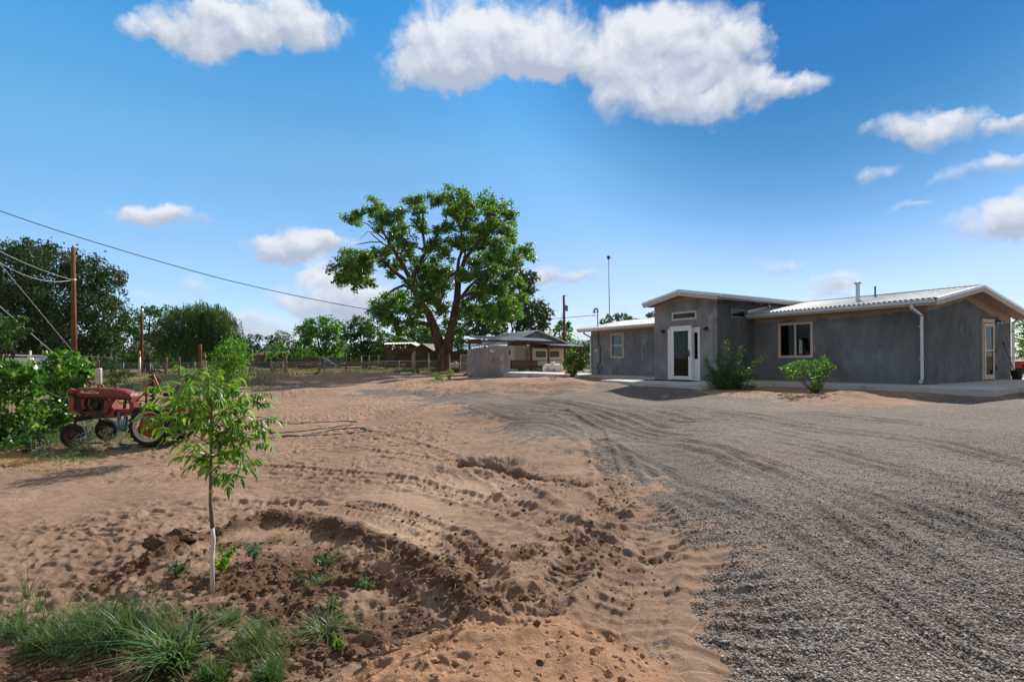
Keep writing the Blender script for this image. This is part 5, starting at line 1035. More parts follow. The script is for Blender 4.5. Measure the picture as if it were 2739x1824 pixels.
# service drop: three strands twisted, crossing the whole left sky
def catenary(A, B, sag, n=60): return [A+(B-A)*s_-UZ*sag*4*s_*(1-s_) for s_ in np.linspace(0, 1, n)]
A_ = P(-260, 480, 17.5); B_ = P(1594, 843, 27.6)
ctrl = [(-260, 470, 17), (0, 564.5, 17.8), (170, 622, 18.4), (360, 680, 19.1), (560, 737, 20), (700, 771, 20.8), (830, 799, 21.5), (980, 827, 22.6), (1100, 843.5, 23.6), (1200, 853, 24.5), (1300, 858, 25.4), (1400, 857.5, 26.2), (1500, 851, 27), (1592, 843, 27.6)]
cp = np.array([P(*q) for q in ctrl]); tt = np.linspace(0, len(cp)-1, 260); 
def cr_(P0, t):
    i = np.clip(t.astype(int), 0, len(P0)-2); f = (t-i)[:, None]; g = lambda k: P0[np.clip(i+k, 0, len(P0)-1)]
    return .5*((2*g(0))+(-g(-1)+g(1))*f+(2*g(-1)-5*g(0)+4*g(1)-g(2))*f**2+(-g(-1)+3*g(0)-3*g(1)+g(2))*f**3)
path = cr_(cp, tt); mb = MB()
for k in range(3):
    ph = k*2.09; w = [p_+np.array([0, math.cos(i*1.1+ph), math.sin(i*1.1+ph)])*.009 for i, p_ in enumerate(path)]; mb.tube(w, .0075, 4)
setp(mb.build('power_cable', M['wire'], origin=path[30]), 'twisted black cable sagging across the sky from upper left to the house mast', 'wire')
wire([P(-300, 640, 14), P(0, 673, 17.5), P(195, 749, 21)], .012, 'upper thin wire from the left edge to the clamp on the bare brown pole', 'wire2', sag=.08)
wire([P(-260, 640, 15), P(0, 703, 17.5), P(195, 749, 21)], .013, 'lower curved wire from the left edge to the clamp on the bare brown pole', 'wire2', sag=.28)
wire([P(-300, 400, 15), P(0, 706, 18), P(203, 950, 20.6)], .012, 'steep straight guy wire running down to the foot of the bare brown pole', 'wire2')
wire([P(-250, 640, 15), P(0, 820, 17), P(147, 948, 18.5)], .012, 'steep guy wire ending above the grape vines, left of the bare brown pole', 'wire2')
wire([P(630, 880, 60), P(715, 891, 66)], .03, 'faint distant wire right of the willow', 'wire2')
wire([P(1517, 848, 60), P(1594, 845, 29)], .015, 'short thin wire from the farmhouse pole to the house mast', 'wire2') if False else None
mb = MB(); mb.beam(P(195, 943, 20.7), P(218, 970, 20), .02); setp(mb.build('guy_marker', M['yellow'], origin=P(205, 955, 20.4)), 'yellow plastic guard on the guy wire at the foot of the bare brown pole', 'guy guard')
# garden hoses
M['hose'] = flat('green_hose', (.02, .075, .06), .4, var=.2)
def hose(pp, lab, grp='garden hoses lying on the soil'):
    g_ = np.array([gp(*q) for q in pp]); t_ = np.linspace(0, len(g_)-1, len(g_)*7); c_ = cr_(g_, t_); c_[:, 2] = gzz(c_[:, 0], c_[:, 1])+.014; mb = MB(); mb.tube(list(c_), .013, 6); return setp(mb.build('garden_hose', M['hose'], origin=c_[0]), lab, 'hose', grp)
def hz(x, y): return (660+x/3.463, 1080+y/3.463)
hose([hz(-60, 120), hz(150, 130), hz(250, 165), hz(390, 190), hz(560, 185), hz(740, 176), hz(880, 168), hz(990, 168), hz(1020, 180), hz(980, 198), hz(860, 215), hz(700, 235), hz(560, 248), hz(460, 258), hz(300, 262), hz(150, 268), hz(0, 285)], 'upper loop of dark green hose lying on the sandy soil')
hose([hz(-500, 345), hz(-250, 335), hz(-60, 325), hz(120, 322), hz(250, 312), hz(340, 298), hz(430, 297), hz(530, 292), hz(640, 275), hz(800, 250), hz(960, 234), hz(1060, 226), hz(1110, 236), hz(1110, 252), hz(1040, 265), hz(900, 277), hz(700, 288), hz(520, 302), hz(430, 300), hz(330, 303), hz(200, 325), hz(60, 340), hz(-150, 352), hz(-420, 375)], 'lower loop of dark green hose reaching back toward the tractor wheel')
hose([(270, 1188), (300, 1187), (340, 1189), (330, 1197), (300, 1200), (292, 1192), (320, 1185), (355, 1190), (345, 1198), (310, 1199), (300, 1193), (330, 1187), (380, 1192), (430, 1196), (490, 1190)], 'coiled dark green hose on the ground under the tractor')
mb = MB(); q = gp(1249, 1253); q[2] = gzz(q[0], q[1])[0]; M['bluefoil'] = flat('blue_white_foil', (.25, .35, .6), .3, .3, var=.6, scale=60); g = np.random.default_rng(4)
V = [q+np.array([(i-2)*.03+g.normal()*.006, (j-1)*.03, .012+abs(g.normal())*.018]) for i in range(5) for j in range(3)]; Fs = [(i*3+j, (i+1)*3+j, (i+1)*3+j+1, i*3+j+1) for i in range(4) for j in range(2)]; setp(rawmesh('litter', V, Fs, M['bluefoil'], origin=q), 'small crumpled blue and white wrapper on the sandy soil beside a dark rut', 'litter')
# ============================================================ TRACTOR (faces left, parallel to the picture)
M['tred'] = flat('faded_red_paint', (.22, .042, .030), .55, spec=.4, var=.2, scale=5, dirt=((.13, .04, .025), .52, 7))
M['tdark'] = flat('greasy_engine_red', (.09, .022, .015), .6, var=.4, scale=14, dirt=((.02, .015, .013), .5, 9))
M['torange'] = flat('orange_red_wheel', (.26, .07, .028), .6, var=.15, dirt=((.16, .05, .03), .62, 8))
M['iron'] = flat('dark_iron', (.03, .028, .027), .6, .4, var=.3, scale=12)
M['rustpipe'] = flat('rusty_pipe', (.17, .06, .03), .8); M['muffler'] = flat('grey_muffler', (.52, .51, .50), .5, .3, var=.1, scale=6)
M['rim'] = flat('cream_rim', (.55, .50, .44), .5, var=.15, dirt=((.25, .17, .12), .6, 8)); M['bluepaint'] = flat('blue_paint', (.05, .17, .26), .5, var=.2)
M['letter'] = flat('white_lettering', (.75, .72, .70), .6)
YC = 13.25
def T(x, y, Y=YC): return P(160+x/6.03, 960+y/6.03, Y)
TS = 13.25/12.7
org = T(800, 1400); org[2] = -1.21
tr_ = thing('tractor', 'old faded red farm tractor with raised sickle bar, parked beside the grape vines', 'tractor', org)
def tb(n, mb, m, par=None): return mb.build(n, M[m], par or tr_)
def tpx(x, y, Y): # px on the near wheel plane -> same place for any depth
    q = T(x, y, Y); return q
# hood loft
st = [(246, 535, 600), (262, 505, 606), (300, 478, 612), (360, 460, 622), (460, 453, 628), (700, 458, 638), (900, 465, 648), (1050, 482, 658), (1130, 503, 664), (1185, 535, 662), (1215, 572, 652), (1226, 605, 640)]
V = []; n = 20
for i, (x, y0, y1) in enumerate(st):
    c0_ = T(x, y0, YC); c1_ = T(x, y1, YC); w = .205*min(1, .55+.15*i) if i < 4 else .205*(1 if i < 8 else (1, .97, .86, .68)[i-8]); zc = (c0_[2]+c1_[2])/2; hh = (c0_[2]-c1_[2])/2
    for k in range(n):
        a = 2*math.pi*k/n; ca, sa = math.cos(a), math.sin(a); e = .55 if sa < 0 else .75; V.append((c0_[0], YC+w*np.sign(ca)*abs(ca)**e, zc+hh*np.sign(sa)*abs(sa)**e))
Fq = [(i*n+k, (i+1)*n+k, (i+1)*n+(k+1) % n, i*n+(k+1) % n) for i in range(len(st)-1) for k in range(n)]+[tuple(range(n)), tuple((len(st)-1)*n+k for k in range(n))[::-1]]
hood = rawmesh('hood', V, Fq, M['tred'], tr_, smooth=[True]*(len(Fq)-2)+[False]*2)
def slab_(poly, y0, y1): mb = MB(); mb.prism([T(x, y, YC)*[1, 0, 1]+[0, y0, 0] for x, y in poly], (0, y1-y0, 0)); return mb
yn, yf = YC-.19, YC+.19
mb = slab_([(246, 600), (338, 622), (318, 810), (425, 860), (430, 895), (250, 832)], yn, yf); tb('grille', mb, 'torange')
mb = slab_([(338, 622), (450, 628), (450, 880), (330, 830)], yn+.03, yf-.03); tb('radiator', mb, 'iron')
mb = slab_([(440, 632), (490, 632), (480, 760), (530, 800), (470, 800), (445, 740)], yn+.0, yn+.05); mb.tube([T(480, 640, yn), T(470, 740, yn), T(500, 800, yn), T(560, 810, yn)], .02, 8); mb.ball(T(405, 790, yn), .035, 6); tb('water_pipe', mb, 'tred')
mb = slab_([(470, 660), (820, 660), (820, 840), (560, 840), (520, 820), (480, 780)], yn+.06, yf-.06)
for k in range(4): c_ = T(540+70*k, 650, yn+.06); mb.lathe(c_, (0, -1, 0), [(.045, 0), (.045, .03), (0, .035)], 10)
mb.lathe(T(600, 770, yn+.06), (0, -1, .0), [(.07, 0), (.08, .06), (.05, .09), (0, .09)], 14); mb.lathe(T(600, 735, yn+.0), UZ, [(.035, -.06), (.05, .0), (.02, .06)], 10); tb('engine_block', mb, 'iron')
mb = slab_([(430, 830), (560, 835), (820, 840), (960, 830), (960, 910), (900, 945), (620, 950), (540, 900), (440, 890)], yn+.04, yf-.04); mb.tube([T(560, 880, yn), T(640, 905, yn), T(740, 890, yn), T(800, 840, yn)], .014, 6); tb('oil_pan', mb, 'tdark')
mb = slab_([(800, 655), (850, 655), (870, 760), (950, 800), (960, 830), (960, 930), (820, 930), (770, 840), (800, 780)], yn+.02, yf-.02); mb.tube([T(835, 660, yn), T(815, 760, yn-.01), T(780, 860, yn)], .028, 8); tb('bell_housing', mb, 'tred')
mb = slab_([(945, 800), (1190, 806), (1260, 820), (1260, 900), (1100, 905), (960, 900)], YC-.12, YC+.12); tb('torque_tube', mb, 'tred')
mb = slab_([(1165, 600), (1222, 600), (1222, 690), (1262, 700), (1268, 800), (1250, 830), (1190, 830), (1195, 740), (1168, 680)], YC-.15, YC+.1); mb.tube([T(945, 705, YC-.1), T(1040, 712, YC-.1), T(1180, 690, YC-.1)], .016, 6); mb.tube([T(1040, 800, YC-.1), T(1050, 690, YC-.1)], .035, 8); tb('dash_support', mb, 'tred')
mb = MB(); mb.ball(T(1060, 685, YC-.1), .035, 6); mb.tube([T(1165, 800, YC), T(1165, 720, YC), T(1145, 680, YC)], .012, 5); mb.tube([T(1225, 672, yn), T(1380, 680, yn), T(1480, 690, yn)], .012, 5); tb('linkage', mb, 'iron')
mb = MB(); mb.tube([T(900, 665, yn), T(1000, 750, yn)], .012, 6); mb.tube([T(665, 395, YC), T(725, 462, YC)], .012, 6); tb('yellow_strap', mb, 'yellow')
mb = MB(); mb.tube([T(1250, 712, YC-.16), T(1325, 708, YC-.16)], .022, 8); tb('chrome_lever', mb, 'trimmetal')
mb = MB(); mb.tube([T(622, 500, YC-.08), T(624, 400, YC-.08)], .022, 8); ex = tb('exhaust_neck', mb, 'rustpipe')
mb = MB(); mb.lathe(T(628, 405, YC-.08), UZ, [(.02, -.02), (.068, 0), (.07, .01), (.07, .375), (.066, .395), (.02, .40)], 20); tb('muffler', mb, 'muffler')
mb = MB(); mb.tube([T(628, 168, YC-.08), T(627, 60, YC-.08), T(624, 30, YC-.08)], [.026, .026, .03], 10); tb('exhaust_pipe', mb, 'rustpipe')
mb = MB(); mb.lathe(T(481, 470, YC), UZ, [(.03, 0), (.025, .02), (.025, .10), (.05, .12), (.062, .14), (.055, .17), (.03, .185), (0, .187)], 16); tb('air_cleaner', mb, 'tred')
mb = MB(); mb.lathe(T(910, 468, YC), UZ, [(.05, 0), (.05, .02), (.02, .035), (0, .035)], 12); tb('fuel_cap', mb, 'tred')
for dy in (-.22, .22):
    mb = MB(); c = T(196, 527, YC-.22)+np.array([0, dy+.22, 0]); mb.lathe(c+[.07, 0, 0], (-1, 0, 0), [(0, -.02), (.05, 0), (.085, .05), (.088, .10), (.08, .13), (0, .14)], 18); hl = tb('headlight', mb, 'tred')
    mb = MB(); mb.lathe(c+[-.071, 0, 0], (-1, 0, 0), [(.075, 0), (.05, .012), (0, .018)], 16); tb('lens', mb, 'trimmetal', hl); mb = MB(); mb.tube([c+[.05, 0, -.03], c+[.09, 0, -.1], c+[.12, -dy*.3, -.13]], .012, 6); tb('bracket', mb, 'iron')
# badge
def text(s, size, loc, par, m_='letter', nm='lettering', xs=1, bold=.0):
    cu = bpy.data.curves.new('t', 'FONT'); cu.body = s; cu.size = size; cu.extrude = .0012; cu.offset = bold; o = bpy.data.objects.new('t', cu); COL.objects.link(o); bpy.context.view_layer.update()
    me = bpy.data.meshes.new_from_object(o.evaluated_get(bpy.context.evaluated_depsgraph_get())); bpy.data.objects.remove(o); co = np.zeros(len(me.vertices)*3, np.float32); me.vertices.foreach_get('co', co); co = co.reshape(-1, 3)
    V = np.stack([co[:, 0]*xs, -co[:, 2], co[:, 1]], 1)+loc; Fs = [tuple(p.vertices) for p in me.polygons]; return rawmesh(nm, V, Fs, M[m_], par)
yh = YC-.207
hs_ = T(385, 560, yh); text('FARMALL CUB', .062, hs_, hood, xs=(T(642, 560, yh)[0]-hs_[0])/.43, bold=.0015); text('McCORMICK', .022, T(445, 524, yh), hood, xs=1.5, bold=.0008)
mb = MB(); a, b = T(340, 550, yh), T(378, 508, yh)
for (x0, z0, x1, z1) in ((a[0], a[2], b[0], a[2]+.017), (a[0], b[2]-.017, b[0], b[2]), (a[0], a[2]+.017, a[0]+.017, b[2]-.017), (b[0]-.017, a[2]+.017, b[0], b[2]-.017), ((a[0]+b[0])/2-.006, a[2]+.02, (a[0]+b[0])/2+.006, b[2]-.03)): mb.b2((x0, yh-.001, z0), (x1, yh+.001, z1))
tb('badge', mb, 'letter', hood)
# wheels
def rear_wheel(yc, s):
    c = T(1452, 1086, 12.7); c[1] = yc; R_ = .48; mb = MB()
    mb.lathe(c, (0, -1, 0), [(.375, -.07), (.40, -.095), (.445, -.105), (.465, -.08), (.472, 0), (.465, .08), (.445, .105), (.40, .095), (.375, .07), (.36, .05), (.36, -.05), (.375, -.07)], 40)
    for k in range(22):
        for sg in (-1, 1):
            a = 2*math.pi*(k+(.5 if sg > 0 else 0))/22; pa = c+np.array([math.cos(a)*.482, sg*-.01, math.sin(a)*.482]); a2 = a+.13; pb = c+np.array([math.cos(a2)*.462, sg*-.115, math.sin(a2)*.462]); mb.beam(pa, pb, .032, .035, up=(math.cos(a), 0, math.sin(a)))
    w = thing_part('rear_wheel', c, tr_); mb.build('tyre', M['rubber'], w)
    mb = MB(); mb.lathe(c, (0, -1, 0), [(.375, .072), (.372, .09), (.36, .088), (.352, .06), (.335, .05), (.33, .02), (.318, .018), (.318, .0), (.33, -.0), (.345, .0), (.36, -.06), (.375, -.075)], 40); mb.build('rim', M['rim'], w)
    mb = MB(); pr = [(0, .055), (.05, .055), (.06, .04), (.11, .035), (.12, .02), (.19, .012)]; mb.lathe(c, (0, -1, 0), pr+[(.262, .02), (.268, .0), (.262, -.02), (.1, -.02), (0, -.02)], 36)
    for k in range(5): a = 2*math.pi*k/5+.7; q = c+np.array([math.cos(a)*.215, -.018, math.sin(a)*.215]); mb.lathe(q, (0, -1, 0), [(.022, 0), (.02, .03), (0, .032)], 6)
    mb.build('disc', M['torange'], w)
    mb = MB()
    for k in range(4): a = math.pi/2*k+.3; mb.beam(c+np.array([math.cos(a)*.25, 0, math.sin(a)*.25]), c+np.array([math.cos(a)*.34, 0, math.sin(a)*.34]), .06, .03, up=(0, 1, 0))
    mb.build('lug', M['torange'], w)
def thing_part(n, loc, par):
    o = bpy.data.objects.new(n, None); COL.objects.link(o); o.parent = par; o.location = tuple(np.array(loc)-np.array(par.location)); o.empty_display_size = .1; return o
rear_wheel(12.72, 1); rear_wheel(13.78, -1)
for yc in (12.72, 13.78):
    c = T(193, 1195, 12.7); c[1] = yc; c[2] = -1.21+.285; w = thing_part('front_wheel', c, tr_)
    mb = MB(); mb.lathe(c, (0, -1, 0), [(.17, -.05), (.21, -.062), (.25, -.06), (.278, -.03), (.285, 0), (.278, .03), (.25, .06), (.21, .062), (.17, .05)], 30)
    for yy in (-.02, .02): mb.lathe(c+[0, yy, 0], (0, -1, 0), [(.28, -.006), (.29, 0), (.28, .006)], 30)
    mb.build('tyre', M['rubber'], w); mb = MB(); mb.lathe(c, (0, -1, 0), [(0, .05), (.04, .05), (.05, .02), (.13, .0), (.17, .05), (.18, .05), (.18, -.05), (.13, -.02), (0, -.02)], 24); mb.build('rim', M['tdark'], w)
mb = MB(); a = T(255, 985, 12.85); b = T(560, 920, YC); mb.tube([a+[0, -.02, -.12], a+[0, 0, .05]], .03, 8); mb.beam(a, b, .07, .09); a2 = a.copy(); a2[1] = 13.6; mb.beam(a2, b, .07, .09); mb.beam(a, a2, .06, .07); mb.tube([a2+[0, 0, -.12], a2+[0, 0, .05]], .03, 8); mb.tube([T(120, 960, 12.9), T(300, 935, 13.), T(430, 900, 13.1)], .018, 6); tb('front_axle', mb, 'iron')
mb = MB(); mb.b2((T(1452, 0)[0]-.07, 12.8, T(0, 1020)[2]-.25), (T(1452, 0)[0]+.07, 13.7, T(0, 1020)[2]-.08)); mb.b2((T(1230, 0)[0], YC-.12, T(0, 930)[2]), (T(1620, 0)[0], YC+.12, T(0, 780)[2])); tb('rear_axle', mb, 'tdark')
# sickle bar and lift gear
ys = 12.95
mb = MB(); mb.beam(T(1512, 195, ys), T(1512, 715, ys), .045, .05, up=(1, 0, 0)); tb('sickle_bar', mb, 'iron')
mb = MB()
for k in range(9): y = 225+62*k; mb.prism([T(1490, y-24, ys), T(1490, y+24, ys), T(1420, y+6, ys), T(1420, y-2, ys)], (0, .012, 0))
mb.prism([T(1420, 183, ys), T(1600, 178, ys), T(1660, 215, ys), T(1640, 222, ys), T(1570, 196, ys), T(1500, 200, ys)], (0, .02, 0)); tb('blade_teeth', mb, 'iron')
mb = MB(); mb.tube([T(1390, 720, ys-.05), T(1398, 560, ys-.05), T(1405, 470, ys-.05), T(1430, 405, ys-.05), T(1470, 365, ys-.05), T(1520, 352, ys-.03)], .026, 8); mb.beam(T(1490, 215, ys-.06), T(1645, 575, ys-.06), .03, .045); mb.tube([T(1205, 512, YC), T(1420, 408, ys)], .011, 6); mb.lathe(T(1385, 565, ys-.07), (0, -1, 0), [(.05, -.03), (.05, .03), (0, .03)], 10); mb.tube([T(1300, 760, ys), T(1300, 720, ys), T(1330, 700, ys)], .02, 6); tb('lift_arm', mb, 'torange')
c = T(1592, 322, 13.3); ax = unit(np.array([.92, .1, .38])); u_ = unit(np.cross(ax, UZ)); v_ = np.cross(ax, u_); mb = MB(); pts = [c+.215*(math.cos(t)*(u_*.45+ax*.0)+math.sin(t)*v_*1.0)+np.array([.10*math.cos(t), 0, -.03*math.cos(t)]) for t in np.linspace(0, 2*math.pi, 30)]; mb.tube(pts, .013, 6); sw = tb('steering_wheel', mb, 'iron')
mb = MB()
for k in (2, 10, 19): mb.tube([c, pts[k]], .012, 6)
mb.ball(c, .04, 6); mb.tube([c, T(1225, 690, YC)], .016, 6); mb.build('spoke', M['torange'], sw)
mb = MB(); mb.prism([T(940, 865, yn), T(975, 870, yn), T(960, 980, yn), T(1000, 1040, yn), T(1040, 960, yn), T(1080, 920, yn), T(1070, 1060, yn), T(1040, 1150, yn), T(900, 1160, yn), T(940, 1040, yn), T(920, 960, yn)], (0, .05, 0)); mb.lathe(T(1040, 1110, yn), (0, -1, 0), [(.09, 0), (.09, .05), (.04, .08), (0, .08)], 14); tb('mower_drive', mb, 'bluepaint')
for k in range(3): mb = MB(); mb.beam(T(985+35*k, 975, yn-.02), T(975+35*k, 1060, yn-.02), .012, .03); tb('spring', mb, 'rim')
mb = MB(); mb.tube([T(590, 960, 12.95), T(930, 1022, 12.95)], .012, 6); mb.tube([T(1050, 905, yn), T(1070, 1080, yn)], .03, 6); tb('push_rod', mb, 'bluepaint')
mb = MB(); q = T(1800, 600, YC); mb.lathe(q, UZ, [(0, 0), (.15, .0), (.2, .04), (.21, .09), (.19, .085), (.15, .03), (0, .02)], 18); mb.prism([q+[.15, -.18, .05], q+[.15, .18, .05], q+[.24, .15, .28], q+[.24, -.15, .28]], (.02, 0, 0)); st_ = tb('seat', mb, 'rubber'); mb = MB(); mb.tube([q, T(1850, 720, YC), T(1700, 820, YC)], .025, 6); tb('seat_post', mb, 'iron')
mb = MB(); mb.b2(T(1720, 900, YC)+[0, -.3, 0], T(2150, 780, YC)+[0, .35, 0]); mb.beam(T(1650, 860, YC), T(2150, 700, YC), .06, .06); mb.beam(T(1640, 1150, 12.95), T(2100, 1090, 12.95), .03, .05); mb.beam(T(2000, 780, YC-.3), T(1950, 640, YC-.3), .05, .1); tb('rear_frame', mb, 'tred')
mb = MB(); mb.b2(T(1700, 1180, YC)+[0, -.25, 0], T(2080, 1080, YC)+[0, .3, 0]); mb.lathe(T(1960, 960, YC-.3), (0, -1, 0), [(0, 0), (.13, 0), (.14, .02), (0, .03)], 16); tb('rear_implement', mb, 'iron')
# ============================================================ VEGETATION
LM = {
 'cotton': leafmat('cottonwood_leaves', [(.028, .085, .016), (.06, .15, .026), (.105, .21, .036), (.22, .27, .055)], .42, .45, .38, 1.9),
 'elm': leafmat('elm_leaves', [(.018, .045, .016), (.035, .075, .025), (.07, .115, .04)], .22, .3, .5, 1.5),
 'willow': leafmat('willow_leaves', [(.022, .055, .012), (.05, .11, .02), (.095, .16, .035)], .28, .3, .5, 1.6),
 'bright': leafmat('bright_leaves', [(.03, .09, .012), (.065, .16, .02), (.14, .26, .03)], .45, .35, .45, 2.),
 'mid': leafmat('mid_green_leaves', [(.02, .062, .013), (.045, .115, .022), (.085, .165, .035)], .33, .35, .45, 1.7),
 'grey': leafmat('grey_green_leaves', [(.10, .14, .09), (.17, .21, .14), (.26, .29, .21)], .25, .3, .5, 1.2),
 'vine': leafmat('vine_leaves', [(.018, .06, .010), (.042, .125, .018), (.085, .20, .028), (.17, .29, .05)], .36, .55, .36, 1.8),
 'pecan': leafmat('pecan_leaves', [(.04, .115, .012), (.085, .20, .02), (.16, .30, .03), (.29, .38, .06)], .42, .4, .42, 1.7),
 'weed': leafmat('weed_leaves', [(.05, .11, .05), (.09, .17, .08), (.17, .26, .15)], .3, .5, .4, 1.3),
 'grass': leafmat('green_grass', [(.035, .085, .018), (.07, .14, .03), (.13, .20, .06), (.30, .29, .14)], .35, .4, .45, 1.4),
 'dry': leafmat('dry_grass', [(.12, .15, .05), (.24, .23, .10), (.42, .35, .19), (.55, .44, .27)], .3, .2, .6, 1.1),
 'straw': leafmat('straw', [(.40, .24, .08), (.58, .38, .15), (.66, .48, .24)], .2, .3, .5, 1.),
 'yellowf': leafmat('yellow_petals', [(.75, .42, .01), (.85, .58, .03)], .3, .2, .5, 1.),
 'purplef': leafmat('lavender_petals', [(.30, .22, .55), (.48, .40, .72)], .3, .2, .5, 1.)}
m = N('bark'); p = m.obj(); n = m.noise(m.scale(p, (1, 1, .18)), 5, 6, .7); c = m.ramp(n, [(.32, (.035, .024, .018)), (.5, (.13, .088, .062)), (.7, (.235, .165, .12))]); M['bark'] = m.out(m.bsdf(c, .95, spec=.1, normal=m.bump(n, .12, 1)))
M['darkbark'] = flat('dark_bark', (.05, .036, .028), .95, var=.4, scale=3); M['stem'] = flat('green_brown_stem', (.12, .10, .05), .8)
M['limewash'] = flat('whitewash', (.68, .64, .58), .85, var=.1, scale=30, dirt=((.35, .26, .2), .6, 25)); M['youngbark'] = flat('young_bark', (.19, .14, .10), .9, var=.25, scale=20)
def leafobj(name, C, rn, size, asp, mat_, par, droop=.2, origin=None, fold=.15):
    V, Q = leafgeo(C, size, asp, droop, fold=fold); return rawmesh(name, V, Q, LM[mat_] if isinstance(mat_, str) else mat_, par, attrs={'rnd': ('FACE', rn)}, origin=origin)
def tree(name, label, blobs, Y, base_px, leaf, size, dens=1., trunk=.3, group=None, sub=.3, limbs=10, cat='tree', bark='darkbark', shell=.5, dy=.55, droop=.2, asp=.7, basez=None, lean=0):
    bl = pxblobs(blobs, Y, dy=dy); b = np.array([(base_px-CX)/F*Y, Y, 0]); b[2] = gz(b[0], b[1])-.1 if basez is None else basez; r = thing(name, label, cat, b, group=group)
    C, rn = cloud(bl, size, dens, sub, shell=shell); leafobj('crown', C, rn, size, asp, leaf, r, droop)
    top = np.mean([q[:3] for q in bl], 0); mb = MB(); mid = b*.55+top*.45; mid[0] = b[0]*.75+top[0]*.25; mb.tube([b-UZ*.2, b*.7+mid*.3, mid], [trunk*1.25, trunk, trunk*.8], 9)
    for q in rnd.sample(bl, min(limbs, len(bl))): limb(mb, mid*(1-.35)+b*.35 if rnd.random() < .3 else mid, q[:3], trunk*.45, trunk*.08, bend=.12, seg=5)
    mb.build('trunk', M[bark], r); return r
def Z3(l): return [(600+x/2.505, 480+y/2.505, r/2.505) for x, y, r in l]
# --- the big cottonwood
YB = 53.; cw = Z3([(865,262,58),(905,230,40),(1010,205,72),(1085,262,80),(1180,240,55),(1165,330,65),(1265,160,65),(1310,215,45),(1440,140,75),(1560,135,85),(1640,175,70),(1620,240,70),(1740,175,80),(1800,230,60),(1870,190,60),(1905,270,60),(1890,350,60),(1790,320,80),(1660,320,80),(1540,240,70),(1500,330,55),(1330,330,45),(1290,290,40),(1210,420,70),(1130,400,50),(1230,510,70),(1290,580,50),(1130,470,40),
 (1000,500,60),(930,530,75),(850,540,75),(790,590,80),(850,640,80),(930,620,70),(970,690,45),(780,680,50),(890,700,50),(1070,560,40),(1110,640,35),(1420,430,65),(1480,500,60),(1540,430,55),(1400,550,50),(1640,430,65),(1740,420,75),(1830,450,70),(1930,400,50),(2005,480,60),(2050,520,40),(1960,540,60),(1870,540,75),(1770,520,80),(1680,560,70),(1620,640,60),
 (1330,660,75),(1420,640,70),(1390,740,75),(1470,720,50),(1330,760,60),(1440,820,60),(1250,690,40),(1190,790,70),(1120,810,70),(1050,850,65),(1010,870,50),(1120,900,75),(1210,880,60),(1280,850,50),(1060,930,60),(1150,970,55),(1700,660,80),(1790,620,75),(1880,650,70),(1830,730,80),(1740,760,75),(1910,760,70),(1970,700,55),(1850,830,70),(1940,840,60),(1770,850,60),(1990,790,45),(1570,1010,45),(1590,1080,40),(1560,930,30),(1620,820,50),(1380,600,70),(1430,700,75),(1700,900,70),(1790,900,75),(1880,900,65),(1830,960,50),(1640,880,55),(1250,960,50),(1180,1010,45),(1340,1020,40),(1950,910,50),(1160,580,50),(1090,490,40),(1420,350,40),(1200,330,40),(1370,800,70),(1450,880,55),(1500,620,60),(1300,900,50),(1680,760,60),(1600,420,60),(1700,350,60),(1960,880,40),(1480,960,35),(1360,470,35),(1030,340,30)])
cb = np.array(P(1186, 990, YB)); cb[2] = -.25; cot = thing('cottonwood_tree', 'huge spreading cottonwood with forked leaning trunk and open crown, tallest tree in the middle', 'tree', cb)
g5 = np.random.default_rng(21); bl = []
for (x, y, r) in cw:
    yy = YB+g5.uniform(-4.5, 4.5); q = P(x, y, yy); bl.append((q[0], q[1], q[2], r/F*yy))
bl = [(a, b, c, d*1.2) for a, b, c, d in bl]; C, rn = cloud(bl, .19, 2.2, .3, g=g5, shell=.05); leafobj('crown', C, np.clip(rn*1.0, 0, 1), .2, .85, 'cotton', cot, .35)
def Zp(x, y, Y=YB): return P(600+x/2.505, 480+y/2.505, Y)
mb = MB(); rr = lambda px: px/2.505/F*YB/2
def br(pts, ws, dy=None): 
    n_ = len(pts); dy = dy or 0; mb.tube([Zp(x, y, YB+dy*i/(n_-1)) for i, (x, y) in enumerate(pts)], [rr(w) for w in ws], 9)
br([(1470,1330),(1470,1280),(1470,1200),(1466,1140),(1468,1110)], [118,96,86,92,84]); br([(1450,1150),(1425,1060),(1400,980),(1370,900),(1320,840),(1290,770),(1255,710)], [72,66,62,56,52,48,44], -1)
br([(1490,1150),(1510,1050),(1530,960),(1545,880),(1560,800),(1565,700),(1560,620)], [78,66,58,54,50,44,36], 1); br([(1255,715),(1240,660),(1200,580),(1160,520),(1120,440),(1060,350),(1010,270)], [36,32,28,24,18,13,8], -2)
br([(1260,720),(1270,640),(1310,560),(1350,490),(1340,420),(1325,340),(1310,250),(1290,190)], [36,32,28,24,22,17,12,8], 2); br([(1230,690),(1180,650),(1120,600),(1070,550),(1000,530),(920,540),(850,580)], [28,26,24,20,14,10,7], -2.5)
br([(1395,990),(1340,965),(1270,962),(1200,955),(1130,940),(1080,930)], [26,24,20,17,12,8], -3); br([(1250,730),(1200,710),(1140,735),(1090,770),(1040,830)], [20,18,16,13,7], 2); br([(1560,810),(1600,780),(1660,760),(1740,760),(1820,775)], [28,25,20,14,8], -2)
br([(1565,700),(1590,600),(1610,540),(1660,470),(1720,400),(1780,330),(1850,240)], [34,32,28,24,20,14,7], -2); br([(1560,640),(1570,540),(1600,460),(1590,360),(1560,260),(1560,170)], [26,22,18,15,11,7], 2); br([(1350,480),(1400,410),(1450,340),(1490,260),(1470,170)], [18,16,13,10,6], 3)
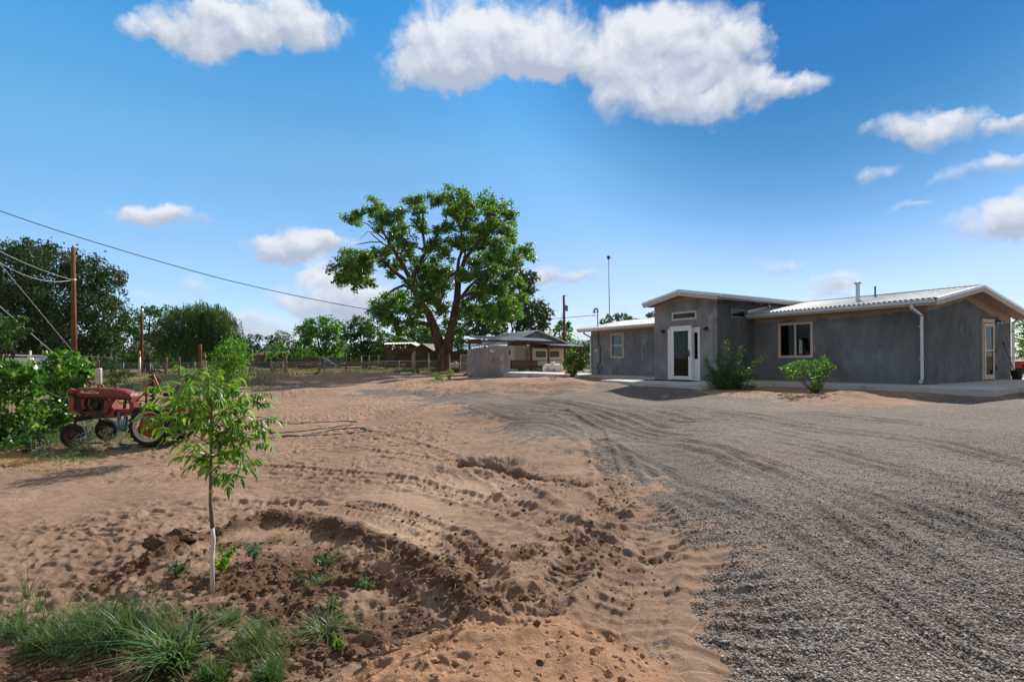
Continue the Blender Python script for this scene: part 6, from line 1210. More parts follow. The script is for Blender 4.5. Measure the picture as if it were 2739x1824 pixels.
br([(1590,790),(1640,720),(1720,650),(1800,600),(1900,560),(1990,510)], [24,20,17,13,9,6], 3); br([(1070,400),(1010,350),(960,300),(880,270)], [10,9,7,4], 1); br([(1060,420),(980,420),(920,430),(875,440)], [9,8,6,3]); br([(1030,360),(960,350),(910,400)], [6,4,2]); br([(1140,470),(1060,430),(980,360)], [12,9,6]); br([(1330,560),(1420,430),(1500,420)], [12,8,5], -3)
for i in range(110):
    q = rnd.choice(bl); a = np.array(q[:3]); pt = min((Zp(x, y) for x, y in ((1255,715),(1560,620),(1350,480),(1610,540),(1160,520),(1080,930),(1740,760),(1320,340),(1720,400),(1560,260),(920,540),(1400,980),(1800,600),(1060,350))), key=lambda s_: np.linalg.norm(s_-a)); limb(mb, pt, a, .075, .02, bend=.12, seg=4)
mb.build('trunk', M['bark'], cot)
# --- trees behind
tree('elm_tree', 'massive dark elm filling the left edge behind the bare brown pole', [(-60,720,80),(20,695,60),(-20,790,80),(80,690,55),(150,705,60),(60,780,70),(150,785,75),(225,735,55),(285,745,42),(235,815,60),(295,800,40),(318,860,35),(100,870,75),(200,885,65),(270,905,50),(20,860,75),(-60,900,80),(300,930,35),(150,940,50),(60,940,60),(240,945,45)], 44, 120, 'elm', .22, 1.5, .5, limbs=14)
tree('mulberry_tree', 'mid green tree filling the gap between the big elm and the willow', [(350,850,30),(400,845,35),(445,845,32),(380,890,45),(440,895,45),(345,900,35),(400,940,45),(450,940,40),(350,945,35)], 70, 400, 'mid', .3, 1.8, .4)
# willow
wr = thing('willow_tree', 'round weeping willow with hanging strands, left of the second sapling', 'tree', P(545, 990, 60)*[1, 1, 0]+[0, 0, -.5]); wb = pxblobs([(490,850,45),(530,835,38),(575,845,40),(610,870,35),(625,905,28),(455,885,38),(545,880,55),(590,910,45),(480,910,45),(440,925,30),(530,930,45),(615,935,22)], 60)
g6 = np.random.default_rng(5); C = []; rn = []
for (x, y, z, r) in wb:
    n = int(115*(r/1.6)**2*1.1); d = unit(g6.normal(size=(n, 3))); d[:, 2] = np.abs(d[:, 2])*.9-.15; p0 = np.array([x, y, z])+d*r*g6.uniform(.55, 1.12, (n, 1)); L = g6.uniform(.7, 3.0, n); t = g6.uniform(-.2, .5, n)
    for k in range(16): C.append(p0+np.stack([d[:, 0]*.35*(k/16)**.5, d[:, 1]*.35*(k/16)**.5, -L*k/16], 1)+g6.normal(size=(n, 3))*.05); rn.append(np.clip(t+g6.uniform(0, .6, n)+.1, 0, 1))
C = np.concatenate(C); rn = np.concatenate(rn); n = len(C); a = unit(g6.normal(size=(n, 3))*.28+np.array([0, 0, -1])); b = unit(np.cross(a, g6.normal(size=(n, 3)))); L = g6.uniform(.22, .42, (n, 1)); V = np.stack([C-a*L*.5, C+b*.035, C+a*L*.5, C-b*.035], 1).reshape(-1, 3)
rawmesh('crown', V, np.arange(4*n).reshape(n, 4), LM['willow'], wr, attrs={'rnd': ('FACE', rn)}); mb = MB(); b0_ = np.array(wr.location); mb.tube([b0_-UZ*.3, b0_+[.2, 0, 2], b0_+[.5, 0, 3.4]], [.5, .4, .3], 8)
for q in wb[::2]: limb(mb, b0_+[.3, 0, 2.6], q[:3], .16, .04, bend=.15, seg=5)
mb.build('trunk', M['darkbark'], wr)
tree('olive_shrub', 'silvery grey shrub behind the slender dark utility pole', [(368,925,14),(385,918,12),(400,935,14),(375,945,14),(395,952,14)], 52, 385, 'grey', .16, 1.0, .08, cat='shrub', limbs=5)
tree('box_elder_tree', 'rounded bright green tree in the field, left of the cottonwood', [(815,885,30),(845,868,30),(880,870,30),(905,890,25),(840,905,40),(885,915,38),(815,930,28),(860,945,30),(905,940,25),(868,858,14)], 85, 858, 'bright', .36, 2., .4)
tree('locust_tree', 'dark bushy tree directly left of the cottonwood, behind the barns', [(940,885,26),(965,868,26),(985,880,28),(950,915,35),(1000,905,32),(975,945,32),(1025,915,30),(1060,925,30),(1020,950,25),(940,945,22)], 80, 975, 'mid', .34, 2., .4)
tree('back_tree', 'dark green tree showing behind the cottonwood limbs above the wooden barn', [(1080,900,32),(1120,885,32),(1165,890,28),(1110,925,25),(1060,905,22),(1170,920,20)], 84, 1110, 'mid', .36, 1.8, .3)
tree('tamarisk_tree', 'grey-green hazy tree in the far field right of the willow', [(728,912,16),(750,900,18),(775,905,18),(795,920,16),(722,930,16),(765,925,20)], 105, 755, 'grey', .4, .9, .25)
tree('small_ash_tree', 'small rounded yellow-green tree in front of the grey-green tree', [(725,935,14),(745,925,14),(762,938,12),(740,948,16),(722,952,10)], 72, 740, 'bright', .25, 1.2, .12, limbs=4)
tree('young_tree', 'thin young tree with a single bare stem, right of the small rounded tree', [(800,932,8),(810,938,7),(795,945,7),(806,950,6)], 64, 805, 'bright', .2, 1.1, .06, limbs=3)
tree('far_oak_tree', 'tiny dark tree hump on the horizon above the far open shed', [(690,940,12),(700,942,12),(712,946,10),(668,950,9)], 150, 692, 'elm', .5, 1.1, .3, limbs=3)
tree('shade_tree', 'large dark tree behind the farmhouse, right of the cottonwood crown', Z3([(1960,650,70),(2050,660,55),(2030,740,60),(1990,820,80),(2110,860,60),(2060,920,85),(2160,900,50),(2150,960,45),(1900,900,80),(1800,930,85),(1700,930,80),(1640,1000,60),(1730,1010,60),(1850,1010,60),(2000,1000,70),(2120,1010,50),(1580,900,50)]), 76, 1370, 'elm', .36, 1.9, .5, limbs=14)
tree('poplar_tree', 'light green poplar clump right of the farmhouse ridge, behind the transformer pole', [(1478,890,14),(1492,878,12),(1508,872,12),(1524,880,10),(1485,905,18),(1510,905,18),(1530,905,14),(1495,930,20),(1520,930,18),(1500,865,8),(1521,866,6)], 82, 1505, 'bright', .34, 1.2, .25)
tree('green_ash_tree', 'green treetop showing above the left wing roof, left of the entry gable', [(1612,862,10),(1628,853,12),(1650,850,11),(1668,848,12),(1685,853,8),(1640,870,20),(1670,872,20),(1620,890,20)], 64, 1645, 'mid', .26, 1.3, .25)
tree('scrub_tree', 'leafy tip of a far tree between the left wing roof and the entry wall', [(1735,843,8),(1748,840,10),(1750,850,12),(1700,856,5)], 70, 1745, 'mid', .26, 1.3, .2, limbs=3)
tree('brush_tree', 'olive brown brushy tree below the far hill, left of the stucco house corner', [(1545,935,16),(1560,925,14),(1575,930,16),(1590,920,14),(1560,950,20),(1585,945,20),(1545,960,16)], 95, 1565, 'elm', .3, 1.0, .2)
tree('hedge_tree', 'low dark hedge tree behind the left downspout of the stucco house', [(1580,950,16),(1595,955,20),(1560,965,14),(1545,970,12)], 66, 1580, 'mid', .25, 1.0, .1, limbs=4)
tree('yard_tree', 'bright backlit tree at the right edge behind the stucco house', [(2722,850,14),(2745,845,22),(2735,880,22),(2765,890,30),(2728,905,16),(2750,925,24),(2725,940,14),(2790,860,30)], 48, 2760, 'bright', .2, 1.3, .2)
tree('edge_shrub', 'olive shrub above the red cart at the right edge', [(2725,950,12),(2745,945,16),(2735,965,12),(2760,960,16)], 42, 2745, 'willow', .14, 1.2, .06, cat='shrub', limbs=4)
tree('apricot_tree', 'leafy young tree overhanging the left edge above the grape vines', [(-25,860,30),(10,862,16),(40,866,14),(64,854,9),(25,888,18),(55,890,14),(80,884,6),(-10,915,28),(22,922,16)], 17, -10, 'mid', .11, .7, .08, sub=.34)
tree('sycamore_sapling', 'spindly young tree with a few leaf clusters between the cottonwood trunk and pump house', [(1225,868,10),(1236,890,9),(1228,905,11),(1240,912,8),(1222,925,9),(1232,935,8),(1215,890,6)], 50, 1228, 'bright', .2, 1.0, .05, limbs=6)
def bush(name, label, blobs, Y, base, leaf, size, dens=1., cat='shrub', stems=12, sr=.012, asp=.6, droop=.1, flowers=None, sub=.32, shell=.2, dy=.8, fsize=.05, group=None, bz=None):
    bl = pxblobs(blobs, Y, dy=dy); b = np.array([(base-CX)/F*Y, Y, 0.]); b[2] = gzz(b[0], b[1])[0] if bz is None else bz; r = thing(name, label, cat, b, group=group)
    C, rn = cloud(bl, size, dens, sub, shell=shell); k = C[:, 2] > b[2]+.02; leafobj('foliage', C[k], rn[k], size, asp, leaf, r, droop); mb = MB()
    for q in rnd.choices(bl, k=stems): limb(mb, b+np.array([rnd.uniform(-.06, .06), rnd.uniform(-.06, .06), -.03]), q[:3], sr, sr*.4, bend=.12, seg=4)
    mb.build('stem', M['stem'], r)
    if flowers:
        fm, fl = flowers; C = []
        for (x, y, rad, n_) in fl:
            q0 = P(x, y, Y-.35); C.append(q0+rg.normal(size=(n_, 3))*rad/F*Y*.5)
        C = np.concatenate(C); leafobj('flower', C, rg.uniform(0, 1, len(C)), fsize, .8, fm, r, 0)
    return r
bush('grape_vine', 'big sprawling grape vine mass at the left edge, left of the tractor', [(-30,985,40),(20,990,36),(60,1000,34),(95,1010,28),(15,1025,50),(70,1040,42),(-20,1080,55),(45,1095,48),(90,1090,25),(10,1140,50),(65,1150,42),(-20,1190,50),(40,1195,40)], 13.2, 30, 'vine', .125, 1.6, cat='vine', asp=.95, droop=.5, sub=.36, shell=.3)
bush('grape_vine', 'grape vine clump behind the tractor nose, below the bare brown pole', [(115,985,28),(150,960,28),(185,955,24),(215,975,26),(240,1000,16),(130,1020,38),(175,1010,36),(215,1020,26),(125,1070,40),(170,1065,38),(205,1070,26),(140,1115,38),(110,1140,35),(180,1110,26)], 15.2, 160, 'vine', .13, 1.6, cat='vine', asp=.95, droop=.5, sub=.36, shell=.3)
mb = MB(); mb.tube([P(90, 1033, 14.4), P(112, 1036, 14.3), P(135, 1052, 14.2), P(163, 1064, 14.1), P(182, 1063, 14.1)], [.012, .014, .012, .01, .006], 6); mb.tube([P(105, 1040, 14.3), P(130, 1050, 14.2)], .008, 5); setp(mb.build('vine_cane', M['greywood'], origin=P(135, 1052, 14.2)), 'bare curved grey vine cane reaching toward the tractor headlight', 'cane')
bush('juniper_shrub', 'dark grey-green feathery shrub behind the muffler of the tractor', [(285,985,20),(305,975,18),(325,1000,20),(275,1015,26),(310,1020,26),(340,1030,18),(285,1045,24),(320,1050,22)], 22, 300, 'elm', .09, 1.3, asp=.35, droop=.0)
bush('lavender_weed', 'pale purple flowering weed in front of the front tractor wheel', [(195,1190,15),(215,1180,17),(235,1175,15),(225,1195,18),(205,1205,14),(240,1198,10)], 12.2, 220, 'grey', .04, .8, stems=20, sr=.005, asp=.4, flowers=('purplef', [(230, 1160, 12, 12), (212, 1168, 14, 12), (240, 1155, 8, 8), (225, 1180, 25, 16), (200, 1175, 10, 8), (245, 1180, 10, 8)]), fsize=.028, shell=.1, dy=1.2)
bush('lavender_weed', 'pale purple flowering weed at the left, nearest the straw heap', [(95,1205,16),(120,1195,16),(110,1220,17),(135,1212,12),(85,1222,14)], 11.6, 110, 'grey', .04, .8, stems=20, sr=.005, asp=.4, flowers=('purplef', [(100, 1190, 14, 9), (120, 1185, 14, 7), (90, 1200, 10, 6)]), fsize=.028, shell=.1, dy=1.2)
bush('lavender_weed', 'low purple flowering weed under the engine of the tractor', [(275,1160,12),(290,1150,12),(300,1165,12),(285,1172,12)], 13.0, 288, 'grey', .04, .6, stems=12, sr=.005, asp=.4, flowers=('purplef', [(276, 1148, 8, 5), (295, 1150, 10, 5)]), fsize=.028, shell=.1, dy=1.2)
bush('tall_weed', 'leafy green weeds growing beside the front wheel under the tractor', [(235,1120,20),(225,1150,22),(250,1140,20),(265,1160,20),(240,1170,22),(210,1150,16)], 14.2, 240, 'weed', .06, .8, asp=.35, stems=18)
bush('tall_weed', 'green weeds in the shade at the foot of the left grape vine', [(60,1180,26),(100,1165,24),(20,1200,26),(80,1200,20),(110,1185,18)], 12.4, 70, 'mid', .07, .9, asp=.4, stems=18)
bush('yellow_bush', 'dense rounded green bush with yellow flowers beside the corner of the stucco house', [(1520,965,14),(1535,955,14),(1550,965,14),(1558,978,12),(1512,975,12),(1530,980,18),(1547,985,15),(1522,993,12),(1537,998,11),(1531,1004,8)], 27, 1532, 'mid', .085, 1.5, asp=.5, stems=12, sr=.02, flowers=('yellowf', [(1542, 948, 14, 14), (1550, 952, 12, 10), (1534, 951, 8, 6), (1560, 960, 10, 6), (1515, 975, 8, 5), (1518, 990, 10, 9), (1531, 987, 8, 6), (1516, 999, 9, 6), (1545, 962, 10, 4)]), fsize=.075)
# long branched shrub by the porch
def Z5(x, y): return (1540+x/3.925, 740+y/3.925)
yb = 16.0; b = Gd(1948, yb); r = thing('butterfly_bush', 'sprawling shrub with long leafy wands reaching up, at the porch corner', 'shrub', b); mb = MB(); C = []
def wand(tip, base=None, n_=60, dy=0, rad=.045):
    e = P(*Z5(*tip), yb+dy); s_ = (b if base is None else P(*Z5(*base), yb))+np.array([rnd.uniform(-.08, .08), rnd.uniform(-.08, .08), .02]); pts = limb(mb, s_, e, .011, .003, bend=.08, n=8, seg=4); pts = np.array(pts)
    t = np.sort(rg.uniform(.22, 1, n_))*(len(pts)-1); c = cr_(pts, np.clip(t, 0, len(pts)-1.001)); C.append(c+rg.normal(size=(n_, 3))*rad)
for tp, dy in (((1590,680), 0), ((1515,750), .2), ((1755,725), -.2), ((1985,825), .1), ((1360,840), .1), ((1350,905), -.2), ((1480,850), .4), ((1830,1000), -.3), ((1640,860), .3), ((1700,900), .5), ((1560,900), -.3), ((1400,980), 0), ((1900,1160), -.3), ((1345,1060), .2)): wand(tp, dy=dy, n_=170, rad=.055)
for k in range(40): wand((rnd.uniform(1360, 1880), rnd.uniform(1000, 1160)), dy=rnd.uniform(-.5, .5), n_=75, rad=.09)
C = np.concatenate(C); leafobj('foliage', C, rg.uniform(0, 1, len(C)), .066, .38, 'mid', r, .3); mb.build('stem', M['stem'], r)
# rose bush
def Z6(x, y): return (2100+x/3.685, 720+y/3.685)
q6 = [(*Z6(x, y), rr_/3.685) for x, y, rr_ in [(60,960,55),(20,1000,45),(110,940,45),(170,920,50),(100,1020,60),(180,1000,55),(250,950,50),(320,920,45),(380,890,40),(400,940,45),(340,980,55),(430,980,35),(475,965,22),(260,1040,50),(340,1060,50),(390,1030,40),(300,1120,38),(330,1160,38),(290,1180,34),(60,1060,35),(345,1120,30),(-20,985,30)]]
bush('rose_bush', 'low spreading rose bush with a few yellow blooms, below the right of the window', q6, 14.2, 2181, 'vine', .055, 1.1, asp=.6, stems=24, sr=.012, sub=.34, flowers=('yellowf', [(*Z6(305, 955), 5, 5), (*Z6(278, 1107), 6, 8), (*Z6(390, 858), 5, 3)]), fsize=.045, dy=.9)
bush('green_shrub', 'small bright green shrub at the edge of the drive, left of the pump house', [(1202,993,8),(1198,1003,8),(1207,1003,8),(1202,1013,8)], 31, 1202, 'bright', .08, 1.3, asp=.6)
bush('green_shrub', 'low yellow-green shrub left of the small bright shrub at the drive edge', [(1165,1003,9),(1178,1010,8),(1185,1015,8),(1170,1014,7)], 32, 1175, 'bright', .08, 1.1, asp=.6)
for (px, Y, h_, lab) in ((845, 43, 13, 'dark round bush in front of the wire fence, below the fallen bough'), (1085, 52, 17, 'dark leafy bush in front of the wooden barn'), (1110, 50, 13, 'dark bush left of the peaked plank shed'), (1060, 52, 10, 'small dark bush at the left end of the dark barn bushes'), (1165, 50, 11, 'yellow-green bush at the left foot of the cottonwood'), (1215, 47, 10, 'yellow-green bush at the right foot of the cottonwood'), (1250, 40, 10, 'dark shrub between cottonwood and pump house'), (1375, 40, 12, 'green shrub at the right side of the pump house'), (1395, 46, 10, 'dark green weedy bush by the wire fence in front of the farmhouse'), (1440, 45, 10, 'leafy bush behind the left end of the propane tank'), (1515, 52, 11, 'dark bush in front of the wheel of the camper'), (300, 42, 18, 'tall green weed clump behind the tractor steering wheel'), (345, 48, 16, 'leafy green mound below the silvery shrub'), (505, 42, 14, 'greyish green tumbleweed under the willow'), (425, 40, 12, 'greyish green low bush left of the wire fence post')):
    g0 = G(px, Y); py = 962+(CZ-g0[2])/Y*F-ROLL*(px-CX); bush('field_bush', lab, [(px, py-h_*.6, h_*.7), (px-h_*.7, py-h_*.4, h_*.5), (px+h_*.7, py-h_*.4, h_*.5)], Y, px, 'mid' if px not in (505, 425) else 'weed', .14, 1.1, stems=5, asp=.6, group='bushes dotted along the far fence')
gd = np.random.default_rng(51); C = []; rn = []
for i in range(150):   # far tree belt
    px = gd.uniform(-200, 1500); Yd = gd.uniform(105, 150); h = gd.uniform(3.5, 6.5)*(1+.5*math.sin(px*.013)+.3*math.sin(px*.05)); r_ = gd.uniform(2, 3.4); x = (px-CX)/F*Yd
    for k in range(4): C.append((x+gd.normal()*2, Yd+gd.normal()*2, -.6+h*(.25+.22*k), r_*(1-.12*k)))
for i in range(26):
    px = gd.uniform(1500, 1620); Yd = gd.uniform(105, 150); C.append(((px-CX)/F*Yd, Yd, gd.uniform(0, 2.5), 2.6))
p_, rn = cloud(C, .6, 1.2, .4, g=gd); k = p_[:, 2] > -.8; o_ = leafobj('distant_wood', p_[k], rn[k], .62, .75, 'elm', None, origin=(-60, 120, 0)); setp(o_, 'dark continuous belt of far trees closing the field along the horizon', 'wood', kind='stuff')
# --- foreground sapling with compound leaves
def Bz(x, y, Y=4.26): return P(320+x/2.905, 880+y/2.905, Y)
sb = gp(568, 1557); sb[2] = gzz(sb[0], sb[1])[0]; YS = sb[1]
sp_ = thing('sapling', 'young sapling with a white painted lower trunk and drooping bright leaves in the foreground', 'sapling', sb)
tp = [sb-UZ*.03, P(567, 1490, YS), P(571, 1445, YS), P(568, 1412, YS)]; mb = MB(); mb.tube(tp, [.0175, .0155, .016, .0145], 10); mb.build('whitewashed_trunk', M['limewash'], sp_)
tp2 = [P(568, 1412, YS), P(563, 1345, YS), P(564, 1250, YS), P(566, 1160, YS), P(566, 1090, YS), P(562, 1050, YS), P(560, 1010, YS)]; mb = MB(); mb.tube(tp2, [.0148, .0135, .012, .0105, .009, .007, .004], 9)
TP = np.array([Bz(x, y, YS) for x, y in ((712,1160),(712,1110),(713,1000),(712,900),(712,800),(708,700),(705,600),(700,500))]); mbb = mb
gs = np.random.default_rng(8)
tips = [(340,480),(275,600),(290,700),(370,790),(470,430),(560,370),(650,350),(760,370),(880,420),(960,500),(1075,520),(1105,620),(1150,730),(1100,800),(1120,900),(1000,1060),(880,1130),(590,1000),(560,920),(620,640),(480,600),(430,700),(760,600),(860,620),(900,760),(800,860),(520,520),(700,480),(840,540),(990,640),(780,720),(660,760),(960,880),(820,980),(740,1020),(900,1000),(600,480),(400,560),(1000,760),(560,600),(700,660),(950,600)]
LV = []; LQ = []; LR = []; 
def leaflet(p, d, nrm, L, W, curl):
    d = unit(d); s_ = unit(np.cross(d, nrm)); n_ = np.cross(s_, d); ts = (0, .18, .45, .75, 1.); ws = (0, .75, 1., .62, 0); k = sum(len(v) for v in LV); V = []
    for t, w in zip(ts, ws):
        c = p+d*L*t-UZ*curl*L*t*t
        if w == 0: V.append(c)
        else: V += [c-s_*W*w*.5+n_*W*.16*w, c, c+s_*W*w*.5+n_*W*.16*w]
    LV.append(np.array(V)); f = [(0, 1, 2, 2), (0, 2, 3, 3)]; q = [(1, 4, 5, 2), (2, 5, 6, 3), (4, 7, 8, 5), (5, 8, 9, 6), (7, 10, 8), (8, 10, 9)]
    LQ.extend([tuple(k+i for i in x) for x in ((0, 2, 1), (0, 3, 2), *q)]); LR.extend([min(1, max(0, gs.normal(.5, .24)))]*8)
def compound(p, d, L, n_=5):
    """pinnate leaf: arching rachis with paired drooping leaflets"""
    d = unit(d); pts = []; side = unit(np.cross(d, UZ)+gs.normal(size=3)*.15)
    for t in np.linspace(0, 1, 7): pts.append(p+d*L*t-UZ*L*.38*t*t)
    mbb.tube(pts, [.0018]*6+[.0008], 4, cap=False)
    for k in range(n_):
        t = .25+.7*k/(n_-1); c = np.array([np.interp(t, np.linspace(0, 1, 7), [q[i] for q in pts]) for i in range(3)]); ll_ = .058*(.7+.5*math.sin(math.pi*(.2+.7*t)))*gs.uniform(.85, 1.15)
        for s_ in (-1, 1): dd = side*s_*.75+d*.5-UZ*gs.uniform(.3, .9); leaflet(c, dd, UZ+gs.normal(size=3)*.35, ll_, ll_*.33, .25)
    leaflet(pts[-1], (pts[-1]-pts[-2])-UZ*.02, UZ+gs.normal(size=3)*.2, .09, .028, .2)
for (x, y) in tips:
    x = 705+(x-705)*(.92 if x < 705 else .80); yy = YS+gs.uniform(-.34, .34); e = Bz(x, y, yy); i = int(np.argmin([abs((q[2]+.10)-(e[2]-.1*np.linalg.norm(e[:2]-q[:2]))) for q in TP])); i = min(i, len(TP)-1); s0 = TP[i]; pts = limb(mb, s0, e, .005, .0016, g=rnd, bend=.1, n=7, seg=5)
    for k in range(2, 7, 1 if gs.random() < .1 else 2):
        p_ = np.array(pts[k]); d = (e-s0)/np.linalg.norm(e-s0); r_ = unit(gs.normal(size=3)*[1, 1, .4]); compound(p_, d*.6+r_*.9+UZ*.25, gs.uniform(.11, .17), int(gs.integers(4, 6)))
    compound(e, (e-s0)+UZ*.05, .2, 6)
mb.build('trunk', M['youngbark'], sp_); V = np.concatenate(LV); rawmesh('foliage', V, LQ, LM['pecan'], sp_, attrs={'rnd': ('FACE', LR)})
c = P(565, 1313, YS); mb = MB(); mb.lathe(c, UZ, [(.018, -.006), (.018, .008)], 10); mb.prism([c+[.01, -.02, -.01], c+[.03, -.02, -.015], c+[.03, -.02, .01], c+[.01, -.02, .012]], (0, .002, 0)); mb.build('tie', M['yellow'], sp_)
# --- second sapling
b = G(600, 12); r = thing('sapling', 'second young tree of glossy leaves standing behind the foreground sapling', 'sapling', b); mb = MB(); C = []
trk = [b, P(603, 1120, 12), P(605, 1050, 12), P(612, 1000, 12), P(618, 940, 12), P(615, 915, 12)]; mb.tube(trk, [.025, .022, .02, .016, .01, .005], 7)
for (x, y) in [(870,90),(830,130),(790,160),(760,200),(740,260),(760,320),(720,240),(830,240),(880,170),(930,150),(990,130),(1010,180),(970,220),(960,270),(990,330),(900,240),(880,300),(840,340),(800,300),(780,380),(900,380),(950,300),(560,350),(600,360),(690,370),(1000,230),(860,420),(740,400),(920,130),(810,210)]:
    e = Bz(x, y, 12+rnd.uniform(-.5, .5)); s0 = min(trk[1:], key=lambda q: abs(q[2]-(e[2]-.35))); pts = np.array(limb(mb, s0, e, .007, .002, bend=.12, n=6, seg=4)); n_ = 75; t = rg.uniform(.45, 1, n_)*(len(pts)-1); C.append(cr_(pts, np.clip(t, 0, len(pts)-1.001))+rg.normal(size=(n_, 3))*.09)
C = np.concatenate(C); leafobj('foliage', C, rg.uniform(0, 1, len(C)), .075, .42, 'bright', r, .4); mb.build('trunk', M['youngbark'], r)
# ------------------------------------------------------------ grasses
def blades(B, L, W, lean, g, bend=.6):
    """curved grass blades as strips; B base points"""
    n = len(B); a = g.uniform(0, 2*math.pi, n); h = np.stack([np.cos(a), np.sin(a), np.zeros(n)], 1); s = np.stack([-np.sin(a), np.cos(a), np.zeros(n)], 1); L = np.asarray(L)[:, None]; ln = np.asarray(lean)[:, None]; V = []
    for t, w in ((0, 1), (.35, .85), (.7, .55), (1, .06)): c = B+UZ*L*t*(1-.35*ln*t)+h*L*(ln*t*.35+ln*bend*t*t); V += [c-s*W*w*.5, c+s*W*w*.5]
    V = np.stack(V, 1).reshape(-1, 3); k = np.arange(n)[:, None]*8; Q = np.concatenate([k+np.array([i, i+1, i+3, i+2]) for i in (0, 2, 4)], 1).reshape(-1, 4); return V, Q
def grassobj(name, label, cat, pts, L, W, lean, mt, seed, kind=None, group=None, rr=(0, 1), bend=.6):
    g = np.random.default_rng(seed); n = len(pts); V, Q = blades(pts, L, W, lean, g, bend); o = rawmesh(name, V, Q, LM[mt], None, attrs={'rnd': ('FACE', np.repeat(g.uniform(rr[0], rr[1], n), 3))}, origin=pts.mean(0)); return setp(o, label, cat, group, kind)
def tuftpts(px, py, wpx, hpx, n, g, clumps=0):
    q = np.stack([g.normal(px, wpx, n), g.normal(py, hpx, n)], 1)
    if clumps: c = np.stack([g.normal(px, wpx, clumps), g.normal(py, hpx, clumps)], 1); q = c[g.integers(0, clumps, n)]+g.normal(size=(n, 2))*[7, 3]
    zz = sb[2]; r0 = gp(px, min(py, 1815)); 
    X = (q[:, 0]-CX)/F; Yd = (q[:, 1]-HY)/F+ROLL*X; Y = (CZ-r0[2])/Yd; x = X*Y; return np.stack([x, Y, gzz(x, Y)-.005], 1)
g7 = np.random.default_rng(77)
def tuft(lab, px, py, w, h, n, L0, L1, W=.006, ln=(.3, 1.1), mt='grass', clumps=0, name='grass_tuft', rr=(0, .85), bend=.6, grp='grass tufts in the dug basin', cat='grass tuft'):
    p_ = tuftpts(px, py, w, h, n, g7, clumps); return grassobj(name, lab, cat, p_, g7.uniform(L0, L1, n), W, g7.uniform(*ln, n), mt, int(px), rr=rr, bend=bend, group=grp)
tuft('largest fountain of green grass blades at the lower left, left of the broad leafed grass', 290, 1690, 45, 24, 760, .10, .36, .0058, ln=(.4, 2.0), clumps=14, rr=(0, .62))
tuft('green grass clump at the left edge beside the largest grass fountain', 55, 1690, 50, 36, 480, .08, .32, .0055, ln=(.3, 1.8), clumps=14, rr=(0, .62))
tuft('dense back row of green grass between the clods and the largest fountain', 190, 1665, 90, 16, 240, .08, .26, .005, ln=(.4, 1.5), clumps=22, rr=(0, .62))
tuft('long arching grass stems rising out of the largest fountain', 210, 1690, 110, 30, 240, .22, .42, .0035, ln=(.15, .8), clumps=60, rr=(.3, .95))
tuft('sparse grass blades trailing right of the largest grass fountain', 440, 1650, 60, 26, 170, .06, .19, .0045, clumps=22)
tuft('broad leafed dark green grass spreading at the bottom left of centre', 455, 1745, 30, 16, 150, .16, .36, .019, ln=(.5, 1.7), rr=(.1, .7), bend=.7, clumps=12)
tuft('feathery fine green weed right of the grass fountain, above the dark ditch', 600, 1640, 24, 12, 500, .04, .12, .003, clumps=16, rr=(.2, .9))
tuft('large feathery fine weed in the middle of the basin', 690, 1690, 34, 26, 1300, .04, .15, .003, clumps=34, rr=(.2, .9))
tuft('trail of fine weed running down toward the bottom of the basin', 735, 1770, 12, 22, 420, .03, .11, .003, clumps=14, rr=(.2, .9))
tuft('fine wispy weed beside the tallest leafy weed', 828, 1535, 26, 12, 380, .03, .10, .003, clumps=14, rr=(.2, .9))
tuft('flattened star of crabgrass in the middle of the basin', 865, 1665, 10, 8, 150, .10, .28, .006, ln=(1., 2.2), rr=(.3, .9), bend=.5)
tuft('small dark grass tuft at the bottom edge, left of the sand heap', 708, 1800, 16, 9, 260, .06, .15, .006, rr=(0, .5))
tuft('small grass tuft at the bottom edge right of the broad leafed grass', 560, 1785, 22, 10, 260, .06, .16, .006, rr=(0, .6))
tuft('tiny green sprouts in the centre of the basin', 720, 1530, 12, 7, 50, .02, .05, .003); tuft('tiny green sprouts left of the wet dark soil', 790, 1590, 14, 6, 60, .02, .06, .003)
tuft('straw wisps stuck in the back of the berm', 743, 1425, 14, 6, 60, .06, .13, .004, ln=(.6, 1.6), mt='straw', name='straw_wisp', grp='straw on the berm', cat='straw')
tuft('straw wisps beside the orange clod on the right of the berm', 1032, 1497, 12, 6, 60, .05, .10, .004, ln=(.8, 1.8), mt='straw', name='straw_wisp', grp='straw on the berm', cat='straw')
tuft('line of flattened straw along the outer slope of the berm', 1165, 1540, 34, 12, 110, .03, .09, .003, ln=(1.5, 2.5), mt='straw', name='straw_wisp', grp='straw on the berm', cat='straw', bend=.9)
tuft('few straw stalks in the wheel rut below the berm', 1450, 1590, 30, 14, 40, .03, .08, .003, ln=(1.5, 2.5), mt='straw', name='straw_wisp', grp='straw on the berm', cat='straw', bend=.9)
p_ = scatter(900, -1.05, .5, 2.5, 12, lambda k, x, y, g: (k['gravel'] < .4) & (g.uniform(0, 1, len(x)) < .5), gg); n = len(p_)
grassobj('straw_bits', 'scattered bits of straw and dry stalks on the bare soil', 'straw', p_+[0, 0, .006], gg.uniform(.015, .07, n), .003, gg.uniform(2, 3.2, n), 'straw', 9, 'stuff', bend=1.)
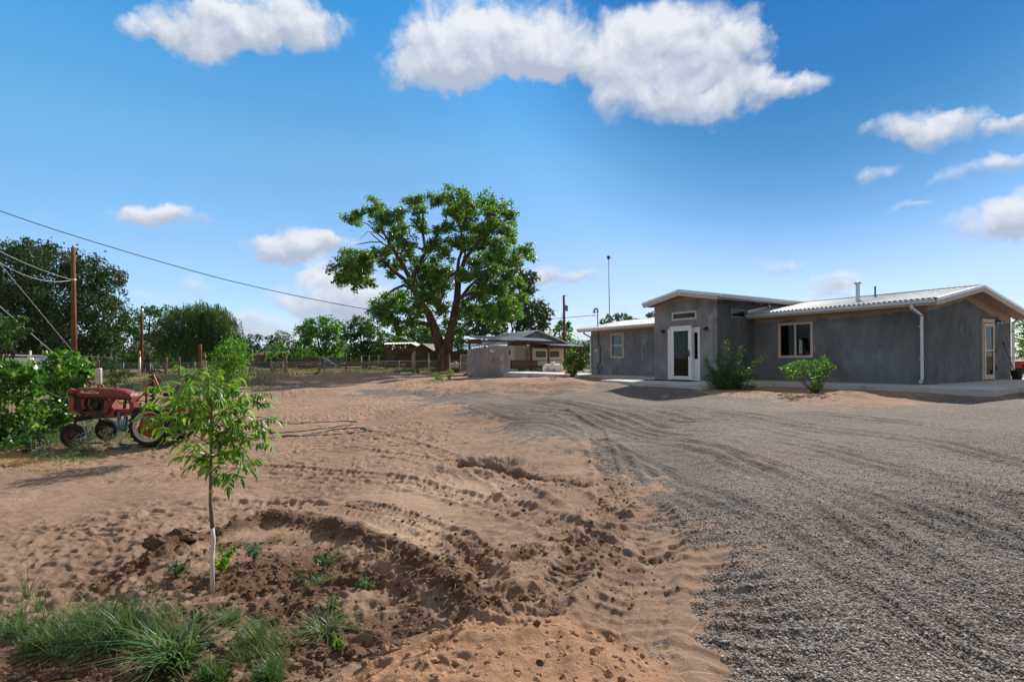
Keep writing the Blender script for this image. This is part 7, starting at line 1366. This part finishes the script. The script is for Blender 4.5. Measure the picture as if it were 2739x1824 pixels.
def weed(lab, px, py, h, n=46, mt='weed', L=.042, asp=.42, name='leafy_weed'):
    b = gp(px, py); b[2] = gzz(b[0], b[1])[0]; r = thing(name, lab, 'weed', b, group='silvery leafy weeds in the basin'); mb = MB(); C = []; 
    for k in range(6):
        a = gs.uniform(0, 6.28); e = b+np.array([math.cos(a)*h*.55, math.sin(a)*h*.55, h*gs.uniform(.5, 1.)]) if k else b+UZ*h; pts = np.array(limb(mb, b-UZ*.01, e, .0028, .001, bend=.1, n=6, seg=4)); t = gs.uniform(.25, 1, n//3)*5; C.append(cr_(pts, np.clip(t, 0, 4.999))+gs.normal(size=(len(t), 3))*.014)
    C = np.concatenate(C); leafobj('foliage', C, gs.uniform(0, 1, len(C)), L, asp, mt, r, -.1, fold=.2); mb.build('stem', M['stem'], r)
weed('bushy silvery weed left of the whitewashed trunk, on the inner berm', 468, 1530, .15, 60); weed('silvery weed right of the whitewashed trunk, near the back of the basin', 682, 1488, .14, 46); weed('tallest silvery weed, near the right back of the basin', 876, 1505, .19, 60)
weed('small silvery weed on the wet brown soil, right side of the basin', 976, 1550, .13, 46); weed('dark small weed just above the star of crabgrass', 878, 1620, .11, 36); weed('low green weed right of the broad leafed grass', 905, 1705, .05, 24, 'vine')
weed('yellow-green leafy sucker directly right of the whitewashed trunk', 588, 1520, .22, 40, 'pecan', .055, .5, 'sucker_shoot')
# --- mid ground grasses and field
def field(n, fn, g): 
    P_ = []
    while sum(map(len, P_)) < n:
        Y = g.uniform(36, 92, n); x = g.uniform(-.95, .3, n)*Y; k = fn(x, Y); P_.append(np.stack([x[k], Y[k], gz(x[k], Y[k])], 1))
    return np.concatenate(P_)[:n]
gf_ = np.random.default_rng(31); FX = np.array([(a-CX)/F*Y for a, Y in fp_]); FY = np.array([Y for a, Y in fp_])
def behind(x, y): return (y > np.interp(x, FX, FY)+.1) & (x > -42)
pf = field(46000, lambda x, y: behind(x, y) & (y < 75) & (gf_.uniform(0, 1, x.size) < np.clip(.5+1.8*fbm(x*.25, y*.25, 3, 91), .1, 1)), gf_)
dryp = fbm(pf[:, 0]*.22, pf[:, 1]*.3, 3, 92) > -.05; 
for sel, mt, lab, nm, h in ((dryp, 'dry', 'tall dry tan and green grass covering the field behind the wire fence', 'dry_grass', .45), (~dryp, 'grass', 'green weeds growing among the dry grass of the far field', 'field_weeds', .38)):
    n = int(sel.sum()); grassobj(nm, lab, 'grass', pf[sel], gf_.uniform(.4, 1, n)*h*(1+.8*fbm(pf[sel][:, 0]*.4, pf[sel][:, 1]*.4, 2, 93)), .05, gf_.uniform(.1, .7, n), mt, 3, 'stuff', rr=(.0, 1) if mt == 'dry' else (0, .6))
pf = np.stack([gf_.uniform(-26, 3, 9000), gf_.uniform(38, 50, 9000)], 1); k = (pf[:, 1] < np.interp(pf[:, 0], FX, FY)+.2) & (pf[:, 1] > np.interp(pf[:, 0], FX, FY)-1.6) & (gf_.uniform(0, 1, 9000) < np.clip(.45+2*fbm(pf[:, 0]*.5, pf[:, 1]*.5, 3, 95), 0, 1)); pf = pf[k]; pf = np.column_stack([pf, gzz(pf[:, 0], pf[:, 1])])
grassobj('fence_grass', 'mixed green and tan grass along the near side of the wire fence', 'grass', pf, gf_.uniform(.12, .5, len(pf)), .035, gf_.uniform(.1, .8, len(pf)), 'dry', 5, 'stuff', rr=(0, .75))
pf = np.stack([gf_.uniform(-30, -11, 14000), gf_.uniform(24, 47, 14000)], 1); k = (pf[:, 0] < -.42*pf[:, 1]+1.) & (pf[:, 1] > 33) & (gf_.uniform(0, 1, 14000) < np.clip(.35+2*fbm(pf[:, 0]*.4, pf[:, 1]*.4, 3, 96), 0, 1)); pf = pf[k]; pf = np.column_stack([pf, gzz(pf[:, 0], pf[:, 1])])
grassobj('yard_grass', 'patchy dry grass and weeds behind the tractor in front of the wire fence', 'grass', pf, gf_.uniform(.12, .45, len(pf)), .035, gf_.uniform(.1, .8, len(pf)), 'dry', 6, 'stuff', rr=(0, .85))
def patch(lab, pxs, pys, n, L, W, mt, seed, rr=(0, .8), ln=(.2, .9), name='grass_patch', cat='grass'):
    g = np.random.default_rng(seed); px = g.normal(*pxs, n); py = g.normal(*pys, n); z0 = gp(pxs[0], pys[0])[2]; X = (px-CX)/F; Y = (CZ-z0)/((py-HY)/F+ROLL*X); p_ = np.stack([X*Y, Y, gzz(X*Y, Y)], 1); return grassobj(name, lab, cat, p_, g.uniform(.5, 1, n)*L, W, g.uniform(*ln, n), mt, seed, 'stuff', rr=rr)
patch('bright lime green grass patch in front of the tractor wheel', (195, 38), (1218, 8), 3200, .10, .006, 'grass', 41, (.4, .95)); patch('thin grass patch on the soil below the lime green patch', (110, 45), (1262, 5), 500, .06, .005, 'grass', 42, (.3, .9)); patch('small lone sprig of grass on the soil right of the grass patches', (268, 8), (1272, 3), 120, .06, .005, 'grass', 43, (.3, .8))
patch('heap of tan mown hay at the left edge under the vines', (40, 42), (1228, 8), 3000, .12, .005, 'straw', 44, (.2, 1), (1.2, 2.6), 'hay_heap', 'hay'); patch('shaded grass under and behind the tractor', (300, 70), (1150, 14), 3200, .22, .008, 'grass', 45, (0, .6)); patch('grass between the two grape vines', (140, 40), (1165, 16), 2200, .28, .008, 'grass', 46, (0, .7))
patch('green grass tuft line at the drive edge left of the pump house', (1165, 22), (1019, 2.5), 700, .12, .02, 'grass', 47, (.3, .9)); patch('thin green weeds on the path in the shade of the cottonwood', (1090, 30), (1026, 2), 350, .05, .02, 'grass', 48, (.2, .8)); patch('low green weeds at the left behind the saplings', (690, 24), (1034, 5), 900, .22, .02, 'grass', 49, (0, .6))
patch('grass beside the walkway left of the stucco house', (1575, 14), (1000, 3), 900, .25, .02, 'grass', 50, (.3, .9)); patch('small weeds in the soil bed in front of the stucco house', (2020, 60), (1062, 5), 500, .05, .006, 'grass', 51, (.3, .9)); patch('straw coloured litter on the mound beside the yellow flowered bush', (1420, 60), (1025, 5), 900, .12, .01, 'straw', 52, (0, 1), (1.2, 2.4), 'dry_litter', 'dry litter')
# distant hill
V = []; Fq = []; nx = 90
for j in range(8):
    for i in range(nx):
        x = -1800+i*70.; d = 5200+j*160; h = 10+190*math.exp(-((x-700)/420)**2)+120*math.exp(-((x-1500)/500)**2)+60*math.exp(-((x+900)/600)**2)+float(fbm(np.array([x*.004]), np.array([j*.5]), 4, 7)[0])*45; V.append((x, d, h*math.sin(math.pi*min(1, j/4+.02)/2)*(1 if j < 5 else 1.) if j else -8))
for j in range(7):
    for i in range(nx-1): Fq.append((j*nx+i, j*nx+i+1, (j+1)*nx+i+1, (j+1)*nx+i))
M['hill'] = flat('hill_scrub', (.10, .12, .08), .95, var=.4, scale=.01); setp(rawmesh('hills', V, Fq, M['hill'], smooth=True), kind='structure')
# ------------------------------------------------------------ air
mb = MB(); mb.b2((-3500, -60, -30), (3500, 6600, 420)); hz_ = mb.build('haze', mat('air')[0]); setp(hz_, kind='stuff'); ht = hz_.data.materials[0].node_tree
ho = ht.nodes.new('ShaderNodeOutputMaterial'); hv = ht.nodes.new('ShaderNodeVolumePrincipled'); hv.inputs['Density'].default_value = .00006; hv.inputs['Color'].default_value = (.62, .78, .95, 1); hv.inputs['Anisotropy'].default_value = 0; ht.links.new(hv.outputs[0], ho.inputs['Volume'])
